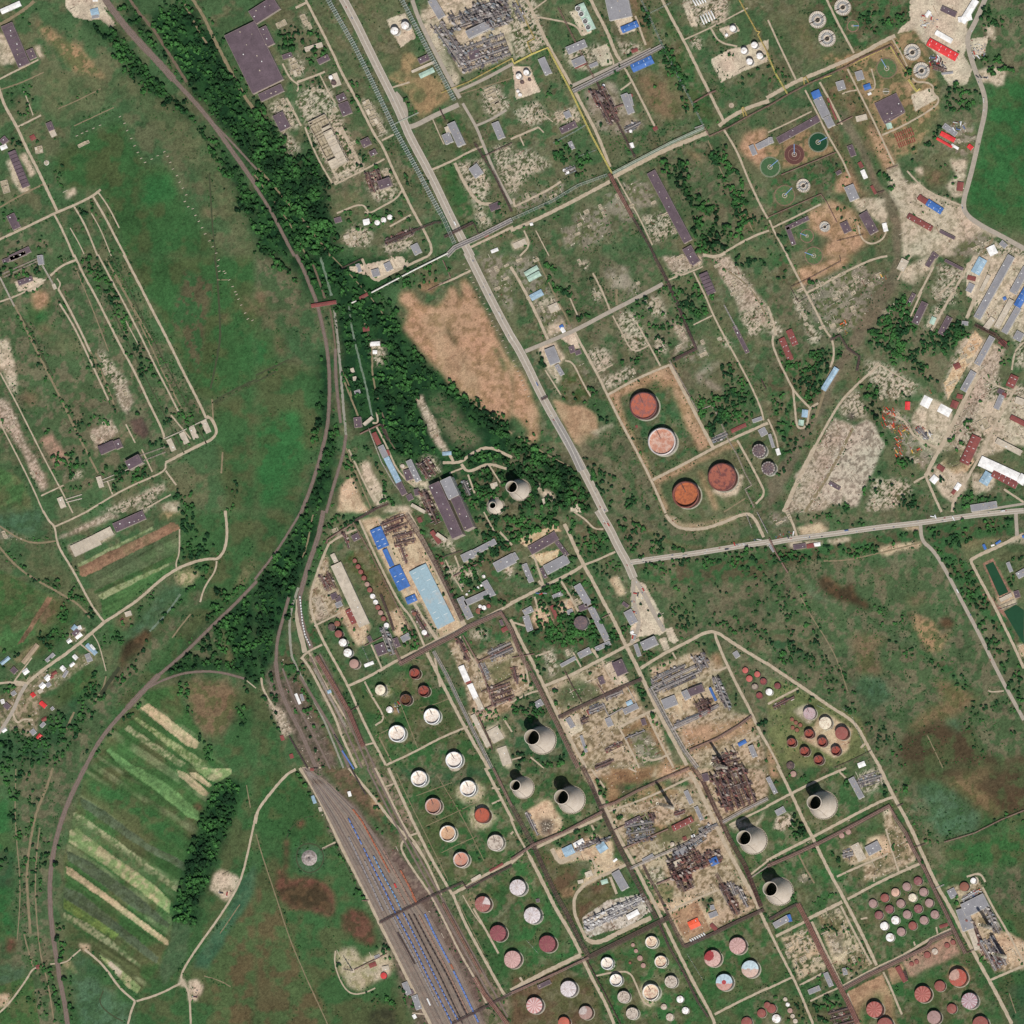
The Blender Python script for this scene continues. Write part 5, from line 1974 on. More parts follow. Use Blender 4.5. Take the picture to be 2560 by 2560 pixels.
C tree 4 180,0 380,20 800,60 700,120 460,100 200,60
C shrub 3 0,1560 150,1540 130,1932 20,1700
C shrub 2 700,1600 860,1932 900,1932 760,1600
C tree 4 1880,960 1932,950 1920,1000 1880,1000
C tree 5 1300,900 1320,900 1310,920
C tree 4 1050,180 1240,250 1340,420 1280,260
R road 13 -10,240 200,200 500,165 800,120 1170,80 1500,30 1850,-5 1932,-10
R road 9 1150,90 1160,220 1240,280 1320,400 1450,650 1600,930 1750,1240 1932,1570
R road 9 1870,-10 1880,180
R path 10 1932,170 1880,190 1740,260 1540,350 1530,370
R path 8 1530,370 1570,450 1650,600 1720,730 1850,1000 1932,1180
R path 7 140,-10 190,90 220,190
R dirt 4 420,370 600,365 750,330 840,310 1000,270 1160,230
R dirt 3 250,650 340,810 440,960 530,1130 600,1350
R path 9 -10,1140 120,1230 300,1350 500,1490 620,1560 690,1640 780,1820 850,1932
R path 6 0,1450 110,1390 230,1330
R path 6 0,1760 90,1932
R path 6 700,1780 740,1740
R dirt 3 1200,1680 1320,1932
R path 4 1660,1350 1700,1360 1780,1350
B dk 5 185,250 280,235 290,270 dark roofed roadside shed
B rs 5 290,245 345,235 350,265 pink roadside shed
B wh 5 345,235 390,230 395,255 white roofed roadside shed
B bl 5 1618,250 1632,240 1648,275 small blue cabin
B bl 5 1715,235 1750,212 1758,222 small blue cabin
B wh 4 1683,250 1705,243 1708,252 small white cabin
B gr 6 1795,385 1820,375 1848,445 grey roofed block
B gr 7 1870,460 1932,425 1950,470 grey roofed block
B bl 6 1915,180 1932,175 1940,190 small blue shed
B gr 4 0,250 30,255 60,300 grey hut
Z cn 6 1740,655 1830,610 1845,635 pale ribbed filter bed house
B dk 5 1850,600 1890,590 1905,640 dark brown pump house
B wh 6 670,1900 720,1880 740,1910 white hut
X rst 7 20,1460 180,1380 220,1410
T dkr 9 70,1312 23
T wh 10 8,1358 25
T gyp 12 310,1518 46
T wcr 12 430,1592 48
T rsd 14 553,1668 50
T frr 12 306,1672 36
T frr 12 406,1735 36
T frr 12 508,1800 36
T frr 12 174,1738 34
T frr 12 272,1805 36
T frr 12 378,1870 36
T dk 7 166,1912 28
T rs 5 180,1565 15
T rs 5 210,1590 15
T rs 5 243,1608 15
T rs 5 185,1627 15
T rs 5 218,1645 15
P brn 2 500,1932 640,1870 780,1800
P teal 2 370,1460 430,1490
P teal 2 560,1480 630,1530 740,1810
P brn 5 10,200 60,310 150,460
P cn 2 1740,740 1880,690
P cn 2 1730,720 1860,660
V 12 60,150 220,200 lot
V 3 270,185 320,195 lot
V 6 1060,90 1500,30 lot
M 12 -10,240 200,200 500,165 800,120 1170,80 1500,30 1850,-5
M 5 1240,280 1320,400 1450,650 1600,930 1750,1240 1932,1570
@ 0 1920
G mead2 650,0 1932,0 1932,1932 530,1932 480,1300 470,1000 600,300
G scrub 120,0 620,0 500,400 380,700 380,1100 480,1932 100,1932 120,900
G viv 0,200 90,240 110,400 100,640 120,1300 0,1350
G dgr 0,600 110,640 100,900 0,900
G brownf 30,1280 120,1290 110,1380 50,1400
G gteal 0,1600 150,1480 200,1500 130,1600 0,1750
G grn1 0,1750 240,1560 350,1932 0,1932
G psoil 0,1750 80,1700 60,1800 0,1850
G field2 650,0 1640,0 1620,130 1350,900 1290,1200 1200,1500 1050,1700 740,1400 500,1100 480,700
G grnv 660,60 900,150 1400,520 1400,620 1250,560 900,300 660,180
G pgrn 940,0 1060,0 1300,150 1500,330 1500,400 1420,370 1150,150
G pstrip 1330,10 1420,50 1580,190 1560,215 1500,190 1350,60
G pstrip 1430,30 1480,30 1600,130 1580,150 1440,60
G pgyl 1470,0 1740,0 1750,40 1640,110 1560,80
G gyf 600,220 760,300 1100,560 1400,720 1400,780 1000,560 620,290
G pstrip3 560,330 620,360 900,560 1340,890 1330,930 1100,780 820,560 560,370
G grnv 560,380 820,560 1100,760 1300,900 1270,940 900,700 540,430
G pgyl 530,470 580,460 850,660 1150,870 1290,1000 1280,1100 1150,1000 800,740 520,560
G gyf 500,620 700,720 1050,970 1280,1180 1270,1210 1000,1050 520,700
G pstrip 495,745 540,760 800,950 1270,1300 1270,1345 1200,1300 780,990 500,790
G gyf 480,900 620,950 900,1180 1200,1430 1180,1480 900,1270 480,980
G ygrn 480,980 640,1080 900,1260 860,1300 480,1060
G pstrip3 480,1090 660,1170 900,1350 1070,1490 1060,1510 800,1330 480,1130
G pgyl 740,1400 860,1480 1060,1650 1040,1700 960,1650 800,1480
G lot 810,1470 840,1460 920,1540 900,1580
G brownf 1470,290 1520,260 1540,320 1480,320
G forest 1620,130 1700,80 1780,90 1830,150 1800,300 1540,950 1470,1180 1300,1170 1350,880 1420,640 1560,280
G pale 1620,790 1660,760 1740,800 1810,840 1800,880 1710,1010 1640,960 1580,920
G gteal2 1932,700 1932,940 1560,1530 1460,1500 1500,1380 1700,1100 1820,860
G rfield 1932,940 1932,1932 1700,1932 1560,1560 1700,1300
G pale 1430,1610 1500,1600 1535,1650 1490,1760 1430,1760 1410,1680
G pale 1360,1570 1390,1600 1420,1650 1340,1640
G psoil 600,1320 680,1340 670,1400 620,1380
G tanl 460,1460 520,1470 610,1560 560,1540
G tanl 730,1640 820,1680 850,1710 790,1690
G gteal 540,1560 740,1600 920,1760 1000,1800 980,1932 700,1932 560,1700
G gteal 560,1400 680,1440 640,1500 560,1500
G dgr 560,1500 740,1500 760,1560 600,1560
G gfade 1300,1170 1420,1180 1440,1240 1400,1450 1230,1640 1200,1500 1290,1300
C tree 13 1630,140 1700,85 1780,95 1825,150 1795,300 1530,950 1465,1190 1305,1165 1350,880 1430,620 1570,270
C tree 6 0,0 120,0 150,300 170,500 80,640 120,560 70,260
C tree 6 130,0 300,0 200,100
C tree 7 640,0 560,250 500,420 430,640 400,900 420,1040 490,1400 460,1450 390,1100 400,1000 380,700 420,560 600,60
C tree 7 370,480 420,480 380,680 370,900 350,700
C tree 7 400,1030 450,1050 480,1400 560,1700 560,1932 510,1932 440,1500 400,1200
C tree 6 360,1460 420,1500 500,1932 420,1932
C tree 4 180,60 240,80 330,250 240,460 210,900 190,900 200,400
C tree 3 240,500 360,480 340,900 250,1100
C tree 2 140,1300 320,1300 400,1932 180,1932
C shrub 2 300,0 560,20 400,500 260,500 340,200
C tree 5 0,620 90,640 60,760 0,800
C tree 3 0,1550 120,1470 100,1550
C shrub 1 680,1350 1060,1700 700,1450
R rail 12 645,-10 600,80 540,200 480,350 440,480 410,600 385,750 375,900 380,1080 400,1280 430,1450 455,1620 490,1780 510,1940
R dirt 7 400,0 340,180 270,340 230,540 200,760 210,1000 230,1250
R dirt 4 180,1250 210,1370 250,1500
R dirt 4 300,450 270,700 265,1000 300,1400 360,1600 410,1932
R path 5 300,1500 240,1520 200,1600 60,1790 -10,1850
R path 6 1932,350 1900,500 1840,780 1780,930 1640,1150 1470,1380 1360,1560 1380,1620
R path 6 1380,1620 1430,1690 1440,1932
R path 6 1370,1620 1200,1710 1030,1760
R path 6 640,1370 740,1450 820,1540 900,1660 1020,1760
R path 6 1020,1760 985,1850 965,1940
R path 4 380,1480 500,1470 560,1410 610,1370
R dirt 3 1540,1570 1650,1600 1740,1650
R ditch 3 780,1680 740,1780 860,1880 930,1910
R dirt 3 1810,1030 1660,1250
R dirt 3 1860,130 1890,300
R dirt 3 120,0 110,400 160,900 130,1300
B rs 3 270,1490 295,1485 300,1510 small wooden foot bridge deck
V 5 1470,1660 1500,1730 dark
V 4 1650,920 1740,960 dark
@ 640 1920
G mead2 0,0 330,0 600,500 900,1200 1300,1932 0,1932
G mead 0,0 300,30 540,450 600,560 240,640 200,540 0,500
G rfield 0,900 150,960 300,1350 560,1900 0,1932
G railb 330,0 480,0 560,120 760,260 860,420 1080,620 1320,960 1540,1320 1800,1932 1320,1932 900,1100 620,600
G dkball 930,600 970,620 1180,1000 1120,1000
G brownf 150,780 200,760 250,850 400,820 520,860 600,960 600,1110 540,1130 400,1080 250,1060 160,960
G marsh 200,900 480,880 560,960 560,1080 400,1060 250,1020 190,960
G brownf 220,520 260,560 230,780 200,760
G brownf 640,1120 700,1060 790,1060 880,1180 900,1300 860,1350 760,1300 660,1220
G brownf 290,410 350,380 380,420 330,450
G yard2 600,1400 660,1360 740,1360 800,1450 960,1360 1000,1380 1040,1500 960,1580 860,1620 780,1680 700,1640 620,1500
G gteal 300,640 340,560 500,600 520,700 480,780 380,790 320,740
G pale 930,1480 1000,1470 1000,1560 880,1600
G gbr 480,0 700,0 900,260 1040,520 900,380 700,230 560,100
G sidng 850,0 1000,0 1240,500 1500,1200 1932,1760 1932,1932 1740,1932 1560,1350 1300,950 1080,560 960,300
G mead 1040,0 1760,0 1932,300 1932,660 1480,900 1280,560
G lush 880,120 960,180 1100,450 1060,560 980,480 900,260
G mead 1120,560 1200,600 1400,860 1330,950 1240,850 1100,640
G mead 1480,940 1600,920 1932,760 1932,1700 1880,1700 1700,1400
G rbad 1510,170 1600,20 1720,150 1700,240 1590,270 1520,220
G rbad 1620,300 1740,270 1820,370 1740,450 1660,480 1610,380
G grv 1560,960 1700,900 1800,1000 1700,1100 1600,1050
G rust3 1040,600 1330,960 1640,1500 1800,1932 1660,1932 1400,1400 1150,1000 1000,700
G dgr 1040,0 1760,0 1770,60 1400,150 1100,80
G marshg 860,1840 980,1800 1080,1840 1000,1932 850,1932
G soil 850,200 940,260 960,340 880,300
G brown 1000,540 1080,570 1060,610 1010,590
C tree 6 300,30 370,50 480,260 560,440 540,470 480,330 400,200
C tree 6 600,590 640,640 800,950 860,1000 780,960 680,760
C tree 6 800,1000 860,1060 960,1250 1010,1360 1040,1500 1060,1430 960,1240
C tree 6 840,1350 1000,1320 1040,1460 1100,1560 1050,1600 1010,1440
C tree 6 1050,1570 1140,1560 1180,1660 1240,1740 1250,1830 1180,1840 1100,1700
C tree 10 970,1720 1040,1710 1090,1800 1060,1810 1000,1780
C tree 4 860,1680 960,1680 1000,1740 900,1800 830,1720
C tree 4 880,120 940,190 1100,440 1050,470 940,330 860,200
C tree 4 540,100 700,240 800,260 880,420 1000,560 1060,600 940,420 760,240 640,120
C tree 4 240,540 240,500 360,400 360,410
C tree 3 180,500 260,540 240,700
C tree 5 1600,880 1560,880 1560,840 1600,830
C tree 4 1500,830 1600,830 1520,860
C tree 3 1300,760 1400,850 1350,900
C tree 3 620,1460 640,1400 720,1370 650,1400 620,1560 700,1680 800,1700 880,1640 820,1720 720,1720 620,1600 590,1500
C shrub 1 0,0 300,0 600,560 250,560 100,400
C shrub .6 250,400 560,560 780,960 700,1040 600,900 300,500
C shrub 1 850,1300 900,1340 840,1360
C shrub 1 1100,640 1300,900 1500,1200 1450,1190
C shrub .5 1500,1000 1900,900 1900,1600 1750,1500
R path 8 300,10 240,40 140,150 40,280 10,330 -5,420
R path 9 330,0 420,130 500,280 570,430 640,590 720,740 820,930 920,1150 1020,1340 1120,1540 1200,1700 1320,1940
R path 5 600,560 500,610
R path 8 700,0 860,190 930,280 1050,430 1140,520
R path 6 1140,520 1220,490
R path 8 1000,0 1080,180 1220,480 1330,700 1480,950
R path 6 1140,520 1080,590 1160,730 1280,900 1320,960 1420,1150 1540,1400 1660,1600 1740,1780
R path 8 1480,940 1580,1180 1700,1400 1820,1620 1880,1720
R path 9 1480,950 1600,890 1760,790 1940,700
R path 8 1730,0 1840,210 1940,400
R path 5 1850,240 1780,270
R path 5 1840,160 1780,150
R path 5 980,140 1040,120
R path 6 900,0 970,140 1070,350 1150,500 1230,600 1330,800 1400,960
R path 10 1880,1720 1932,1700
R path 6 1640,1060 1700,1160 1830,1400
R path 4 1180,560 1280,700 1360,860
R dirt 3 0,500 40,640 110,850 160,1000 250,1280 350,1520 470,1780 540,1932
R ditch 3 310,640 330,590 380,570 450,575 500,620 515,680 490,750 430,790 370,785 320,740 305,690 310,640
R dirt 2 1060,40 1180,300 1330,600 1450,850
R dirt 2 1370,60 1560,370 1720,700
R dirt 2 1210,210 1370,150 1480,110
R dirt 2 1280,440 1520,330 1660,260
R dirt 2 1400,640 1560,560 1660,520
R dirt 2 1520,1000 1640,1240 1760,1480
R path 3 1560,960 1640,1100 1700,1180
R ditch 3 610,600 720,800 800,980
R ditch 3 500,610 600,580
R ditch 3 440,20 640,420
R ditch 2 230,540 250,460 370,370 440,365
R path 4 600,1380 590,1480 650,1640 720,1710 820,1700 900,1660
R path 4 1180,1850 1290,1860
J 340,20 1350,1932 0
K bs 5 400,678 50
B gr 6 1100,1625 1140,1610 1175,1700 grey roofed yard block
B gr 6 1175,1725 1215,1705 1250,1810 long grey roofed yard block
B dk 5 1145,1690 1180,1670 1195,1700 small dark yard block
B wh 4 1175,1865 1200,1860 1215,1885 small pale hut
B wh 5 690,180 710,175 720,210 small white hut beside the sidings
B lb 5 415,215 435,205 455,260 small pale blue hut beside the yard track
B cn 4 470,300 490,290 500,320 small pink hut beside the yard track
B rs 5 415,0 440,0 430,20 small rusty hut
B cn 5 945,1500 995,1490 1010,1520 white hut in the flare compound
B cn 5 1620,840 1690,800 1705,820 pale concrete pipe manifold
B rs 4 1760,770 1860,715 1865,730 small tan shed
T rd 6 963,1567 24
Y 70 730,1530 - - tall thin flare stack in a sandy compound
P brn 3 740,1525 990,1400
P brn 6 930,1170 1080,1090 1320,970 1560,865 1590,910 1932,735
P brn 6 1480,1932 1700,1820 1932,1700
P brn 7 1790,0 1932,290
P brn 2 480,625 590,580
P brn 3 800,1000 850,1000
P rst 12 1650,1580 1720,1700 1800,1800 1900,1932
P rst 7 1410,1020 1560,1300 1700,1550
T frw 14 1228,78 60
T frw 14 1598,152 60
T frp 14 1335,285 60
T fro 14 1705,355 58
T frt 14 1445,492 60
T gcr 14 1805,562 60
T frs 14 1545,690 58
T hrw 13 1710,1025 60
T hmr 13 1825,1245 62
T hpk 13 1935,1440 64
T hdk 1 1500,-30 55
W blu 695,375 760,500 800,580 5 blue railway tank wagon
W blu 810,600 880,740 960,900 1060,1110 14 blue railway tank wagon
W lbl 885,660 960,810 1050,970 1100,1080 13 pale blue railway tank wagon
W org 730,310 800,400 870,530 7 red brown railway wagon
W org 870,530 930,640 1010,790 8 orange railway wagon
W blu 1060,1110 1180,1330 1300,1580 1440,1850 1480,1932 26 blue railway tank wagon
W blu 1110,1090 1240,1350 1350,1570 1440,1750 1530,1910 26 blue railway tank wagon
W org 1090,770 1160,900 1220,1030 8 rusty railway wagon
W drk 1150,1100 1250,1300 1380,1550 1560,1932 26 black railway tank wagon
W drk 1190,1100 1290,1290 1440,1560 1600,1880 24 black railway tank wagon
W blu 1275,1100 1340,1240 1460,1470 12 deep blue railway wagon
W blu 1490,1530 1570,1690 1680,1920 13 deep blue railway wagon
W red 1045,870 1060,905 1 bright red locomotive
W tan 1070,910 1130,1030 4 tan railway wagon
W whi 1290,1735 1318,1795 1 long white railway wagon
W org 1180,960 1215,1030 3 rust red railway wagon
W drk 1070,1240 1200,1480 8 purple grey railway wagon
W drk 710,-10 800,150 830,200 7 dark railway wagon under the loading rack
W org 1470,1480 1490,1520 1 orange railway wagon
R rail 5 880,0 1100,440 1300,800 1560,1260 1900,1880
R rail 5 840,0 1060,440 1280,840 1530,1290 1860,1900
R rail 5 1300,900 1480,1220 1700,1600 1880,1932
B gr 4 890,1420 930,1405 940,1430 small grey pump hut
B rs 3 850,1480 900,1460 910,1490 low rusty pump deck
W tan 1230,1110 1420,1480 1600,1850 24 brown railway wagon
W gy 820,700 1000,1060 1200,1440 1380,1800 30 grey railway wagon
W tan 960,620 1100,880 1180,1040 12 dusty railway wagon
W gy 700,520 860,860 960,1080 16 grey railway wagon
@ 1280 1920
G mead2 0,0 1932,0 1932,1932 0,1932
G yard 500,0 1932,0 1932,250 1600,420 1750,820 1860,1050 1300,1340 700,300
G dsoil2 600,80 1080,-20 1040,120 740,290 650,150
G dsoil2 740,0 980,0 1000,60 1040,130 760,250
G lush 620,90 700,90 730,230 690,260
G soil 1080,-20 1360,-20 1360,30 1080,100
G lush 780,120 1340,80 1430,270 1400,160 1200,130 840,280
G dry 800,230 1100,100 1300,180 1420,380 1100,560 900,600
G yard 800,300 1080,230 1350,180 1400,300 1200,420 850,430
G gyd 1060,500 1400,400 1480,480 1100,600
G yard 900,600 1100,540 1120,600 980,680
G rubw 1030,760 1130,740 1180,850 1080,880 1040,830
G psoil 1000,1000 1540,960 1560,1100 1480,1220 1300,1340 1190,1100
G soilc 1200,1100 1400,1000 1500,1220 1320,1310
G lush 1420,980 1520,960 1520,1060 1460,1070
G gtan 1060,850 1240,900 1200,1000 1140,1000
G psoil 290,620 520,520 650,500 760,560 760,680 860,720 680,820 480,960 620,700 500,700 350,730
G oliv3 200,640 300,640 350,740 500,700 500,850 380,1000 320,900
G dsoil 370,920 500,870 460,980 380,980
G oliv3 500,920 700,840 780,960 820,940 700,1020 600,1060 500,1180 480,1060
G yardw 530,1130 720,1000 1000,940 1060,1080 860,1200 560,1280
G lush 600,420 700,390 760,480 640,480
G lush 300,500 560,460 620,500 560,540 340,620
G psoil 100,330 260,240 290,250 380,380 380,470 250,530 200,500
G burn 190,400 260,380 320,420 300,500 240,510
G dsoil 100,330 200,500 220,560 160,500
G oliv3 0,1500 60,1560 380,1480 420,1560 620,1600 760,1932 0,1932
G grnv 600,1450 1100,1200 1440,1780 1480,1932 800,1932 650,1600
G grnv 1280,1400 1860,1120 1932,1300 1932,1640 1550,1830 1480,1800
G rbad 980,1640 1080,1620 1140,1700 1060,1810 1000,1780 960,1700
G grnv 0,600 130,680 400,1200 500,1400 100,1560 0,1530
G mead2 1630,420 1932,280 1932,760 1780,820 1700,650 1660,480
G pale 1640,440 1700,400 1820,420 1932,300 1850,420 1700,480
G oliv3 1640,540 1680,640 1780,800 1760,820
G gtan 880,350 1060,330 1080,480 900,500
C tree 6 620,90 720,80 740,220 690,270 650,180
C tree 5 780,310 900,340 860,400 780,390
C tree 5 1400,280 1440,290 1490,340 1460,400 1420,340
C tree 5 1330,150 1380,140 1430,240 1380,250
C tree 4 1000,230 1080,230 1080,280 1000,280
C tree 5 1340,70 1390,80 1350,110
C tree 5 420,450 640,450 640,540 570,540
C tree 4 300,560 420,520 360,640
C tree 5 740,500 800,500 800,540 740,540
C tree 4 890,600 960,620 930,680
C tree 4 1440,960 1530,960 1500,1080 1450,1080
C tree 4 1130,990 1220,1000 1200,1050 1140,1040
C tree 3 700,560 800,620 840,700 780,690
C shrub 2 0,0 400,0 560,200 640,350 400,400 300,150 0,200
C shrub 3 1700,100 1932,0 1932,40
C shrub .8 0,600 500,1400 400,1500 0,1500
C shrub 1 1280,1380 1932,1100 1932,1700 1560,1800
C shrub 1 620,1450 1100,1200 1440,1750 1400,1932 800,1932
C shrub 2 1630,560 1780,800 1800,760 1932,700 1932,500
C shrub 2 220,640 480,700 420,900 300,800
C tree 3 960,750 1040,860 1080,960 1050,960
C tree 3 380,440 430,450 400,500
R path 6 -10,380 30,480 80,570 130,660
R path 10 130,660 240,880 340,1080 440,1240 520,1400
R path 12 520,1410 400,1470 250,1540 60,1640 -10,1680
R path 9 80,640 -10,720
R path 6 60,1580 90,1630
R path 9 530,1430 600,1580 700,1760 770,1932
R path 9 560,1290 480,1130 465,1030 480,950 560,870 640,830 760,780 860,730
R path 13 560,1290 640,1330 830,1230 1050,1130
R path 13 300,610 360,720 420,690 520,640
R path 6 620,470 600,430
R path 8 170,610 350,520 500,450 680,370
R dirt 7 180,590 360,500 520,430 680,350
R path 5 700,150 600,10
R path 10 560,30 640,170 700,290 760,430 860,620 920,720 1000,880 1090,1050 1140,1160
R path 11 1340,30 1400,130 1480,310 1540,430 1640,640 1740,820 1840,1000 1860,1060
R path 9 1150,1170 1240,1360 1380,1640 1500,1850 1530,1932
R path 6 720,330 900,270 1100,190 1350,70
R path 9 1850,1040 1932,1210
R path 5 1430,370 1540,330
R path 7 1530,1860 1680,1780 1932,1660
R path 5 630,1570 770,1540 890,1535 940,1640 990,1770 1050,1800
R path 8 740,820 790,950
R path 6 600,680 640,760 600,840
R path 6 1180,1090 1350,1000 1560,920
R path 6 1640,430 1850,330 1932,290
R path 6 10,480 -10,500
R path 5 1780,820 1932,700
R path 5 880,0 940,30
S 80 450,240 103 375,210 52
S 62 85,148 82 35,120 38
S 80 1823,547 103 1752,520 52
B lb 10 372,610 445,575 475,635 pale blue roofed hall
B lb 10 632,590 690,550 720,605 pale blue roofed square hall
B wh 6 460,570 530,530 545,560 white cooler bank
B gr 9 752,800 805,765 880,895 long grey roofed hall by the roundabout
B tl 5 668,850 715,835 725,865 small pale green block
B wh 9 862,1110 945,1065 960,1100 white roofed hall with rounded ends
B cn 8 615,1125 710,1080 720,1110 grey process deck
B cn 4 550,790 600,770 610,810 pale concrete pad block
B cn 4 495,850 535,840 540,865 pale concrete pad block
B gr 10 1205,645 1310,590 1335,630 grey roofed process hall
B cn 8 1215,710 1280,680 1290,720 pale roofed process block
B gr 6 980,690 1060,645 1070,665 narrow grey shed
B dk 8 848,415 960,360 975,385 low dark roofed shed
B rs 10 1200,440 1350,365 1370,400 maroon roofed hall casting a long shadow
B rs 5 1285,525 1310,515 1320,540 small rust red block
B wh 5 1350,510 1375,500 1382,515 small white block
B gr 6 1295,180 1325,165 1370,260 narrow grey shed
B gr 6 1375,300 1400,285 1445,385 narrow grey shed
B dk 7 1430,50 1475,35 1490,90 dark roofed block
B bl 9 1485,690 1540,665 1560,715 bright blue tent roof over process gear
B ord 8 1320,1165 1395,1130 1425,1185 bright orange red roofed hall
B gr 7 1480,1100 1540,1075 1555,1110 grey hall with white side
B gr 6 1490,1040 1520,1030 1530,1065 small grey block
B dk 6 190,1640 285,1595 295,1625 dark roofed pump shed
B wh 4 760,700 785,680 795,690 small white shed
B rs 7 1290,790 1350,780 1355,830 red brown process block
B dk 5 180,990 205,985 208,1010 small dark hut
B rs 5 1490,1190 1510,1170 1550,1210 maroon shed
X gry 22 470,600 740,500 760,540
X whg 16 530,1150 990,940 1020,1020
X whg 14 560,1190 860,1060 880,1100
X rst 24 1500,60 1760,-20 1860,260
X rst 24 1540,110 1620,80 1700,300
X gry 18 1200,640 1480,440 1520,500
X rst 26 1180,700 1420,600 1440,760
X rst 22 1210,800 1340,760 1400,900
X rst 16 1400,660 1560,600 1600,700
X rst 16 1560,900 1620,850 1740,1080
X gry 14 1680,900 1720,880 1800,1040
X rst 10 1030,350 1070,330 1090,400
X gry 12 840,420 1060,380 1100,540
X gry 8 1620,860 1680,860 1720,960
X gry 5 95,340 130,325 215,500
X rst 7 1220,330 1300,300 1310,340
X gry 9 1400,460 1540,400 1560,450
H wh 3 1335,1295 1345,1285 1375,1320
H wh 3 1352,1287 1362,1277 1390,1312
H wh 3 1369,1279 1379,1269 1406,1304
H wh 3 1386,1271 1396,1261 1422,1296
H wh 3 1403,1263 1413,1253 1438,1287
H wh 3 1420,1255 1430,1245 1454,1278
H wh 3 1437,1247 1447,1237 1470,1268
Y 65 1212,300 - - tall pale flare chimney
T hgw 14 42,900 62
T hgw 14 152,1110 64
T hmr 13 265,1325 64
T hpk 13 0,1450 60
T hgw 13 425,1665 62
T hpw 13 168,1790 62
T rsp 11 555,1845 52
T rsr 11 390,1920 44
T frc 12 1050,1312 46
T frw 12 715,1472 46
T frc 12 1120,1460 46
T frw 12 782,1598 46
T gcr 12 1197,1610 46
T frc 15 1045,1690 62
T gcr 12 840,1725 45
T gcr 12 905,1850 45
T wh 7 1268,1745 26
T wh 7 1308,1830 26
T cn 7 1145,1802 22
T cn 6 1190,1880 28
T pnk 6 912,1335 14
T pnk 6 935,1380 15
T pnk 6 965,1435 20
T pnk 6 990,1490 18
T rs 5 890,1470 10
T hpr 12 1512,1435 64
T hpk 12 1700,1340 64
T hbr 12 1600,1615 64
T hbp 12 1795,1515 66
T rsd 9 1882,1850 32
T rsd 9 1925,1790 24
T rsd 9 1770,1920 40
T cn 8 1210,575 16
P brn 11 530,-10 600,130 660,280 740,450 830,640 920,820 1000,980 1060,1080 1090,1140
P brn 7 660,300 780,260 950,170 1150,80 1340,0
P brn 7 -5,690 160,580 400,480 680,330
P brn 11 -5,280 80,440 160,580 240,760 330,950 420,1110 500,1280 580,1420
P brn 13 580,1430 800,1320 1000,1220 1180,1130
P rst 11 1360,-10 1440,100 1530,300 1640,530 1760,740 1880,1050
P gry 9 1590,410 1750,320 1932,230
P gry 7 890,760 1090,670 1300,580 1480,480
P brn 5 840,610 1000,540 1180,460
P brn 5 1090,880 1230,820
P brn 6 990,730 1040,840 1110,960 1190,1130
P brn 9 1190,1140 1240,1240 1300,1350
P brn 9 1300,1350 1500,1260 1700,1160 1900,1070
P rst 8 1540,800 1600,900 1660,1000
P brn 7 -5,1700 150,1630 350,1540 580,1430
P brn 6 1110,1170 1180,1340 1300,1550 1400,1760 1480,1880
P cn 4 1800,830 1932,740
P brn 3 770,470 1000,360 1000,350
P yel 3 560,610 760,510
P brn 4 560,1440 700,1700 820,1932
P teal 2 1320,1400 1440,1600
P teal 2 110,1300 200,1400
@ 1920 1920
G mead2 0,0 1932,0 1932,1932 0,1932
G marsh2 1020,0 1932,0 1932,300 1740,370 1500,200 1300,110
G drybr 1290,100 1640,0 1700,20 1550,120 1760,320 1740,370 1500,250
G gteal 1060,140 1280,100 1500,240 1620,380 1560,500 1240,540 1100,400
G scrub 1020,20 1100,100 1300,560 1932,380 1932,1300 1700,1000 1540,800 1330,780 1200,620
G grnv 1300,600 1932,350 1932,700 1600,760 1350,760
G dgr 1820,1640 1932,1620 1932,1932 1850,1932 1800,1720
G grnv 230,600 380,570 520,800 420,900 350,820
G grnv 0,1250 60,1300 180,1570 0,1640
G yard 860,320 920,300 960,400 1100,600 1120,700 980,760 880,440
G dsct 880,470 960,460 1090,680 960,700
G yard 560,600 700,560 740,700 640,740 560,680
G yard 720,740 940,640 980,780 820,830 720,860
G dsct 790,690 900,640 960,740 820,800
G psoil 760,530 880,500 940,640 720,720
G ruinp 100,1280 320,1220 460,1500 230,1600
G ruinp 380,1100 540,1060 620,1200 770,1480 600,1600 500,1500
G yardw2 420,1260 520,1240 600,1350 600,1450 520,1500
G dsct 380,1150 520,1100 600,1200 540,1240 420,1240
G dsct 580,1440 700,1380 760,1490 620,1560
G gravl 440,1260 560,1230 580,1380 500,1420
G olive 200,870 250,800 330,840 220,890
G grav 210,850 250,790 320,820 330,860 230,880
G soilc 600,1690 860,1560 960,1760 1000,1932 700,1932
G grnv 690,1770 850,1690 920,1932 700,1932
G soilc 900,1520 1010,1470 1040,1600 940,1640
G soil2 1010,1450 1390,1250 1450,1400 1060,1580
G mead 930,1640 1480,1440 1700,1932 1000,1932
G yard 1420,1080 1450,1010 1620,900 1660,1040 1760,1220 1920,1480 1720,1540 1560,1360
G psoil 1700,1260 1800,1240 1920,1460 1860,1500 1760,1400
G yard 1340,900 1600,860 1620,900 1440,1000
G soil 0,0 50,0 100,70 20,80
G rubw 60,370 180,340 200,440 100,480 40,470
G ruin 640,60 840,0 900,100 740,200
G pale 860,320 910,300 930,330 880,360
G tanr 1350,1580 1380,1480 1500,1500 1530,1600 1440,1660
G dsoil 370,1110 400,1100 440,1170 400,1170
G psoil 260,1450 420,1380 400,1340 200,1450
C tree 8 200,360 290,350 320,440 290,560 190,560 140,500
C tree 5 150,50 300,60 300,120 200,130
C tree 6 580,60 620,130 640,240 570,160
C tree 8 960,130 1050,130 1050,200 980,210
C tree 5 850,120 930,130 910,220 850,200
C tree 5 470,650 560,640 560,760 500,780
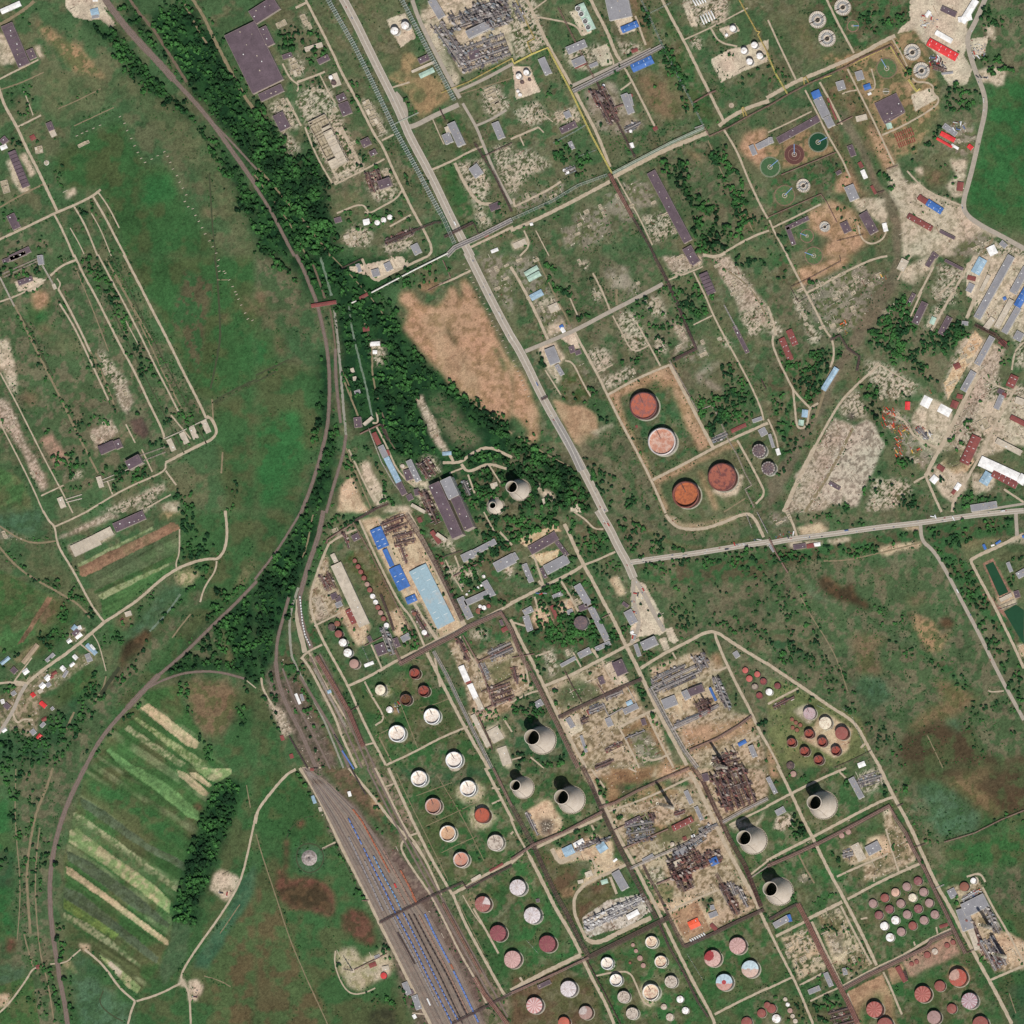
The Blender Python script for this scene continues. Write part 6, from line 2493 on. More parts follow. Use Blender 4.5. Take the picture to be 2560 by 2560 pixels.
C tree 6 1150,700 1230,700 1220,760 1160,750
C tree 6 1420,940 1470,930 1480,980 1420,1060 1380,1030
C tree 6 1460,1300 1510,1310 1490,1360
C tree 4 80,820 100,860 300,1010 500,920 560,960 480,980 300,1040 200,980
C tree 3 420,900 540,930 520,960
C shrub 3 600,1010 660,1010 800,1330 860,1440 820,1480 760,1400
C shrub 2 700,1000 1100,830 1360,1220 960,1380
C tree 4 380,1170 600,1170 620,1280 520,1250 420,1260
C tree 3 580,1400 760,1480 640,1600 560,1600
C tree 4 260,1600 420,1540 440,1680 280,1700
C tree 5 320,1780 580,1680 580,1860 420,1932 350,1900
C tree 3 0,1700 230,1680 330,1900 150,1932 100,1760
C tree 4 70,1290 240,1560 180,1500
C tree 4 960,1640 1040,1640 1030,1760 970,1740
C tree 3 0,100 80,80 160,180 0,250
C tree 3 340,600 400,570 420,660 380,680
C shrub 1.5 1060,200 1932,400 1932,1400 1700,1060 1300,780
C tree 3 1180,500 1932,330 1932,400 1220,580
C shrub 2 400,130 560,300 540,380 340,450 300,300
C shrub 2 1000,300 1070,300 1200,640 1140,600
C tree 4 1610,1400 1700,1500 1700,1560 1640,1540
C shrub 3 1700,1620 1932,1520 1932,1600 1820,1640 1860,1932 1780,1800
C tree 3 960,500 1000,640 900,600
C tree 4 220,1620 300,1800 240,1700
C tree 4 630,1600 800,1500 680,1620
C shrub 1 1000,1700 1480,1500 1640,1800 1200,1880
R path 9 70,-20 180,200 260,380 340,530
R path 9 340,530 450,760 560,960 700,1230 820,1490
R path 10 840,-10 950,220 1070,430 1180,680 1270,880 1380,1060 1480,1260 1600,1480 1680,1620 1800,1850 1840,1932
R path 7 -10,290 180,190 400,80 590,0
R path 8 -10,700 160,610 340,520 620,370 850,250 940,220
R path 5 590,80 540,30
R path 10 300,1140 560,1010
R path 8 600,990 900,830 1150,720
R path 6 520,820 650,760 900,650
R path 5 890,460 940,640 990,790
R path 6 550,1040 640,1220 780,1480
R path 8 330,1160 440,1400 560,1650
R path 8 560,1650 830,1500 1000,1430 1200,1300 1400,1210
R path 7 0,1210 120,1450 220,1640 340,1932
R path 8 60,1270 280,1160
R path 6 -10,1670 180,1580
R path 6 240,1640 430,1540
R path 5 320,1760 440,1700 530,1660
R path 6 870,1540 920,1640 1010,1860
R path 7 1680,1600 1932,1490
R path 6 1620,900 1700,1060 1800,1220 1932,1470
R path 6 1500,820 1600,790 1640,860
R dirt 5 230,650 290,770 350,870
R path 6 600,1700 680,1932
R path 4 800,860 800,820
R path 5 1040,740 1080,770
R path 5 700,1140 750,1130
R dirt 3 1820,1700 1870,1850
R path 5 1280,1250 1270,1200
R path 5 1110,1340 1100,1310
S 80 420,280 105 345,250 52
S 80 88,932 104 12,902 52
Y 62 1682,1205 - - tall pale chimney leaning away in the picture
Y 66 1790,1425 - - tall pale grey chimney by the furnace rows
B gr 9 605,85 645,65 725,215 long grey roofed hall
B gr 7 -15,80 10,60 70,180 grey roofed block
B gr 6 45,325 110,290 140,325 grey roofed block
B gr 9 725,600 820,550 860,610 grey roofed hall among bare plots
B cn 3 625,590 680,560 740,680 pale bare slab
B gr 8 35,1170 140,1110 160,1150 grey hall with a blue end
B bl 8 140,1110 165,1105 180,1155 bright blue end of the grey hall
B gr 7 415,1550 450,1540 495,1640 grey roofed block
B gr 6 300,1675 385,1640 395,1675 grey roofed shed
B gr 5 560,1515 590,1505 600,1555 small grey block
B gr 12 1450,1030 1620,945 1665,1040 large flat grey roof of the boiler house
B gr 11 1420,1080 1500,1040 1550,1200 large flat grey annex of the boiler house
B cn 8 1490,1170 1530,1150 1600,1360 narrow long pale roof
B gr 6 1350,930 1400,900 1430,960 grey block behind the boiler house
B rs 7 960,1510 990,1490 1050,1600 dark maroon long shed
B rs 4 1290,1190 1350,1170 1360,1190 small red shed
X gry 14 1610,1060 1680,1040 1780,1240
X rst 12 1500,1150 1540,1130 1660,1400
X gry 14 1610,1300 1700,1260 1820,1480
X rst 12 1640,1420 1740,1380 1800,1480
X gry 4 640,80 840,20 880,100
X gry 5 560,620 640,600 650,680
X rst 5 460,1830 640,1780 660,1932
X whg 6 1450,980 1580,910 1610,940
T pad 2 1560,850 30
T rs 10 1480,895 34
T wh 9 1548,850 22
T pnk 7 555,510 20
T pnk 7 605,482 20
T pnk 6 190,45 22
T mar 9 1130,852 31
T pkg 9 1045,895 31
T pkw 9 960,938 31
T rsd 9 880,980 31
T pkg 9 790,1022 31
T pkg 9 1172,935 31
T wcr 9 1090,978 31
T pkg 9 1000,1022 31
T mar 9 915,1065 31
T mar 9 835,1110 31
T pkg 9 1215,1018 31
T mar 9 1132,1062 31
T pkg 9 1048,1105 31
T wh 9 960,1148 31
T wh 9 877,1192 31
T pkg 9 1257,1105 31
T pkg 9 1175,1148 31
T rsd 9 1090,1190 31
T pkg 9 1003,1235 31
T wh 9 920,1278 31
T rsd 6 1200,1410 24
T cn 6 1258,1385 23
T rsd 6 1350,1338 19
T rsd 6 1395,1315 18
T rsd 5 1082,1478 16
T rsd 5 1120,1462 16
T hrd 14 1430,1580 68
T hrr 13 1165,1705 63
T rsd 10 1295,1645 40
T hpg 13 1518,1755 62
T hrr 14 800,1820 62
T rsd 10 1385,1815 36
T pkg 12 1250,1880 52
T rsd 12 1600,1930 60
T rsd 12 880,1940 60
T rsd 9 25,1815 34
T wh 8 62,1890 32
T cn 5 130,1745 15
T wh 5 148,1785 15
T pnk 6 165,1830 19
T cn 5 185,1872 16
T cn 5 205,1910 18
P brn 10 -5,740 160,670 400,560 650,430 915,285 970,390 1040,490 1090,600 1190,780 1250,910 1340,1090 1420,1260 1490,1400
P brn 8 10,1145 120,1080 225,1025
P rst 14 225,1025 300,1170 400,1380 500,1570 600,1760 680,1932
P brn 10 570,1670 750,1570 1000,1450 1200,1350 1230,1310 1390,1240
P brn 6 1030,1530 1050,1600
P brn 4 1090,605 1190,570
P gry 4 1250,915 1330,880
P brn 4 1500,1395 1600,1350
P brn 4 975,290 1020,270
P gry 8 1600,1310 1660,1410 1720,1530
P brn 5 1330,560 1560,490 1760,390 1932,320
P rst 5 1500,1110 1600,1330
V 5 1590,920 1610,950 org
V 12 1470,930 1600,1000 lot
N 305,560 610,395 65,680
'''
TS = 640.0/1932.0
CMD = []
_o = (0, 0)
for ln in DATA.strip().split('\n'):
	t = ln.split()
	if not t: continue
	if t[0] == '@': _o = (float(t[1]), float(t[2])); continue
	pts = []; nums = []; words = []
	for w in t[1:]:
		if ',' in w and w.replace(',', '').replace('-', '').replace('.', '').isdigit():
			a, b = w.split(','); pts.append((_o[0]+float(a)*TS, _o[1]+float(b)*TS))
		else:
			try: nums.append(float(w))
			except ValueError: words.append(w)
	CMD.append((t[0], pts, nums, words, _o))

# ---------------------------------------------------------------- ground sheet with its real cover (grass, soil, concrete, crops)
# cover: colour A, colour B, patch size (m), share of B, patch sharpness, edge raggedness (m)
GT = {
 'mead': ((56,91,51),(73,88,53),40,.4,2,8), 'mead2': ((59,91,53),(78,88,56),46,.42,2,10), 'viv': ((52,98,54),(66,92,54),30,.35,2,14),
 'grnv': ((57,98,54),(80,92,58),22,.38,2,8), 'lush': ((58,92,54),(86,84,60),14,.4,3,6), 'olive': ((92,98,68),(78,94,62),22,.42,2,8),
 'olive2': ((108,104,74),(84,94,60),20,.4,2,6), 'oliv3': ((86,86,56),(96,78,58),30,.35,2,6), 'scrub': ((72,92,60),(102,100,76),16,.4,3,8),
 'forest': ((28,58,34),(42,76,42),20,.4,2,10), 'dgr': ((54,84,54),(68,86,58),25,.4,2,5), 'dgr2': ((60,92,58),(84,90,60),28,.35,2,4),
 'dry': ((148,124,92),(96,98,64),14,.45,4,6), 'drybr': ((118,100,72),(96,92,60),16,.45,3,8), 'tan': ((150,126,92),(118,112,78),26,.3,2,4),
 'tan2': ((176,146,116),(158,128,100),20,.4,2,3), 'tanl': ((178,160,126),(130,130,90),8,.45,3,5), 'tanr': ((164,130,100),(140,108,84),12,.4,2,3),
 'tanz': ((104,106,72),(120,112,82),20,.4,2,4), 'pale': ((192,176,152),(156,144,120),8,.32,4,4), 'lot': ((200,184,160),(184,168,146),14,.4,2,2),
 'psoil': ((196,172,142),(176,150,122),12,.35,3,3), 'gravpad': ((186,172,146),(120,118,80),7,.5,3,4),
 'ruin': ((186,172,150),(76,86,56),5,.47,6,5), 'rub': ((184,166,146),(138,124,104),5,.45,5,4), 'rub2': ((188,174,154),(142,128,112),7,.36,5,3),
 'rubw': ((190,176,154),(92,92,66),7,.45,6,4), 'ruinp': ((184,166,138),(82,90,58),6,.45,6,4), 'yard': ((180,160,134),(128,112,86),7,.38,4,3),
 'yard2': ((178,164,136),(150,142,108),12,.4,3,5), 'yardp': ((202,178,144),(178,150,116),8,.35,3,2), 'yardw': ((196,188,172),(150,140,122),6,.4,4,2),
 'yardw2': ((198,178,148),(170,148,118),9,.4,3,3), 'grav': ((134,126,108),(94,100,68),9,.45,4,6), 'gravl': ((176,160,138),(120,110,88),9,.4,4,4),
 'dust': ((152,140,122),(124,116,94),12,.4,3,6), 'brown': ((116,98,74),(92,92,60),18,.45,3,7), 'brown2': ((96,78,68),(84,70,62),10,.4,2,3),
 'brownf': ((104,72,58),(80,66,48),12,.45,3,5), 'brownr': ((104,98,72),(86,92,60),14,.5,3,4), 'brsoil': ((140,104,88),(120,100,80),8,.4,3,2),
 'soil': ((176,142,113),(150,122,92),12,.42,3,4.5), 'soil2': ((166,132,112),(142,118,98),9,.45,4,4), 'soilc': ((170,138,108),(150,118,92),14,.4,2,2),
 'dsoil': ((140,116,88),(116,98,72),10,.4,3,4), 'dsoil2': ((142,114,84),(124,96,70),16,.4,2,3), 'rst2': ((182,136,102),(150,128,106),10,.45,3,3),
 'rust3': ((100,84,76),(120,104,92),8,.4,3,4), 'sidng': ((126,112,94),(84,92,60),10,.5,4,5), 'railb': ((112,98,86),(88,82,66),9,.45,3,6),
 'dkball': ((92,76,78),(84,70,70),8,.4,2,3), 'gbr': ((84,80,56),(104,84,66),14,.45,3,6), 'graydk': ((104,98,78),(112,102,82),14,.45,2,4),
 'marsh': ((66,56,40),(88,70,50),14,.4,2,5), 'marsh2': ((78,66,48),(76,84,54),26,.4,2,8), 'marshg': ((70,74,50),(58,62,44),14,.4,2,5),
 'burn': ((98,86,76),(70,62,58),7,.4,3,5), 'vil': ((104,104,74),(150,136,112),7,.35,4,4), 'gyd': ((122,114,84),(104,104,72),10,.4,3,4),
 'field': ((68,100,58),(90,98,64),40,.4,1.5,3), 'field2': ((62,94,52),(84,90,58),50,.45,1.5,3), 'fstrip': ((134,104,82),(120,98,74),16,.35,2,2),
 'grn1': ((66,96,54),(84,96,60),14,.4,2,2), 'grn2': ((72,104,60),(60,92,52),20,.4,2,2), 'grn3': ((64,94,54),(80,98,60),20,.4,2,2),
 'gteal': ((76,104,76),(66,92,62),16,.45,2,8), 'gteal2': ((60,92,66),(72,100,72),20,.4,2,5), 'gpath': ((92,108,80),(84,98,68),16,.4,2,5),
 'gfade': ((66,90,60),(76,96,66),16,.4,2,4), 'gry1': ((86,98,68),(74,92,60),22,.4,2,3), 'pfs': ((140,148,108),(110,122,80),8,.4,3,2),
 'pgrn': ((102,138,84),(88,122,74),9,.35,3,1.5), 'pgyl': ((124,142,92),(166,158,120),12,.35,2,2), 'pstrip': ((184,164,130),(158,148,112),9,.35,3,1.5),
 'pstrip2': ((140,148,104),(96,116,70),9,.45,3,2), 'pstrip3': ((146,146,110),(92,108,70),7,.4,2,2), 'gyf': ((86,98,74),(76,88,62),12,.4,2,2),
 'ygrn': ((106,124,66),(88,110,60),12,.4,2,2), 'rfield': ((92,84,58),(76,94,58),34,.45,2,6), 'grv': ((128,116,88),(84,94,62),8,.5,3,3),
 'gspot': ((82,82,50),(70,90,52),14,.4,2,4), 'gtan': ((130,122,88),(88,98,62),9,.5,4,3), 'dsct': ((92,92,62),(140,126,98),6,.35,4,4),
 'ditchd': ((66,72,50),(80,84,58),8,.4,2,3), 'bund': ((78,104,64),(86,94,62),24,.4,2,3), 'tankyd': ((112,116,76),(96,104,66),16,.4,2,3),
 'dirt': ((140,120,96),(110,100,76),8,.4,3,2), 'rbad': ((186,170,142),(150,144,110),6,.4,3,6)}
NG = 1100; HG = 1375.0
ax = np.linspace(-HG, HG, NG+1)
GX, GY = np.meshgrid(ax, ax, indexing='xy')
def lc(c): return np.array([lin(v) for v in c], np.float32)
def cover(x, y, g, seed):
	A, B, sc, sh, con, _ = g
	n = fbm(x, y, sc, seed, 4)
	t = np.clip(((n-0.5)*3.2 + (sh-0.5))*con + 0.5, 0, 1)[..., None]
	return lc(A)*(1-t) + lc(B)*t
wx = (fbm(GX, GY, 24, 101, 4)-0.5); wy = (fbm(GX, GY, 24, 202, 4)-0.5)
COLR = cover(GX, GY, ((68,94,60),(94,98,70),34,.4,2,0), 5)
st = 2*HG/NG
def blur(m, k):
	for _ in range(2):
		c = np.cumsum(np.pad(m, ((k+1, k), (0, 0)), 'edge'), 0); m = (c[2*k+1:]-c[:-2*k-1])/(2*k+1)
		c = np.cumsum(np.pad(m, ((0, 0), (k+1, k)), 'edge'), 1); m = (c[:, 2*k+1:]-c[:, :-2*k-1])/(2*k+1)
	return m
WATER = []; DEBP = []; DEB = {'ruin': 1.0, 'rub': .7, 'rubw': 1.2, 'ruinp': .8, 'yard': .55, 'rub2': .35, 'lot': .15, 'pale': .3, 'yard2': .3, 'yardp': .3, 'yardw': 1, 'grav': .35, 'vil': .6, 'psoil': .3, 'yardw2': .4, 'railb': .25, 'burn': 1.2}
gi = 0
for c, pts, nums, words, o in CMD:
	if c != 'G': continue
	P = [W(*p) for p in pts]; k = words[0]
	if k in ('pool', 'poolr', 'pool2'):
		WATER.append((k, P))
		if k != 'poolr': continue
		k = 'brsoil'
	g = GT[k]; gi += 1
	amp = g[5]*2.6; pad = int(amp/st)+8
	xs = [p[0] for p in P]; ys = [p[1] for p in P]
	i0 = max(0, int((min(xs)+HG)/st)-pad); i1 = min(NG+1, int((max(xs)+HG)/st)+pad)
	j0 = max(0, int((min(ys)+HG)/st)-pad); j1 = min(NG+1, int((max(ys)+HG)/st)+pad)
	if i1 <= i0 or j1 <= j0: continue
	# keep polygons that touch the picture's edge running on past it
	P = [((p[0]*1.08 if abs(p[0]) > 1276 else p[0]), (p[1]*1.08 if abs(p[1]) > 1276 else p[1])) for p in P]
	sx = GX[j0:j1, i0:i1]; sy = GY[j0:j1, i0:i1]
	m = inpoly(sx+wx[j0:j1, i0:i1]*amp, sy+wy[j0:j1, i0:i1]*amp, P).astype(np.float32)
	if g[5] >= 7: m = blur(m, 4)
	elif g[5] >= 4.5: m = blur(m, 2)
	elif g[5] >= 3: m = blur(m, 1)
	m = m[..., None]; cv = cover(sx, sy, g, 300+gi*7)
	if k in ('field2', 'field', 'gry1', 'grn2', 'grn3', 'pstrip', 'pstrip3', 'pgyl', 'gyf', 'fstrip', 'pgrn', 'ygrn', 'railb', 'sidng'):
		if k in ('railb', 'sidng'): s_ = sx*.9+sy*.44; t_ = sx*-.44+sy*.9
		elif (min(ys)+max(ys))/2 < -380 and max(xs) < -600: s_ = sx*.55+sy*.835; t_ = sx*.835-sy*.55
		else: s_ = -sx*.47+sy*.88; t_ = sx*.88+sy*.47
		cv = cv*(1+(vnoise(s_, t_*.04, 9, 500+gi)-.5)*.5+(vnoise(s_, t_*.08, 3.5, 700+gi)-.5)*.3)[..., None]
		if k == 'field2': q = np.clip((vnoise(s_, t_*.02, 12, 900)-.6)*5, 0, .6)[..., None]*np.clip(fbm(sx, sy, 30, 44, 2)*2-.5, 0, 1)[..., None]; cv = cv*(1-q)+lc((134,142,104))*q
	if k in DEB: DEBP.append((k, P))
	COLR[j0:j1, i0:i1] = COLR[j0:j1, i0:i1]*(1-m) + cv*m
# the works' own ground is drier and more trodden than the fields round it
ZP = [(x-1280, 1280-y) for x, y in ((700,-60),(2420,-60),(2420,700),(2700,780),(2700,1260),(1660,1340),(2060,1600),(2300,2000),(2600,2700),(1150,2700),(820,1300),(1300,1120),(1000,700),(640,300))]
zm = blur(inpoly(GX, GY, ZP).astype(np.float32), 6)*np.clip((fbm(GX, GY, 15, 66, 4)-.44)*7, 0, 1)*np.clip((fbm(GX, GY, 80, 67, 2)-.28)*4, .25, 1)
zm *= .62*np.clip((.17-COLR[..., 0])*9, 0, 1); COLR = COLR*(1-zm[..., None]) + cover(GX, GY, ((124,114,92),(104,92,70),9,.45,3,0), 68)*zm[..., None]
grain = 1 + (fbm(GX, GY, 5, 77, 2)-0.5)*0.62 + (fbm(GX, GY, 26, 79, 3)-0.5)*0.4 + (fbm(GX, GY, 130, 78, 3)-0.5)*0.34
tuft = fbm(GX+wx*30, GY+wy*30, 4.2, 97, 2)
lum = COLR.mean(2)
grain *= np.where((tuft > .72) & (fbm(GX, GY, 60, 98, 2) > .42), np.where(lum > .16, .62, .7), 1.0)
grain *= np.where((tuft < .26) & (lum > .09), 1.18, 1.0)
grain = (1+(grain-1)*(1-np.clip((lum-.12)*2.2, 0, .45))).astype(np.float32)
COLR *= grain[..., None]
wmc = (fbm(GX, GY, 60, 91, 3)-0.5)[..., None]
COLR *= 1 + wmc*np.array([0.2, -0.06, -0.02], np.float32)
COLR /= KEXP
def grid_mesh():
	me = bpy.data.meshes.new('ground')
	n = NG+1
	v = np.zeros((n*n, 3), np.float32); v[:, 0] = GX.ravel(); v[:, 1] = GY.ravel()
	idx = (np.arange(NG)[:, None]*n + np.arange(NG)[None, :]).ravel()
	f = np.stack([idx, idx+1, idx+n+1, idx+n], 1).ravel()
	me.vertices.add(n*n); me.vertices.foreach_set('co', v.ravel())
	me.loops.add(len(f)); me.loops.foreach_set('vertex_index', f.astype(np.int32))
	nf = NG*NG
	me.polygons.add(nf); me.polygons.foreach_set('loop_start', (np.arange(nf)*4).astype(np.int32))
	at = me.color_attributes.new('cover', 'FLOAT_COLOR', 'POINT')
	cc = np.ones((n*n, 4), np.float32); cc[:, :3] = COLR.reshape(-1, 3)
	at.data.foreach_set('color', cc.ravel())
	me.update(calc_edges=True)
	return me
def ground_mat():
	m = bpy.data.materials.new('ground_cover'); m.use_nodes = True
	nd = m.node_tree.nodes; lk = m.node_tree.links
	b = nd['Principled BSDF']; b.inputs['Roughness'].default_value = 0.95; b.inputs['Specular IOR Level'].default_value = 0.1
	a = nd.new('ShaderNodeAttribute'); a.attribute_name = 'cover'
	geo = nd.new('ShaderNodeNewGeometry')
	n = nd.new('ShaderNodeTexNoise'); n.inputs['Scale'].default_value = 0.28; n.inputs['Detail'].default_value = 4.0
	n.inputs['Roughness'].default_value = 0.7
	lk.new(geo.outputs['Position'], n.inputs['Vector'])
	mr = nd.new('ShaderNodeMapRange'); mr.inputs[1].default_value = .3; mr.inputs[2].default_value = .7; mr.inputs[3].default_value = .66; mr.inputs[4].default_value = 1.34
	lk.new(n.outputs['Fac'], mr.inputs[0])
	s = nd.new('ShaderNodeVectorMath'); s.operation = 'SCALE'
	lk.new(a.outputs['Color'], s.inputs[0]); lk.new(mr.outputs[0], s.inputs['Scale'])
	lk.new(s.outputs[0], b.inputs['Base Color'])
	bp = nd.new('ShaderNodeBump'); bp.inputs['Strength'].default_value = 0.5; bp.inputs['Distance'].default_value = 1.2
	lk.new(n.outputs['Fac'], bp.inputs['Height']); lk.new(bp.outputs[0], b.inputs['Normal'])
	return m
gme = grid_mesh(); gme.materials.append(ground_mat())
ground = link(bpy.data.objects.new('ground', gme))
def struct(o, label, cat):
	o['kind'] = 'structure'; o['label'] = label; o['category'] = cat; return o
struct(ground, 'grass, bare soil, concrete and crop cover of the whole site', 'ground')
mb = MB(); mb.box(-9000, -9000, -6, 9000, 9000, -2)
struct(mb.obj('terrain', mat((76,90,58), .95, .3, .01, name='far_fields')), 'open green land all round the site', 'terrain')

# ---------------------------------------------------------------- roads, paths, railways, ditches
def resample(P, step=7.0):
	out = []
	for i in range(len(P)-1):
		a = P[i]; b = P[i+1]; d = math.hypot(b[0]-a[0], b[1]-a[1]); n = max(1, int(d/step))
		for k in range(n): out.append((a[0]+(b[0]-a[0])*k/n, a[1]+(b[1]-a[1])*k/n))
	out.append(P[-1]); return out
def smoothp(P):
	if len(P) < 3: return P
	for _ in range(2):
		Q = [P[0]]
		for i in range(len(P)-1):
			a, b = P[i], P[i+1]
			Q += [(a[0]*.75+b[0]*.25, a[1]*.75+b[1]*.25), (a[0]*.25+b[0]*.75, a[1]*.25+b[1]*.75)]
		Q.append(P[-1]); P = Q
	return P
def offs(P, o):
	out = []
	for i, p in enumerate(P):
		a = P[max(0, i-1)]; b = P[min(len(P)-1, i+1)]
		dx, dy = b[0]-a[0], b[1]-a[1]; l = math.hypot(dx, dy) or 1
		out.append((p[0]-dy/l*o, p[1]+dx/l*o))
	return out
def strip(mb, P, w, z, jit=0.0, m=0, off=0.0, th=0.0):
	n = len(P); L = []; Rr = []
	for i, p in enumerate(P):
		a = P[max(0, i-1)]; b = P[min(n-1, i+1)]
		dx, dy = b[0]-a[0], b[1]-a[1]; l = math.hypot(dx, dy) or 1; nx, ny = -dy/l, dx/l
		w1 = w/2*(1+rnd.uniform(-jit, jit)); w2 = w/2*(1+rnd.uniform(-jit, jit))
		L.append((p[0]+nx*(off+w1), p[1]+ny*(off+w1), z)); Rr.append((p[0]+nx*(off-w2), p[1]+ny*(off-w2), z))
	vs = L+Rr; mb.add(vs, [(i, n+i, n+i+1, i+1) for i in range(n-1)], m)
	if th:
		mb.add([(x, y, z-th) for x, y, z in vs]+vs, [(i, i+1, 2*n+i+1, 2*n+i) for i in range(n-1)]+[(n+i+1, n+i, 3*n+i, 3*n+i+1) for i in range(n-1)], m)
RT = { # colour, second colour, ragged, base height, name, words
 'path': ((190,173,150),(166,150,126),.17,.20,'dirt_road','pale dust covered service road','road'),
 'dirt': ((144,126,100),(118,110,82),.26,.10,'dirt_track','faint earth track through the grass','track'),
 'brown': ((118,98,84),(98,86,68),.25,.12,'old_trackbed','overgrown brown trackbed','track'),
 'road': ((172,160,144),(156,146,132),.02,.50,'road','wide worn pale asphalt road','road'),
 'asph': ((138,132,126),(146,140,132),.01,1.0,'resurfaced_lane','newer grey asphalt stretch of the highway','road'),
 'rail': ((122,104,94),(104,90,80),.12,.30,'railway','single railway line on brown ballast','railway'),
 'stone': ((152,148,134),(132,130,114),.25,.16,'old_siding','pale stone strip beside the railway','track'),
 'ditch': ((58,66,44),(70,76,50),.3,.08,'ditch','dark wet ditch line','ditch'),
 'creek': ((118,134,118),(92,108,84),.4,.09,'stream','narrow pale stream among bushes','stream'),
 'pale': ((182,168,146),(164,150,128),.15,.18,'loading_strip','pale concrete strip beside the sidings','strip'),
 'water': ((52,58,38),(60,66,46),.3,.09,'ditch','dark wet ditch','ditch')}
used = []
def layer(P, w):
	x0 = min(p[0] for p in P)-w; x1 = max(p[0] for p in P)+w; y0 = min(p[1] for p in P)-w; y1 = max(p[1] for p in P)+w
	bad = {k for (a, b, c, d, k) in used if a < x1 and b > x0 and c < y1 and d > y0}
	k = 0
	while k in bad: k += 1
	used.append((x0, x1, y0, y1, k)); return k*0.02
STEEL = mat((150,138,130), .5, .15, .3, name='rail_steel')
PAINT = mat((214,208,196), .7, .1, .2, name='road_paint')
def rails(parent, P, z, n, sp):
	mb = MB()
	for i in range(n):
		c = (i-(n-1)/2)*sp
		for s in (-.72, .72): strip(mb, P, .28, z+.3, 0, 0, c+s, .25)
	return mb.obj('rail', STEEL, parent)
for c, pts, nums, words, o in CMD:
	if c != 'R': continue
	k = words[0]
	if k in ('psoil',): k = 'pale'
	if k in ('lot',): k = 'path'
	t = RT[k]; w = nums[0]
	if k in ('path', 'dirt', 'brown'): w *= .86
	P = resample(smoothp([W(*p) for p in pts]), 8.0 if k == 'road' else 4.0)
	z = t[3] + layer(P, w)
	mb = MB(); strip(mb, P, w, z, t[2])
	o1 = mb.obj(t[4], mat(t[0], .9, .2, .1, rgb2=t[1], thr=.5, soft=.16, name=t[4]+'_surface'))
	struct(o1, t[5], t[6])
	if k == 'rail': rails(o1, P, z, max(1, int(w/5)), 4.4)
	if k in ('road', 'asph') and w > 12:
		m2 = MB()
		for off in (-w*.44, -w*.03, w*.03, w*.44): strip(m2, P, .5, z+.05, 0, 0, off)
		m2.obj('road_marking', PAINT, o1)
# marshalling yard: ballast sheet and many tracks
YL = [W(640+x*TS, 1920+y*TS) for x, y in ((345,0),(440,170),(560,400),(680,640),(860,1000),(960,1200),(1150,1580),(1345,1960))]
YR = [W(640+x*TS, 1920+y*TS) for x, y in ((400,0),(560,120),(760,310),(900,500),(1180,940),(1300,1090),(1530,1500),(1740,1960))]
def at(P, t):
	t = t*(len(P)-1); i = min(int(t), len(P)-2); f = t-i
	return (P[i][0]*(1-f)+P[i+1][0]*f, P[i][1]*(1-f)+P[i+1][1]*f)
mb = MB(); n = 60; vs = []
for i in range(n+1):
	a = at(YL, i/n); b = at(YR, i/n); vs += [(a[0], a[1], .45), (b[0], b[1], .45)]
mb.add(vs, [(2*i, 2*i+2, 2*i+3, 2*i+1) for i in range(n)])
yard = struct(mb.obj('railway_yard', mat((116,105,94), .95, .25, .06, rgb2=(140,122,108), thr=.5, name='yard_ballast')), 'broad marshalling yard of parallel tracks on brown ballast', 'railway yard')
BD3 = mat((104,84,74), .95, .3, .1, name='rusty_ballast'); BD4 = mat((132,122,110), .95, .25, .1, name='grey_ballast')
BD2 = mat((146,128,110), .95, .2, .1, name='dusty_ballast')
BD = mat((74,62,62), .95, .2, .1, name='oily_ballast')
for k in range(23):
	f = (k+.5)/23
	P = []
	for i in range(n+1):
		t = i/n
		if t < max(0, (abs(f-.45)-.15))*0.45: continue
		a = at(YL, t); b = at(YR, t); P.append((a[0]*(1-f)+b[0]*f, a[1]*(1-f)+b[1]*f))
	mb = MB()
	for s in (-.72, .72): strip(mb, P, .35, 1.0, 0, 0, s, .25)
	mb.obj('rail', STEEL, yard)
	if k % 3:
		mb = MB(); strip(mb, P, 1.4+rnd.random()*1.6, .55+k*.012, .1); mb.obj('sleeper_bed', (BD, BD2, BD3, BD4)[(k*7) % 4], yard)
wm = mat((38,74,48), .12, .1, .05, spec=.5, name='green_water')
for k, P in WATER:
	if k == 'poolr': continue
	mb = MB(); mb.add([(p[0], p[1], .35) for p in P], [tuple(range(len(P)))[::-1]])
	ob = struct(mb.obj('settling_pool', wm), 'long rectangular pool of dark green water' if k == 'pool' else 'dark pond water at the right edge', 'water')
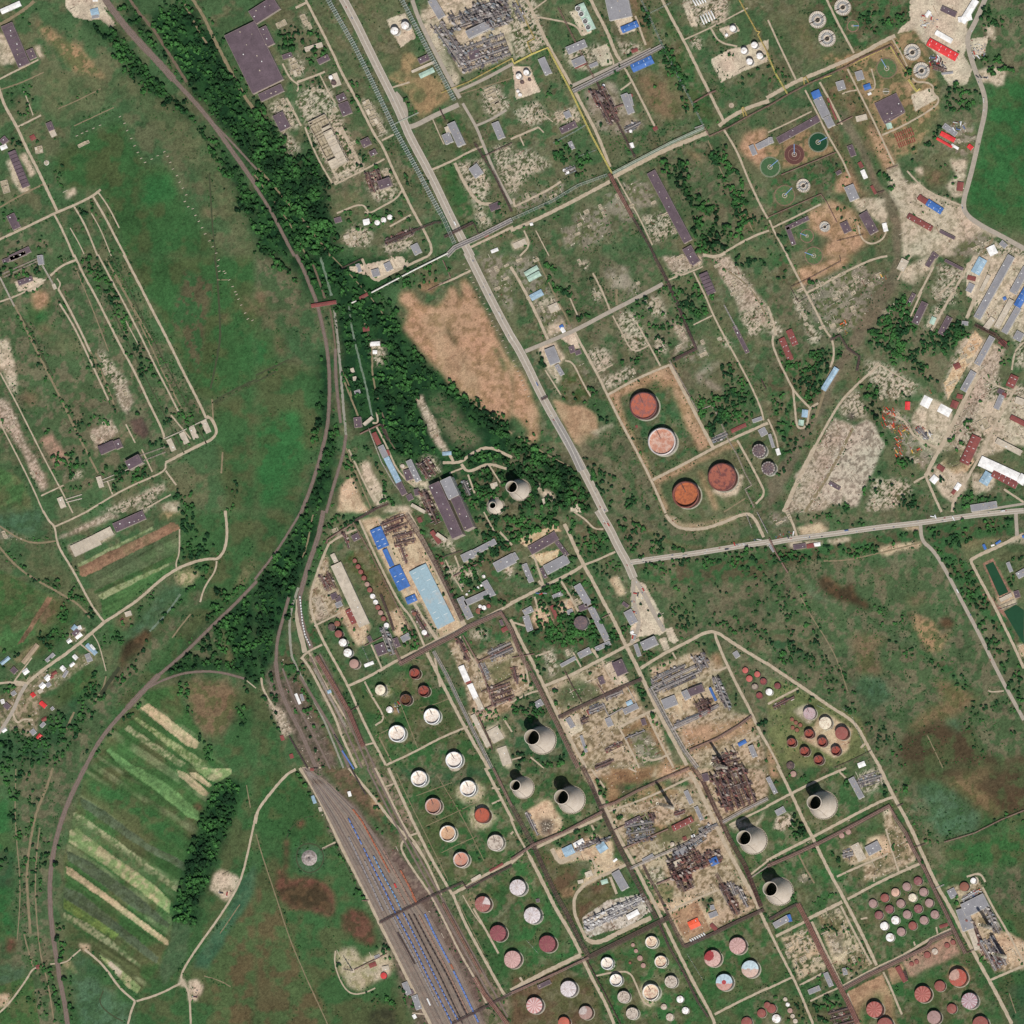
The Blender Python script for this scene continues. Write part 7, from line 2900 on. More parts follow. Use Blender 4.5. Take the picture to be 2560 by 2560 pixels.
# ---------------------------------------------------------------- buildings
def quad(pts, h):
	a, b, c = [Vector(W(p[0], p[1], h)) for p in pts[:3]]
	# a,b = one end; c = the corner past b ; d = a+(c-b)
	d = a + (c-b)
	return a, b, c, d
def frame(a, b, c, d):
	u = (b-a); v = (c-b)
	lu, lv = u.length, v.length
	ctr = (a+c)/2
	if lu >= lv: L, S, dl = lu, lv, u
	else: L, S, dl = lv, lu, v
	# rectangle: keep direction of the long side
	area = abs(u.x*v.y-u.y*v.x)
	S = area/max(L, .1)
	return ctr, L, max(S, 1.5), math.atan2(dl.y, dl.x)
def building(pts, h, kind, desc, saw=False):
	ctr, L, S, ang = frame(*quad(pts, h))
	rt = empty('house' if desc == 'house' else 'building', ctr.x, ctr.y, 0, ang)
	hl, hs = L/2, S/2
	h0 = h
	wmt = wallmat(kind)
	if saw:
		mb = MB(); mb.box(-hl, -hs, -.3, hl, hs, h-2); mb.obj('wall', wmt, rt)
		n = max(4, int(L/9)); w = L/n; rm = roofmat(kind)
		mb = MB(); gm = MB()
		for i in range(n):
			x0 = -hl+i*w; x1 = x0+w-.02
			vs = [(x0,-hs,h-2),(x1,-hs,h-2),(x1,hs,h-2),(x0,hs,h-2),(x0+w*.12,-hs,h+1.2),(x0+w*.12,hs,h+1.2)]
			mb.add(vs, [(1,2,5,4),(0,1,4),(2,3,5)])
			gm.add([vs[0],vs[3],vs[5],vs[4]], [(0,1,2,3)])
		r = mb.obj('roof', rm, rt); gm.obj('roof_glazing', GLASS, r)
	elif kind in ('bl','rd','wh','lb','lbx','rs','tl','gyd','ord'):
		rise = min(2.6, S*.09)
		if desc == 'house': rise = min(2.8, S*.32)
		e = h-rise
		mb = MB()
		mb.add([(-hl,-hs,-.3),(hl,-hs,-.3),(hl,hs,-.3),(-hl,hs,-.3),(-hl,-hs,e),(hl,-hs,e),(hl,hs,e),(-hl,hs,e),(-hl,0,h-.05),(hl,0,h-.05)],
               [(0,1,5,4),(2,3,7,6),(1,2,6,9,5),(3,0,4,8,7)])
		mb.obj('wall', wmt, rt)
		o = .5; sl = rise/hs; mb = MB()
		vs = [(-hl-o,-hs-o,e-o*sl+.1),(hl+o,-hs-o,e-o*sl+.1),(hl+o,0,h+.1),(-hl-o,0,h+.1),(hl+o,hs+o,e-o*sl+.1),(-hl-o,hs+o,e-o*sl+.1)]
		mb.add(vs, [(0,1,2,3),(3,2,4,5)])
		mb.add([(x,y,z-.15) for x,y,z in vs], [(3,2,1,0),(5,4,2,3)])
		r = mb.obj('roof', roofmat(kind), rt)
		n = int(L/12)
		if n > 1 and kind != 'wh' or desc.startswith('bright red'):
			rm = mat(tuple(int(c*.86+20) for c in ROOF[kind]), .6, .1, .1, name='ridge_cap')
			mb = MB(); mb.box(-hl, -.45, h+.05, hl, .45, h+.4); mb.obj('ridge_cap', rm, r)
			sk = mat((214,218,214), .4, .1, .3, name='skylight_sheet')
			if S > 12:
				for i in range(min(n, 10)):
					x = -hl+(i+.5)*L/min(n, 10)
					for s in (-1, 1):
						if rnd.random() < .55:
							mb = MB(); z0 = h-sl*S*.14+.16; z1 = h-sl*S*.36+.16
							mb.add([(x-.6,s*S*.14,z0),(x+.6,s*S*.14,z0),(x+.6,s*S*.36,z1),(x-.6,s*S*.36,z1)], [(0,1,2,3) if s > 0 else (3,2,1,0)])
							mb.obj('skylight', sk, r)
		if desc == 'house':
			mb = MB(); cx = rnd.uniform(-hl*.5, hl*.5); mb.box(cx-.4, .6, h-1.2, cx+.4, 1.4, h+1.2); mb.obj('chimney', mat((170,110,90), name='brick_chimney'), r)
	else:
		mb = MB(); mb.box(-hl, -hs, -.3, hl, hs, h-.5); mb.obj('wall', wmt, rt)
		mb = MB(); mb.box(-hl+.02, -hs+.02, h-.49, hl-.02, hs-.02, h-.15)
		r = mb.obj('roof', roofmat(kind), rt)
		p = .45; mb = MB(); o = .12
		mb.box(-hl-o,-hs-o,h-.9,hl+o,-hs+p,h+.3); mb.box(-hl-o,hs-p,h-.9,hl+o,hs+o,h+.3)
		mb.box(-hl-o,-hs+p,h-.9,-hl+p,hs-p,h+.3); mb.box(hl-p,-hs+p,h-.9,hl+o,hs-p,h+.3)
		pm = {'dk': (150,134,128), 'gr': (196,192,186), 'cn': (206,194,174)}[kind]
		mb.obj('parapet', mat(pm, .85, .15, .2, name='parapet_stone'), rt)
		if S > 9 and L > 16:
			for i in range(min(9, int(L/11))):
				if rnd.random() < .3: continue
				x = -hl+(i+.5)*L/min(9, int(L/11)); y = rnd.uniform(-.3, .3)*S; a = rnd.uniform(.8, 1.8)
				mb = MB(); mb.box(x-a, y-a*.7, h-.2, x+a, y+a*.7, h+rnd.uniform(.8, 1.8))
				mb.obj('roof_vent', WHT if rnd.random() < .4 else CONC, r)
		if 'skylights' in desc:
			for i in range(7):
				x = -hl+(i+.7)*L/8; mb = MB(); mb.box(x-.5, -hs*.1, h-.2, x+.5, hs*.75, h+.9); mb.obj('skylight', mat((120,112,108), name='skylight_glass'), r)
	# sunlit long side: window bays and a door
	if h >= 6 and L > 14:
		for s in (-1, 1):
			mb = MB(); mb.box(-hl*.9, s*(hs+.02)-.06, h*.35, hl*.9, s*(hs+.02)+.06, h*.35+min(1.6, h*.2)); mb.obj('ribbon_window', GLASS, rt)
		mb = MB(); mb.box(hl-.04, -1.8, 0, hl+.08, 1.8, min(4, h*.6)); mb.obj('door', mat((120,96,84), name='steel_door'), rt)
	return rt
GRP = {'house': 'village houses along the road'}
BPOS = []
for c, pts, nums, words, o in CMD:
	if c in 'BZUXT' and pts: BPOS.append((sum(p[0] for p in pts)/len(pts)-1280, 1280-sum(p[1] for p in pts)/len(pts)))
for c, pts, nums, words, o in CMD:
	if c not in 'BZ' or len(pts) < 3: continue
	kind = words[0]; h = nums[0]; desc = ' '.join(words[1:])
	px, py = [(pts[0][i]+pts[2][i])/2 for i in (0, 1)]
	d = desc
	if desc == 'house':
		d = {'wh':'small white roofed village house','gr':'small grey roofed village house','dk':'dark roofed village house','rd':'bright red roofed village house',
             'rs':'brick red roofed village house','lb':'pale blue roofed village house','cn':'tan roofed village house'}[kind]
	rt = building(pts, h, kind, desc, c == 'Z' or desc.startswith('ribbed'))
	cat = 'house' if desc == 'house' else ('shed' if 'shed' in d else ('hut' if 'hut' in d or 'cabin' in d else ('warehouse' if 'warehouse' in d else 'building')))
	if cat != 'building': rt.name = cat
	tag(rt, d, cat, GRP.get(desc))
# roofless ruins
RU = []
for k, P in DEBP:       # small roofless shells left on the cleared plots
	if k not in ('ruin', 'rubw', 'ruinp', 'rub', 'grav'): continue
	x0, x1 = min(p[0] for p in P), max(p[0] for p in P); y0, y1 = min(p[1] for p in P), max(p[1] for p in P)
	for i in range(int((x1-x0)*(y1-y0)/1500)+1):
		x, y = rnd.uniform(x0, x1), rnd.uniform(y0, y1)
		if not inpoly(np.array([x]), np.array([y]), P)[0] or abs(x) > 1270 or abs(y) > 1270 or any(abs(x-q[0])+abs(y-q[1]) < 24 for q in BPOS): continue
		BPOS.append((x, y)); l, w = rnd.uniform(8, 20), rnd.uniform(5, 10); RU.append((Vector((x, y)), l, w, -1.117 if rnd.random() < .5 else .454, rnd.uniform(1.5, 3.5), 'small roofless concrete shell'))
for c, pts, nums, words, o in CMD:
	if c == 'U': h = nums[0]; RU.append(frame(*quad(pts, h))+(h, ' '.join(words)))
for ctr, L, S, ang, h, d in RU:
	rt = empty('ruined_building', ctr.x, ctr.y, 0, ang); hl, hs = L/2, S/2
	cm = mat((196,182,160), .9, .25, .1, name='broken_concrete')
	mb = MB(); mb.box(-hl, -hs, -.2, hl, hs, .6); mb.obj('floor_slab', mat((178,164,140), .9, .3, .15, rgb2=(120,112,86), thr=.55, name='rubble_floor'), rt)
	nb = max(3, int(L/7)); nc = max(2, int(S/8))
	for s in (-1, 1):
		mb = MB()
		for i in range(nb):
			x0 = -hl+i*L/nb; hh = h*rnd.choice((1, 1, .8, .55, .2)); mb.box(x0, s*hs-.4, .3, x0+L/nb-.3, s*hs+.4, hh)
		mb.obj('side_wall', cm, rt)
		mb = MB(); mb.box(s*hl-.4, -hs+.5, .3, s*hl+.4, hs-.5, h*rnd.choice((.9, .6))); mb.obj('end_wall', cm, rt)
	for i in range(1, nb):
		x = -hl+i*L/nb
		mb = MB()
		for j in range(nc+1):
			y = -hs+.8+j*(S-1.6)/nc; mb.box(x-.35, y-.35, .3, x+.35, y+.35, h*.9)
		if rnd.random() < .75: mb.box(x-.4, -hs+.45, h*.9, x+.4, hs-.45, h*.9+.9)
		mb.obj('roof_beam_frame', cm, rt)
	if S > 15:
		for i in range(nb):
			if rnd.random() < .5:
				x0 = -hl+i*L/nb+.6; y0 = rnd.choice((-hs+1, 0)); mb = MB(); mb.box(x0, y0, h*.9+.95, x0+L/nb-1, y0+hs-1.2, h*.9+1.3)
				mb.obj('roof_slab', cm, rt)
	tag(rt, d, 'ruin')

# ---------------------------------------------------------------- storage tanks
# code: words, roof colour A, roof colour B, pattern, shell colour, floating-roof level (0 = fixed cone roof)
TK = {
 'fr1': ('huge rust orange floating roof tank',(176,98,76),(142,92,86),'n',(110,74,72),.8),
 'fr2': ('huge pale pink floating roof tank with white rim',(184,130,108),(200,164,146),'n',(208,196,190),.74),
 'fr3': ('huge dark red mottled floating roof tank',(158,92,74),(112,66,62),'n',(120,76,70),.93),
 'fr4': ('huge orange floating roof tank with deep shaded deck',(178,102,64),(146,84,58),'n',(128,80,70),.45),
 'frr': ('red brown floating roof tank',(158,76,62),(120,66,58),'n',(126,86,78),.45), 'frb': ('dark brown floating roof tank',(104,64,38),(84,60,40),'n',(110,82,74),.5),
 'frw': ('white floating roof tank',(226,216,204),(204,186,170),'n',(242,238,234),.5), 'frp': ('tan pink floating roof tank',(172,120,98),(150,112,96),'n',(196,168,158),.6),
 'fro': ('rust red floating roof tank with a dusty yard',(176,90,68),(160,84,66),'n',(120,74,64),.93), 'frt': ('sandy tan floating roof tank with white shell',(188,148,116),(196,164,134),'n',(236,228,218),.6),
 'frs': ('salmon floating roof tank',(192,132,112),(184,146,130),'n',(206,192,182),.6), 'frc': ('cream floating roof tank',(216,198,172),(186,150,130),'n',(236,228,214),.6),
 'wcr': ('cream cone roofed tank',(234,222,196),(220,205,180),'n',(225,215,195),0), 'gcr': ('cream speckled floating roof tank',(200,186,170),(150,134,120),'n',(214,202,190),.93),
 'blg': ('round reservoir',(98,84,88),(110,96,98),'n',(226,216,206),0), 'blk': ('purple black roofed round tank with pale rim',(90,76,80),(170,160,152),'rim',(214,208,200),0),
 'wh': ('white cone roofed tank',(246,243,238),(228,222,212),'n',(240,236,230),0), 'cn': ('pale beige tank',(204,190,172),(186,168,150),'n',(214,204,190),0),
 'dk': ('dark roofed tank',(80,66,66),(98,82,80),'n',(120,96,90),0), 'dkr': ('dark maroon tank',(126,62,64),(104,56,58),'n',(100,64,64),0),
 'rs': ('rusty brown tank',(144,90,72),(112,72,62),'n',(120,80,70),0), 'rsd': ('brick red roofed tank',(144,82,74),(150,88,82),'n',(130,78,72),0),
 'rd': ('bright red drum tank',(206,64,62),(190,60,60),'n',(150,60,56),0), 'pnk': ('dusty pink roofed tank',(174,138,126),(188,158,146),'n',(190,160,150),0),
 'sm': ('salmon pink tank',(190,96,88),(196,110,100),'n',(120,80,76),0), 'mar': ('maroon roofed tank',(132,80,82),(150,112,110),'n',(120,84,84),0),
 'pkg': ('pinkish grey roofed tank',(168,138,132),(150,122,118),'n',(140,110,106),0), 'pkw': ('peach roofed tank',(214,174,152),(196,160,140),'n',(150,118,108),0),
 'gyp': ('big greyish pink tank',(188,168,168),(180,148,148),'n',(180,164,160),.96), 'rfr': ('small rust red open roof tank',(148,74,72),(130,72,70),'n',(120,80,76),.8),
 'gfr': ('small grey open roof tank',(168,154,138),(150,134,120),'n',(130,112,104),.8), 'hgw': ('large silvery grey cone roofed tank',(206,196,196),(222,212,208),'wedge',(196,186,184),0),
 'hpk': ('large greyish pink cone roofed tank',(190,150,144),(206,170,162),'wedge',(180,150,144),0), 'hmr': ('large maroon cone roofed tank',(132,72,78),(150,86,90),'wedge',(126,80,80),0),
 'hpw': ('large cone roofed tank striped pink and white',(222,192,188),(196,142,136),'stripe',(190,170,166),0), 'hrw': ('large cone roofed tank, red with a white sector',(158,98,92),(206,190,184),'sector',(170,130,124),0),
 'hpr': ('large pale tank with a dark red patch',(206,170,160),(160,64,66),'patch',(190,160,152),0), 'hbr': ('large tank half pale blue with a red centre spot',(196,148,136),(180,198,206),'halfc',(200,190,184),0),
 'hbp': ('large tank half pale blue half peeling pink',(206,176,160),(190,206,210),'half',(200,184,176),0), 'hpg': ('large tank in mixed lilac pink and silver',(176,140,146),(196,186,186),'wedge',(180,170,168),0),
 'hrd': ('large brick red tank with a faded patch',(172,84,70),(188,152,136),'patch',(170,120,100),0), 'hrr': ('large red cone roofed tank with pale ribs',(158,84,76),(176,112,102),'stripe',(140,86,80),0),
 'rsp': ('mottled brown and grey tank',(166,134,124),(190,176,168),'patch',(130,100,92),0), 'rsr': ('plain orange red tank',(196,104,84),(186,96,80),'n',(170,100,88),0),
 'hdk': ('grey tank base',(180,170,150),(150,140,124),'n',(150,140,130),0), 'slab': ('bare round concrete pad',(176,158,136),(150,138,118),'n',(180,166,146),0),
 'bsn': ('round white basin',(190,176,156),(150,140,120),'n',(222,214,200),.3), 'pad': ('pale round concrete pad',(190,178,156),(170,160,140),'n',(190,178,156),0)}
def tank(x, y, r, h, code):
	d, A, B, pat, sh, fl = TK[code]
	rt = empty('storage_tank', x, y, 0, R(112+rnd.uniform(-8, 8)) if fl else rnd.uniform(0, 6.28))
	n = 48 if r > 12 else (28 if r > 6 else 18)
	shm = mat(sh, .6, .2, .1, name='tank_shell_paint'); am = mat(A, .75, .3, .16, rgb2=tuple(int(q*.55+.45*w) for q, w in zip(B if pat == 'n' else A, (150, 118, 100))), thr=.55, soft=.09, name='tank_roof_paint'); bm = mat(B, .75, .25, .2, name='tank_roof_paint')
	if h <= 2.5 and not fl:
		mb = MB(); mb.lathe([(r, -.2), (r, h*.5), (r-.8, h*.5+.1)], n, cap=True); mb.obj('slab', am, rt)
		if r > 6:
			mb = MB(); mb.lathe([(r*.55, .4), (r*.55, h*.5+.6), (r*.55-.7, h*.5+.6), (r*.55-.7, .4)], n); mb.obj('ring_wall', CONC, rt)
		return rt
	if r > 8:
		mb = MB(); mb.lathe([(r*1.1, -.2), (r*1.1, .35), (r*.9, .6)], n); mb.obj('foundation_pad', mat((158,156,138), .9, .25, .2, name='tank_pad'), rt)
	if fl:
		mb = MB(); t = max(.5, r*.035)
		mb.lathe([(r, 0), (r, h-1.4), (r+t*1.6, h-1.35), (r+t*1.6, h-1.2), (r, h-1.15), (r, h), (r-t, h), (r-t, .5)], n)
		mb.obj('shell', shm, rt, True)
		dz = h*fl; mb = MB(); r2 = r-t-.1
		mb.lathe([(r2, dz-.6), (r2, dz), (r2*.9, dz+.1), (r2*.88, dz-.25), (r2*.3, dz-.3), (r2*.02, dz-.2)], n, cap=True)
		dk = mb.obj('floating_roof', mat(A, .75, .3, 3.4/r, rgb2=B, thr=.52, soft=.06, name='deck_paint'), rt)
		for k in range(9 if r > 12 else 0):
			a = k*2.4; rr = r2*(.25+.6*((k*37) % 10)/10); mb = MB(); mb.lathe([(.55, dz-.3), (.55, dz+.5)], 8, cx=rr*math.cos(a), cy=rr*math.sin(a), cap=True)
			mb.obj('roof_leg', CONCD, dk)
		mb = MB(); mb.bar((r-t, 0, h+.3), (r*.25, 0, dz+.6), 1.0, .5); mb.obj('rolling_ladder', DARKS, rt)
	else:
		mb = MB(); mb.lathe([(r, 0), (r, h-.2), (r+.18, h-.15), (r+.18, h)], n); mb.obj('shell', shm, rt, True)
		ri = r*.09 if r > 15 else r*.16
		mb = MB(); ns = n; nr = 6; v = []; f = []; mi = []
		for k in range(nr+1):
			q = 1-k/nr
			for i in range(ns):
				a = 2*math.pi*i/ns; v.append((r*q*math.cos(a)*1.005, r*q*math.sin(a)*1.005, h+ri*(1-q*q)+.02))
		base = rt.rotation_euler.z
		for k in range(nr):
			q = 1-(k+.5)/nr
			for i in range(ns):
				j = (i+1) % ns; a = 2*math.pi*(i+.5)/ns+base; wxx, wyy = q*math.cos(a), q*math.sin(a)
				m = 0
				if pat == 'wedge': m = 1 if (i*7) % 11 < 3 else 0
				elif pat == 'stripe': m = (i//2) % 2
				elif pat == 'sector': m = 1 if -.1 < math.atan2(wyy, wxx) < 1.25 else 0
				elif pat == 'patch': m = 1 if (wxx+.45)**2+(wyy-.35)**2 < .42 else 0
				elif pat == 'half': m = 1 if wyy+.1*math.sin(wxx*9) > .0 else 0
				elif pat == 'halfc': m = 1 if wyy > -.15 else 0
				elif pat == 'rim': m = 1 if k == 0 and (i*5) % 7 < 4 else 0
				f.append((k*ns+i, k*ns+j, (k+1)*ns+j, (k+1)*ns+i)); mi.append(m)
		mb.v = v; mb.f = f; mb.m = mi
		mb.obj('roof', [am, bm], rt)
		if pat == 'halfc':
			mb = MB(); mb.lathe([(r*.28, h+ri*.85), (r*.26, h+ri+.35), (.2, h+ri+.4)], 20, cap=True); mb.obj('centre_patch', mat((176,72,74), name='red_patch'), rt)
		if r > 5:
			mb = MB(); mb.lathe([(.5, h+ri-.3), (.5, h+ri+.9)], 8, cap=True); mb.obj('vent', CONCD, rt)
			for k in range(8 if r > 14 else 0):
				a = k*math.pi/4; mb = MB(); mb.bar((r*.98*math.cos(a), r*.98*math.sin(a), h+.3), (r*.1*math.cos(a), r*.1*math.sin(a), h+ri+.2), .35, .2); mb.obj('roof_rib', bm, rt)
	if r > 7:   # spiral stair
		mb = MB(); a0 = rnd.uniform(0, 6)
		for k in range(14):
			a = a0+k*.75/max(1, r/12)*.35; b = a+.75/max(1, r/12)*.35
			mb.bar((math.cos(a)*(r+.5), math.sin(a)*(r+.5), h*k/14), (math.cos(b)*(r+.5), math.sin(b)*(r+.5), h*(k+1)/14), .8, .25)
		mb.obj('spiral_stair', DARKS, rt)
	return rt
for c, pts, nums, words, o in CMD:
	if c != 'T': continue
	code = words[0]; h = nums[0]; r = nums[1]*TS if len(nums) > 1 else 8
	if code == 'clf':   # fan ring on the cooling block
		x, y = W(pts[0][0], pts[0][1], h+3); rt = empty('fan_stack', x, y, h-1.2)
		mb = MB(); mb.lathe([(r, 0), (r*.86, 1.6), (r*.95, 3.6), (r*.88, 3.6), (r*.8, 1.6), (r*.8, .2)], 28); mb.obj('fan_ring', WHT, rt, True)
		mb = MB(); mb.lathe([(r*.8, .5), (.1, .5)], 28); mb.obj('fan_floor', DARKS, rt)
		mb = MB()
		for k in range(6): a = k*math.pi/3; mb.bar((0, 0, 1.8), (r*.76*math.cos(a), r*.76*math.sin(a), 1.8), .7, .12)
		mb.lathe([(.9, 1.2), (.9, 2.2)], 10, cap=True); mb.obj('fan_blades', GREY, rt)
		tag(rt, 'white fan ring of the cooling block', 'fan', 'fan rings on the cooling block'); continue
	if h >= 11 or code.startswith('fr'): h *= 1.5; r *= .965
	x, y = W(pts[0][0], pts[0][1], h)
	rt = tank(x, y, r, h, code)
	d = ' '.join(words[1:])
	if not d or code.startswith('fr'): d = TK[code][0]
	if r < 8 and not d.startswith(('small', 'round', 'bare')) and 'huge' not in d: d = 'small '+d
	tag(rt, d, 'tank')
# horizontal drum tanks
for c, pts, nums, words, o in CMD:
	if c != 'H': continue
	if len(pts) == 2: (qa, qb), (qc, qd) = pts; pts = [(qa, qb), (qa+4.2, qb-1.8), (qc+2, qd-1)]
	h = nums[0]; a, b, cc, dd = quad(pts, h); m0 = (a+b)/2; m1 = (cc+dd)/2; r = (b-a).length/2*.8; L = (m1-m0).length
	ctr = (m0+m1)/2; dv = m1-m0
	rt = empty('drum_tank', ctr.x, ctr.y, 0, math.atan2(dv.y, dv.x))
	mb = MB(); prof = [(.1, -L/2), (r*.7, -L/2+r*.15), (r, -L/2+r*.6), (r, L/2-r*.6), (r*.7, L/2-r*.15), (.1, L/2)]
	mb.lathe(prof, 18); mb.v = [(z, x, y+r+1.0) for x, y, z in mb.v]; mb.obj('drum', WHT, rt, True)
	for s in (-.3, .3):
		mb = MB(); mb.box(s*L-.4, -r*.9, 0, s*L+.4, r*.9, r*.9+.6); mb.obj('saddle', CONCD, rt)
	tag(rt, 'long white horizontal drum tank', 'tank', 'rows of white horizontal drum tanks')

# ---------------------------------------------------------------- cooling towers and chimneys
for c, pts, nums, words, o in CMD:
	if c != 'S': continue
	H = nums[0]; rb = nums[1]*TS; rt_ = nums[2]*TS; x, y = W(*pts[0])
	rt = empty('cooling_tower', x, y)
	def rad(z):
		t = z/H; zt = .9; q = rt_*1.02
		return math.sqrt(q*q + (rb*rb-q*q)*((zt-t)/zt)**2) if t < zt else q*(1+.02*(t-zt)/(1-zt))
	zs = [3.5+(H-3.5)*i/26 for i in range(27)]
	outer = [(rad(z), z) for z in zs]; inner = [(rad(z)-.9, z) for z in zs[::-1]]
	mb = MB(); mb.lathe(outer+[(rad(H)+.5, H+.05), (rad(H)+.5, H+.9), (rad(H)-.9, H+.9)], 72)
	mb.obj('shell', mat((220,206,190), .85, .13, .06, rgb2=(200,184,166), thr=.55, soft=.2, name='tower_concrete'), rt, True)
	mb = MB(); mb.lathe([(rad(H)-.9, H+.9)]+inner, 72); mb.obj('inner_shell', mat((206,194,172), .95, .08, .05, name='stained_tower_concrete'), rt, True)
	mb = MB(); mb.lathe([(rad(0)+1.5, -.2), (rad(0)+1.5, .8), (rad(0)+.8, .8), (rad(0)+.8, .4)], 60); mb.obj('basin_wall', CONC, rt)
	mb = MB(); mb.lathe([(rad(0)+.9, .5), (.1, .5)], 60); mb.obj('basin_water', mat((50,66,60), .2, .1, .1, name='basin_water'), rt)
	n = 36
	for i in range(n):
		a = 2*math.pi*i/n; b = a+math.pi/n; mb = MB()
		mb.bar((math.cos(a)*(rad(0)+.5), math.sin(a)*(rad(0)+.5), .4), (math.cos(b)*rad(4), math.sin(b)*rad(4), 3.7), .8)
		mb.bar((math.cos(a)*(rad(0)+.5), math.sin(a)*(rad(0)+.5), .4), (math.cos(b-2*math.pi/n)*rad(4), math.sin(b-2*math.pi/n)*rad(4), 3.7), .8)
		mb.obj('column', CONC, rt)
	mb = MB()
	for k in range(20):
		z0 = 6+(H-6)*k/20; z1 = 6+(H-6)*(k+1)/20; mb.bar((math.cos(-1.25)*(rad(z0)+.3), math.sin(-1.25)*(rad(z0)+.3), z0), (math.cos(-1.25)*(rad(z1)+.3), math.sin(-1.25)*(rad(z1)+.3), z1), .5)
	mb.obj('ladder', CONCD, rt)
	tag(rt, 'hyperbolic pale concrete cooling tower' if H > 75 else 'smaller hyperbolic pale concrete cooling tower', 'cooling tower')
for c, pts, nums, words, o in CMD:
	if c != 'Y': continue
	d = ' '.join(w for w in words if w != '-')
	thin = 'thin' in d; H = nums[0]*(1.0 if thin else 1.9 if nums[0] < 66 and 'pale chimney' not in d and 'grey' not in d else 1.65); x, y = W(*pts[-1])
	rt = empty('chimney', x, y)
	r0, r1 = (1.3, .9) if thin else (4.8, 3.3)
	if 1:
		mb = MB(); mb.lathe([(r0, 0), (r1, H), (r1+.3, H), (r1+.3, H+.7), (r1-.4, H+.7), (r1-.4, H-3)], 24)
		mb.obj('shaft', mat((238,228,208) if not thin else (150,140,132), .8, .12, .1, name='chimney_concrete'), rt, True)
	for k in range(1, 4):
		z = H*k/4; rr = r0+(r1-r0)*k/4; mb = MB(); mb.lathe([(rr+.02, z), (rr+1.1, z), (rr+1.1, z+.3), (rr+.02, z+.3)], 20); mb.obj('gallery', CONCD, rt)
	mb = MB(); mb.box(-5, -5, -.2, 5, 5, .9); mb.obj('plinth', CONC, rt)
	if thin:
		for k in range(3):
			a = k*2.094+.4; mb = MB(); mb.bar((0, 0, H*.8), (30*math.cos(a), 30*math.sin(a), .3), .25); mb.obj('guy_wire', DARKS, rt)
	tag(rt, d, 'chimney')

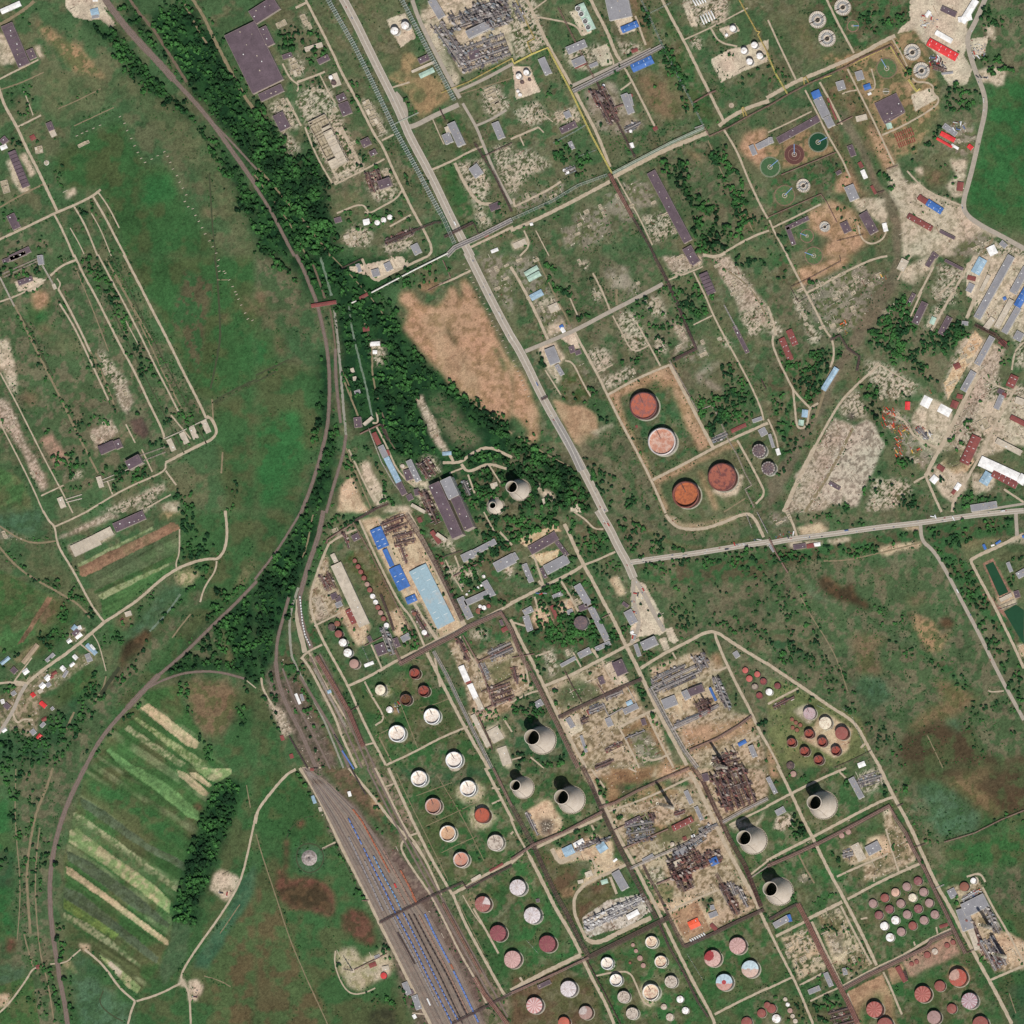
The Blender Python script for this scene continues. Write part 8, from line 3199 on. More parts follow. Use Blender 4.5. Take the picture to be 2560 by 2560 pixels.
# ---------------------------------------------------------------- clarifiers
WATG = mat((36,72,46), .12, .12, .08, spec=.5, name='green_water'); BRW = mat((98,66,60), .3, .15, .2, name='brown_water')
BLU = mat((128,160,196), .6, .1, .2, name='pale_blue_paint')
for c, pts, nums, words, o in CMD:
	if c != 'K': continue
	k = words[0]; h = nums[0]; r = nums[1]*TS; ang = R(nums[2]) if len(nums) > 2 else .5
	x, y = W(pts[0][0], pts[0][1], 2); rt = empty('clarifier', x, y)
	wallc = CONC if k in ('ww', 'bs', 'rd') else mat((150,118,102) if k in ('rg', 'br') else (160,158,136), .9, .2, .2, name='basin_concrete')
	mb = MB(); hh = 5 if k == 'ww' else 1.4
	mb.lathe([(r, 0), (r, hh), (r-.7, hh), (r-.7, .3)], 56); mb.obj('basin_wall', wallc, rt)
	if k == 'ww':
		mb = MB(); mb.lathe([(r-.7, .4), (.2, .4)], 56); mb.obj('basin_floor', mat((66,62,52), .9, .2, .2, name='dark_basin_floor'), rt)
		mb = MB(); mb.lathe([(r-.8, 2.2), (r-.8, 3.0), (r*.72, 3.0), (r*.72, 2.2)], 56); mb.obj('launder_ring', CONC, rt)
		n = 26 if r > 18 else 20
		for i in range(n):
			a = 2*math.pi*i/n; mb = MB(); mb.bar((r*.36*math.cos(a), r*.36*math.sin(a), 3.9), (r*.98*math.cos(a), r*.98*math.sin(a), 4.6), .95, .5); mb.obj('radial_trough', WHT, rt)
		mb = MB(); mb.lathe([(r*.4, .4), (r*.4, 5), (r*.3, 5), (r*.24, 2.2)], 32); mb.obj('centre_well', mat((206,190,170), name='centre_concrete'), rt)
		mb = MB(); mb.bar((-r*math.cos(.5), -r*math.sin(.5), 5.8), (r*math.cos(.5), r*math.sin(.5), 5.8), 1.3, .5); mb.obj('bridge', DARKS, rt)
		d = 'white spoked round settling basin'
	elif k == 'bs':
		mb = MB(); mb.lathe([(r*1.2, -.2), (r*.85, 3), (r*.6, 6), (r*.5, 6), (r*.25, 3), (r*.12, 1)], 40, cap=True); mb.obj('bank', mat((176,164,158), .9, .25, .2, rgb2=(120,106,100), thr=.55, name='pale_bank'), rt, True)
		mb = MB(); mb.lathe([(r*.16, 1.2), (r*.16, 3.4), (r*.1, 3.4)], 20, cap=True); mb.obj('pit', DARKS, rt); d = 'round banked pit in a ring ditch'
	elif k == 'rd':
		mb = MB(); mb.lathe([(r-.7, .6), (.2, .6)], 40); mb.obj('basin_floor', mat((110,104,80), name='basin_floor'), rt)
		mb = MB(); mb.bar((-r, 0, 1.8), (r, 0, 1.8), 1, .4); mb.obj('bridge', WHT, rt); d = 'small round basin with a straight bridge'
	else:
		fl = {'rg': mat((74,104,62), .95, .2, .2, rgb2=(120,104,80), thr=.6, name='basin_weeds'), 'gn': WATG, 'br': BRW, 'gg': mat((66,96,60), .5, .2, .2, name='weedy_water')}[k]
		mb = MB(); mb.lathe([(r-.7, .7), (.2, .5)], 56); mb.obj('basin_floor' if k == 'rg' else 'water', fl, rt)
		q = .62 if k == 'br' else .93
		mb = MB(); mb.lathe([(r*q, .4), (r*q, 1.5), (r*q-.8, 1.5), (r*q-.8, .4)], 56); mb.obj('inner_ring', wallc, rt)
		if r > 10:
			mb = MB(); mb.lathe([(r*.24, .4), (r*.24, 2), (r*.19, 2), (r*.19, .6)], 30); mb.obj('centre_well', CONC, rt)
			mb = MB(); mb.lathe([(1.6, .4), (1.6, 3), (.1, 3.2)], 14); mb.obj('centre_drive', CONC, rt)
			mb = MB(); a = -ang; mb.bar((0, 0, 2.6), (r*1.02*math.cos(a), r*1.02*math.sin(a), 2.6), 1.7, .5)
			mb.obj('scraper_bridge', BLU, rt)
		d = {'rg': 'round weedy clarifier with a scraper arm', 'gn': 'round clarifier full of dark green water', 'br': 'round clarifier with double pink brown rings',
             'gg': 'round green clarifier with a pale bridge'}[k]
	tag(rt, d, 'clarifier')

# ---------------------------------------------------------------- pipe bridges
PC = {'brn': [(118,84,76),(82,66,62),(160,132,120),(104,78,72)], 'rst': [(122,74,66),(84,60,56),(162,118,106),(104,66,62)], 'gry': [(168,160,156),(120,112,110),(196,188,182)],
      'teal': [(150,166,158),(130,148,142),(168,180,172)], 'yel': [(212,196,110),(196,172,96)], 'wht': [(232,228,216),(214,210,198)],
      'cn': [(204,192,174),(170,156,142)], 'grn': [(160,174,150),(140,158,136),(190,194,180)], 'stone': [(176,164,150),(150,136,124)]}
PN = {'brn': 'brown rusty pipe bridge', 'rst': 'wide dark red rusty pipe rack', 'gry': 'grey steel pipe rack', 'teal': 'pale greenish pipe rack', 'yel': 'bright yellow gas pipe',
      'wht': 'thick white covered pipe gallery', 'cn': 'thin pale concrete conduit', 'grn': 'pale green multi pipe rack', 'stone': 'worn loading platform'}
SUP = {}
def support_mesh(w, h, m):
	k = (round(w), round(h), m.name)
	if k not in SUP:
		mb = MB(); hw = round(w)/2+.3; mb.box(-.25, -hw, 0, .25, -hw+.5, h); mb.box(-.25, hw-.5, 0, .25, hw, h); mb.box(-.3, -hw, h-.5, .3, hw, h-.05)
		SUP[k] = mb.mesh('support_frame', [m])
	return SUP[k]
for c, pts, nums, words, o in CMD:
	if c != 'P': continue
	k = words[0]; w = nums[0]; h = {'wht': 6, 'cn': 3.0, 'yel': 4.5, 'stone': 1.2}.get(k, 6.5 if w > 4 else 4.5)
	w *= .88
	P = [Vector(W(p[0], p[1], h)) for p in pts]
	mid = P[len(P)//2]
	rt = empty('pipe_bridge' if k != 'stone' else 'loading_platform', P[0].x, P[0].y)
	Q = [(p.x-P[0].x, p.y-P[0].y) for p in P]
	n = max(1, min(3 if k == 'teal' else 7, int(round(w/1.7)))) if k != 'wht' else 1
	mats = [mat(c2, .6, .2, .15, name='pipe_paint') for c2 in PC[k]]
	for i in range(n):
		off = (i-(n-1)/2)*w/n; r = (w/n*(.11 if k == 'teal' else .27) if k != 'wht' else w*.42)*rnd.uniform(.6, 1.3)
		O = offs(Q, off); mb = MB(); z = h+r+(0.0 if i % 2 else .25)
		for a, b in zip(O[:-1], O[1:]): mb.bar((a[0], a[1], z), (b[0], b[1], z), 2*r, n=6 if r > .5 else 4)
		mb.obj('pipe', mats[(i*2+int(w)) % len(mats)] if k != 'teal' else mats[i % 3], rt)
	if w >= 5 and k not in ('wht', 'stone', 'teal'):
		mb = MB()
		for s in (-w/2-.3, w/2+.3):
			O = offs(Q, s)
			for a, b in zip(O[:-1], O[1:]): mb.bar((a[0], a[1], h-.1), (b[0], b[1], h-.1), .45, .7)
		mb.obj('girder', DARKS if k in ('brn', 'rst') else CONC, rt)
	step = 14 if w < 9 else 11
	sm = support_mesh(w, h, (mat((150,110,98), name='trestle_paint') if k in ('brn', 'rst') else CONC)); cnt = 0
	for a, b in zip(Q[:-1], Q[1:]):
		d = math.hypot(b[0]-a[0], b[1]-a[1]); m = max(1, int(d/step)); ang = math.atan2(b[1]-a[1], b[0]-a[0])
		for j in range(m):
			if cnt > 95: break
			cnt += 1; s = bpy.data.objects.new('support_frame', sm); s.location = (a[0]+(b[0]-a[0])*(j+.5)/m, a[1]+(b[1]-a[1])*(j+.5)/m, 0); s.rotation_euler.z = ang
			link(s, rt)
	if k in ('teal', 'grn') and w >= 8:
		cm = MB(); cm.box(-.28, -w*.6, h+1.2, .28, w*.6, h+1.5); cme = cm.mesh('cross_beam', [mat((186,196,190), name='beam_paint')]); q = 0
		for a, b in zip(Q[:-1], Q[1:]):
			d = math.hypot(b[0]-a[0], b[1]-a[1]); m = max(1, int(d/6)); ang = math.atan2(b[1]-a[1], b[0]-a[0])
			for j in range(m):
				if q > 98: break
				q += 1; s = bpy.data.objects.new('cross_beam', cme); s.location = (a[0]+(b[0]-a[0])*j/m, a[1]+(b[1]-a[1])*j/m, 0); s.rotation_euler.z = ang; link(s, rt)
	tag(rt, PN[k], 'pipeline' if k != 'stone' else 'platform', None, False, mid.x, mid.y)

# ---------------------------------------------------------------- process units: steel frames, columns, vessels, pipe runs
XP = {'rst': [(112,78,74),(86,66,64),(140,90,82),(128,112,108),(104,84,80),(78,64,64),(186,172,160)], 'gry': [(124,116,116),(92,88,92),(158,150,146),(196,188,182),(114,98,94),(138,144,148)],
      'whg': [(214,210,206),(160,156,156),(120,116,118),(236,232,226),(180,174,170)], 'rsm': [(150,64,62),(132,74,70),(110,90,78)]}
XN = {'rst': 'rusty red process plant', 'gry': 'grey steel process plant', 'whg': 'silvery white process plant', 'rsm': 'rows of rusty red vessels'}
for c, pts, nums, words, o in CMD:
	if c != 'X': continue
	k = words[0]; H = nums[0]; ctr, L, S, ang = frame(*quad(pts, min(H, 10)*.5)); pal = [mat(q, .65, .25, .3, name='plant_paint') for q in XP[k]]
	rt = empty('process_plant', ctr.x, ctr.y, 0, ang); hl, hs = L/2, S/2
	rr = random.Random(int(ctr.x*7+ctr.y)); A = L*S
	if k == 'rsm':
		n = max(5, int(L/5))
		for i in range(n):
			x = -hl+(i+.5)*L/n
			for s in (-1, 1):
				y = s*hs*.5; mb = MB(); mb.lathe([(.1, -hs*.42), (1.2, -hs*.4), (1.2, hs*.4), (.1, hs*.42)], 10); mb.v = [(px+x, pz+y, py+2) for px, py, pz in mb.v]; mb.obj('vessel', pal[0], rt)
		tag(rt, XN[k], 'process plant'); continue
	# steel frames with decks
	nr = max(1, int(S/15)); rackw = min(6, S*.3); lanes = [(-hs+(q+.5)*S/nr) for q in range(nr)]
	for y0 in lanes:      # long pipe racks with regular cross beams
		for q in range(5):
			mb = MB(); yy = y0+(q-2)*rackw/5; mb.bar((-hl, yy, 6+.3*(q % 2)), (hl, yy, 6+.3*(q % 2)), rr.uniform(.35, .8)); mb.obj('pipe_run', pal[(q+1) % len(pal)], rt)
		for q in range(min(22, int(L/6)+1)):
			x = -hl+q*L/max(1, min(22, int(L/6))); mb = MB(); mb.box(x-.25, y0-rackw/2-.5, 0, x+.25, y0-rackw/2-.1, 6.8); mb.box(x-.25, y0+rackw/2+.1, 0, x+.25, y0+rackw/2+.5, 6.8); mb.box(x-.3, y0-rackw/2-.6, 5.2, x+.3, y0+rackw/2+.6, 5.7); mb.obj('rack_frame', pal[0], rt)
	nf = int(min(24, max(2, A/190))); per = max(1, nf//(nr*2)+1)
	for i in range(nf):
		y0 = lanes[i % nr]; sd = 1 if (i//nr) % 2 else -1; w = rr.uniform(4, 8); d = min(rr.uniform(3.5, 7), S*.35)
		w *= 1.25; x = -hl+((i//(nr*2))+.5)*L/per+rr.uniform(-2, 2); y = y0+sd*(rackw/2+d/2+.8)
		hh = H*rr.choice((.25, .35, .5, .7)); mb = MB()
		for sx in (-1, 1):
			for sy in (-1, 1): mb.box(x+sx*w/2-.2, y+sy*d/2-.2, 0, x+sx*w/2+.2, y+sy*d/2+.2, hh+1.1)
		lv = max(1, int(hh/4))
		for q in range(1, lv+1):
			z = hh*q/lv
			for t in range(int(d/1.6)+1): mb.box(x-w/2, y-d/2+t*1.6-.2, z-.2, x+w/2, y-d/2+t*1.6+.2, z+.1)
			for sx in (-1, 1): mb.box(x+sx*w/2-.22, y-d/2, z-.3, x+sx*w/2+.22, y+d/2, z-.22)
		mb.obj('steel_frame', pal[rr.randrange(len(pal))], rt)
		if rr.random() < .5:
			mb = MB(); mb.box(x-w*.3, y-d*.3, hh+.12, x+w*.3, y+d*.3, hh+rr.uniform(1.2, 3)); mb.obj('equipment_box', pal[rr.randrange(len(pal))], rt)
	for i in range(int(min(30, max(2, A/(190 if H > 11 else 420))))):       # columns
		r = rr.uniform(.7, 1.9); hh = H*rr.uniform(.6, 1.5) if H > 7 else H*rr.uniform(.5, .9); x = -hl+2+(L-4)*((i*.618) % 1); y = max(-hs+1, min(hs-1, lanes[i % nr]+(rackw/2+rr.choice((2, 4.5)))*(1 if i % 3 else -1)))
		mb = MB(); mb.lathe([(r, 0), (r, hh*.6), (r*.85, hh*.62), (r*.85, hh), (r*.3, hh+r*.5)], 12, cx=x, cy=y, cap=True)
		for q in (.45, .75, .98): mb.lathe([(r+.05, hh*q), (r+1.0, hh*q), (r+1.0, hh*q+.2), (r+.05, hh*q+.2)], 12, cx=x, cy=y)
		mb.obj('column', pal[rr.randrange(len(pal))], rt, False)
	for i in range(int(min(18, max(2, A/330)))):       # horizontal vessels
		r = rr.uniform(.8, 1.6); l = rr.uniform(5, 11); x = rr.uniform(-hl+l/2, hl-l/2) if L > l else 0; y = rr.uniform(-hs+1, hs-1) if hs > 1.2 else 0; z = rr.choice((2.2, 5, H*.4))
		mb = MB(); mb.lathe([(.1, -l/2), (r, -l/2+.6), (r, l/2-.6), (.1, l/2)], 10)
		if rr.random() < .5: mb.v = [(q[2]+x, q[0]+y, q[1]+z) for q in mb.v]
		else: mb.v = [(q[0]+x, q[2]*min(1, S/(l+2))+y, q[1]+z) for q in mb.v]
		mb.obj('vessel', pal[rr.randrange(len(pal))], rt)
	for i in range(int(min(16, max(2, S/1.6)))):       # pipe runs lengthways
		y = rr.uniform(-hs, hs); z = rr.uniform(2, H*.45); x0 = rr.uniform(-hl, 0); x1 = rr.uniform(0, hl); mb = MB()
		mb.bar((x0, y, z), (x1, y, z), rr.uniform(.5, 1.0)); mb.bar((x0, y, z), (x0, y, .3), .6); mb.bar((x1, y, z), (x1, y+rr.uniform(-4, 4), z), .6); mb.obj('pipe_run', pal[rr.randrange(len(pal))], rt)
	for i in range(int(min(24, max(2, L/5)))):       # cross pipes
		x = rr.uniform(-hl, hl); z = rr.uniform(2, H*.5); mb = MB(); mb.bar((x, -hs*rr.random(), z), (x, hs*rr.random(), z), rr.uniform(.5, .9)); mb.obj('pipe_run', pal[rr.randrange(len(pal))], rt)
	tag(rt, XN[k], 'process plant')

# ---------------------------------------------------------------- railway wagons
WC = {'dk': (84,78,80), 'gy': (140,134,134), 'blu': (100,126,184), 'whi': (226,224,220), 'tan': (150,120,104), 'lbl': (110,148,190), 'org': (164,98,72), 'drk': (72,60,58), 'red': (196,60,60)}
def wagon_meshes(k, L, tankw):
	cm = mat(WC[k], .5, .15, .3, name='wagon_paint'); out = []
	mb = MB(); mb.box(-L/2, -1.3, 1.0, L/2, 1.3, 1.45); mb.box(-L/2-.6, -.3, 1.0, L/2+.6, .3, 1.3); out.append(('chassis', mb.mesh('chassis', [DARKS])))
	if tankw:
		mb = MB(); r = 1.5; mb.lathe([(.2, -L/2+.3), (r, -L/2+.8), (r, L/2-.8), (.2, L/2-.3)], 14); mb.v = [(z, x, y+1.5+r) for x, y, z in mb.v]; out.append(('barrel', mb.mesh('barrel', [cm], True)))
		mb = MB(); mb.lathe([(.5, 4.4), (.5, 4.9)], 10, cap=True); out.append(('filler_dome', mb.mesh('filler_dome', [cm])))
		mb = MB(); mb.box(-2, -.9, 4.55, 2, -.55, 4.65); out.append(('walkway', mb.mesh('walkway', [DARKS])))
	else:
		mb = MB(); mb.box(-L/2+.1, -1.5, 1.46, L/2-.1, 1.5, 3.9); mb.add([(-L/2,-1.55,3.9),(L/2,-1.55,3.9),(L/2,0,4.3),(-L/2,0,4.3),(L/2,1.55,3.9),(-L/2,1.55,3.9)], [(0,1,2,3),(3,2,4,5),(1,4,2),(0,3,5)])
		out.append(('wagon_body', mb.mesh('wagon_body', [cm])))
	for s in (-.34, .34):
		mb = MB()
		for t in (-.9, .9):
			for y in (-.75, .75):
				mb.lathe([(.46, -.07), (.46, .07)], 12); nn = 24; mb.v[-nn:] = [(q[0]+s*L+t, q[2]+y, q[1]+1.45) for q in mb.v[-nn:]]
		mb.box(s*L-1.3, -.9, .95, s*L+1.3, .9, 1.25, 0); out.append(('bogie', mb.mesh('bogie', [RUBBER])))
	return out
WN = {}
for c, pts, nums, words, o in CMD:
	if c != 'W': continue
	k = words[0]; n = int(nums[0]); desc = ' '.join(words[1:])
	P = [Vector(W(p[0], p[1], 3)) for p in pts]; seg = [(P[i+1]-P[i]).length for i in range(len(P)-1)]; T = sum(seg); Lw = T/n*.88
	ms = wagon_meshes(k, Lw, 'tank' in desc)
	n = min(n, 60)
	for i in range(n):
		s = T*(i+.5)/n; j = 0
		while j < len(seg)-1 and s > seg[j]: s -= seg[j]; j += 1
		d = (P[j+1]-P[j]).normalized(); p = P[j]+d*s
		if abs(p.x) > 1290 or abs(p.y) > 1290: continue
		rt = empty('locomotive' if 'locomotive' in desc else ('tank_wagon' if 'tank' in desc else 'railway_wagon'), p.x, p.y, .35, math.atan2(d.y, d.x))
		rt.scale = (1, 1.2, 1)
		for nm, me in ms: link(bpy.data.objects.new(nm, me), rt)
		tag(rt, desc, 'locomotive' if 'loco' in desc else 'wagon', 'wagons standing in the railway yard')

# ---------------------------------------------------------------- vehicles and yard machines
VP = {'lot': [(226,226,224),(150,150,154),(70,72,78),(170,60,56),(226,226,224),(90,110,150),(190,186,178)], 'dark': [(66,64,66),(90,60,62),(110,112,118),(150,52,56)],
      'red': [(198,66,48),(176,72,54),(214,90,60)], 'org': [(206,104,58),(198,84,56),(214,168,80),(160,110,88)]}
VM = {}
CNM = {(226,226,224):'white',(150,150,154):'silver',(70,72,78):'dark grey',(170,60,56):'red',(90,110,150):'blue',(190,186,178):'beige',(66,64,66):'black',(90,60,62):'maroon',(110,112,118):'grey',(150,52,56):'dark red',
              (198,66,48):'red',(176,72,54):'rust red',(214,90,60):'orange red',(206,104,58):'orange',(198,84,56):'red orange',(214,168,80):'yellow',(160,110,88):'brown'}
def vehicle_meshes(kind, rgb):
	key = (kind, rgb)
	if key in VM: return VM[key]
	cm = mat(rgb, .35, .05, 1.0, name='vehicle_paint'); L = []
	def wheels(xs, w, r):
		for x in xs:
			for y in (-w, w):
				mb = MB(); mb.lathe([(.05, -.13), (r, -.13), (r, .13), (.05, .13)], 12); mb.v = [(q[0]+x, q[2]+y, q[1]+r) for q in mb.v]; L.append(('wheel', mb.mesh('wheel', [RUBBER])))
	if kind == 'car':
		mb = MB(); mb.add([(-2.2,-.9,.35),(2.2,-.9,.35),(2.2,.9,.35),(-2.2,.9,.35),(-2.15,-.85,.95),(2.15,-.8,.8),(2.15,.8,.8),(-2.15,.85,.95)], [(0,3,2,1),(4,5,6,7),(0,1,5,4),(1,2,6,5),(2,3,7,6),(3,0,4,7)]); L.append(('body', mb.mesh('body', [cm])))
		mb = MB(); mb.add([(-1.9,-.78,.9),(1.0,-.78,.9),(1.0,.78,.9),(-1.9,.78,.9),(-1.4,-.62,1.45),(.4,-.62,1.45),(.4,.62,1.45),(-1.4,.62,1.45)], [(0,1,5,4),(1,2,6,5),(2,3,7,6),(3,0,4,7)]); L.append(('windows', mb.mesh('windows', [GLASS])))
		mb = MB(); mb.box(-1.4, -.62, 1.43, .4, .62, 1.5); L.append(('roof', mb.mesh('roof', [cm]))); wheels((-1.35, 1.35), .82, .33)
	elif kind == 'truck':
		mb = MB(); mb.box(-5.8, -1.25, 1.1, 3.6, 1.25, 3.8); L.append(('trailer', mb.mesh('trailer', [cm])))
		mb = MB(); mb.box(4.0, -1.2, .7, 6.2, 1.2, 3.0); L.append(('cab', mb.mesh('cab', [mat((196,190,186), .4, name='cab_paint')])))
		mb = MB(); mb.box(-5.8, -.5, .7, 6.0, .5, 1.0); L.append(('chassis', mb.mesh('chassis', [DARKS]))); wheels((-4.8, -3.6, 4.9), 1.1, .5)
	else:  # farm and building machine
		mb = MB(); mb.box(-2.6, -.8, .8, 1.2, .8, 1.9); L.append(('engine_body', mb.mesh('engine_body', [cm])))
		mb = MB(); mb.box(-.4, -.7, 1.9, 1.0, .7, 3.0); L.append(('cab', mb.mesh('cab', [GLASS])))
		mb = MB(); mb.bar((1.1, 0, 1.6), (3.8, 0, 3.2), .5); mb.bar((3.8, 0, 3.2), (5.2, 0, 1.0), .4); mb.box(4.8, -1.1, .3, 5.8, 1.1, 1.2); L.append(('arm', mb.mesh('arm', [cm]))); wheels((-1.8, 1.2), 1.0, .75)
	VM[key] = L; return L
for c, pts, nums, words, o in CMD:
	if c != 'V': continue
	n = int(nums[0]); k = words[0]; (ax0, ay0), (ax1, ay1) = pts[0], pts[1]; rr = random.Random(int(ax0+ay0)); pl = []
	for i in range(n*6):
		if len(pl) >= n: break
		x, y = W(rr.uniform(ax0, ax1), rr.uniform(ay0, ay1), 1)
		if any((x-a)**2+(y-b)**2 < 5.2**2 for a, b in pl): continue
		pl.append((x, y)); kind = rr.choice(('machine', 'machine', 'truck')) if k in ('org', 'red') else rr.choice(('car', 'car', 'truck'))
		rgb = rr.choice(VP[k]); a = R(rr.choice((-62, 28, -62, -50, 118)) + rr.uniform(-12, 12))
		if k in ('lot', 'dark') and rr.random() < .6: a = R(rr.choice((-10, 170, -100)))
		rt = empty({'car': 'parked_car', 'truck': 'truck', 'machine': 'work_machine'}[kind], x, y, .25, a)
		for nm, me in vehicle_meshes(kind, rgb): link(bpy.data.objects.new(nm, me), rt)
		cn = CNM[rgb]
		tag(rt, cn+' '+{'car':'parked car','truck':'parked lorry','machine':'work machine with an arm'}[kind], {'car':'car','truck':'truck','machine':'machine'}[kind], {'car':'cars parked in the yards','truck':'lorries parked in the yards','machine':'machines stored in the yards'}[kind])
# traffic on the roads
for c, pts, nums, words, o in CMD:
	if c != 'M': continue
	P = resample([W(p[0], p[1], 1) for p in pts], 6)
	for i in range(int(nums[0])):
		j = rnd.randrange(len(P)-1); (x0, y0), (x1, y1) = P[j], P[j+1]; a = math.atan2(y1-y0, x1-x0); sd = rnd.choice((-1, 1)); x = x0+math.sin(a)*sd*3.2; y = y0-math.cos(a)*sd*3.2
		if abs(x) > 1270 or abs(y) > 1270: continue
		kind = rnd.choice(('car', 'car', 'truck')); rgb = rnd.choice(VP['lot']); rt = empty({'car': 'car', 'truck': 'truck'}[kind], x, y, 1.2, a if sd > 0 else a+math.pi)
		for nm, me in vehicle_meshes(kind, rgb): link(bpy.data.objects.new(nm, me), rt)
		tag(rt, CNM[rgb]+(' car' if kind == 'car' else ' lorry')+' driving on the road', 'car' if kind == 'car' else 'truck', 'traffic on the roads')
# pipe supports left standing in rows
mb = MB(); mb.box(-2.8, -.5, 0, 2.8, .5, 1.8); mb.box(-3, -.7, -.2, 3, .7, .4); NS = mb.mesh('concrete_support', [CONC])
for c, pts, nums, words, o in CMD:
	if c != 'N': continue
	for p in pts:
		x, y = W(p[0], p[1], 1); s = bpy.data.objects.new('concrete_support', NS); s.location = (x, y, 0); s.rotation_euler.z = R(22 + rnd.uniform(-8, 8)); link(s)
		tag(s, 'pale concrete pipe support', 'support', 'rows of old concrete pipe supports')
# ---------------------------------------------------------------- trees and bushes
PHI = (1+5**.5)/2
ICO_V = np.array([(-1,PHI,0),(1,PHI,0),(-1,-PHI,0),(1,-PHI,0),(0,-1,PHI),(0,1,PHI),(0,-1,-PHI),(0,1,-PHI),(PHI,0,-1),(PHI,0,1),(-PHI,0,-1),(-PHI,0,1)], float)/math.sqrt(1+PHI*PHI)
ICO_F = np.array([(0,11,5),(0,5,1),(0,1,7),(0,7,10),(0,10,11),(1,5,9),(5,11,4),(11,10,2),(10,7,6),(7,1,8),(3,9,4),(3,4,2),(3,2,6),(3,6,8),(3,8,9),(4,9,5),(2,4,11),(6,2,10),(8,6,7),(9,8,1)])
def crown(seed, nb):
	r = np.random.default_rng(seed); V = []; F = []
	for b in range(nb):
		a = r.uniform(0, 6.28); q = math.sqrt(r.random())*.62; z = r.uniform(-.25, .75)*(1-q*.7)
		s = r.uniform(.3, .52)
		v = ICO_V*s*r.uniform(.65, 1.35, (12, 1)) @ np.linalg.qr(r.normal(size=(3, 3)))[0]
		v = v*np.array([1, 1, .8]) + np.array([q*math.cos(a), q*math.sin(a), z])
		F.append(ICO_F+12*b); V.append(v)
	return np.concatenate(V), np.concatenate(F)
CR = [crown(50+i, 11) for i in range(6)]; CS = [crown(80+i, 4) for i in range(5)]
def leaf_mat(k, k2):
	m = bpy.data.materials.new('foliage'); m.use_nodes = True; nd = m.node_tree.nodes; lk = m.node_tree.links
	b = nd['Principled BSDF']; b.inputs['Roughness'].default_value = .9; b.inputs['Specular IOR Level'].default_value = .12
	geo = nd.new('ShaderNodeNewGeometry'); n = nd.new('ShaderNodeTexNoise'); n.inputs['Scale'].default_value = .02; n.inputs['Detail'].default_value = 4
	lk.new(geo.outputs['Position'], n.inputs['Vector'])
	cr = nd.new('ShaderNodeValToRGB'); e = cr.color_ramp.elements
	e[0].position = .4; e[0].color = (.0135*k, .044*k, .0165*k, 1); e[1].position = .62; e[1].color = (.034*k2, .1*k2, .025*k2, 1)
	lk.new(n.outputs['Fac'], cr.inputs['Fac'])
	n2 = nd.new('ShaderNodeTexNoise'); n2.inputs['Scale'].default_value = .35; n2.inputs['Detail'].default_value = 2
	lk.new(geo.outputs['Position'], n2.inputs['Vector'])
	mr = nd.new('ShaderNodeMapRange'); mr.inputs[1].default_value = .3; mr.inputs[2].default_value = .7; mr.inputs[3].default_value = .55; mr.inputs[4].default_value = 1.5
	ad = nd.new('ShaderNodeMath'); ad.operation = 'MULTIPLY_ADD'; ad.inputs[1].default_value = .5; lk.new(geo.outputs['Random Per Island'], ad.inputs[0]); lk.new(n2.outputs['Fac'], ad.inputs[2]); mr.inputs[1].default_value = .4; mr.inputs[2].default_value = 1.1
	lk.new(ad.outputs[0], mr.inputs[0]); s = nd.new('ShaderNodeVectorMath'); s.operation = 'SCALE'
	lk.new(cr.outputs[0], s.inputs[0]); lk.new(mr.outputs[0], s.inputs['Scale']); lk.new(s.outputs[0], b.inputs['Base Color'])
	return m
LEAF = leaf_mat(1.05, 1.3); LEAFD = leaf_mat(.72, 1.3); BARK = mat((96,80,64), .95, .2, .5, name='bark')
def keepout():
	# coarse mask of roofs, roads and tanks so that no tree grows through them
	n = 880; M = np.zeros((n, n), bool); s = 2640.0/n
	def put(P, pad=0):
		xs = [p[0] for p in P]; ys = [p[1] for p in P]
		i0 = int((min(xs)-pad+1320)/s); i1 = int((max(xs)+pad+1320)/s)+2; j0 = int((min(ys)-pad+1320)/s); j1 = int((max(ys)+pad+1320)/s)+2
		i0, j0 = max(0, i0), max(0, j0); i1, j1 = min(n, i1), min(n, j1)
		if i1 <= i0 or j1 <= j0: return
		X, Y = np.meshgrid((np.arange(i0, i1)+.5)*s-1320, (np.arange(j0, j1)+.5)*s-1320)
		M[j0:j1, i0:i1] |= inpoly(X, Y, P)
	for c, pts, nums, words, o in CMD:
		if c in 'BZUX' and len(pts) >= 3:
			q = quad(pts, nums[0]*.5); ctr = sum(q, Vector((0, 0)))/4
			put([((p-ctr)*1.12+ctr)[:] for p in q])
		elif c in 'TK' :
			r = (nums[1] if len(nums) > 1 else 20)*TS*1.15; x, y = W(pts[0][0], pts[0][1], nums[0]*.5)
			put([(x+r*math.cos(a), y+r*math.sin(a)) for a in np.linspace(0, 6.28, 20)[:-1]])
		elif c == 'S':
			x, y = W(*pts[0]); r = nums[1]*TS*1.08; put([(x+r*math.cos(a), y+r*math.sin(a)) for a in np.linspace(0, 6.28, 20)[:-1]])
		elif c == 'R':
			if words[0] in ('creek', 'ditch', 'dirt', 'stone'): continue
			w = nums[0]*.5+{'rail': 5, 'brown': 2.5}.get(words[0], 1.4); P = [W(*p) for p in pts]
			for a, b in zip(P[:-1], P[1:]):
				dx, dy = b[0]-a[0], b[1]-a[1]; l = math.hypot(dx, dy) or 1; nx, ny = -dy/l*w, dx/l*w
				put([(a[0]+nx, a[1]+ny), (b[0]+nx, b[1]+ny), (b[0]-nx, b[1]-ny), (a[0]-nx, a[1]-ny)])
	put(YL+YR[::-1])
	return M, s
KM, KS = keepout()
tp = []   # x, y, r, kind, dens
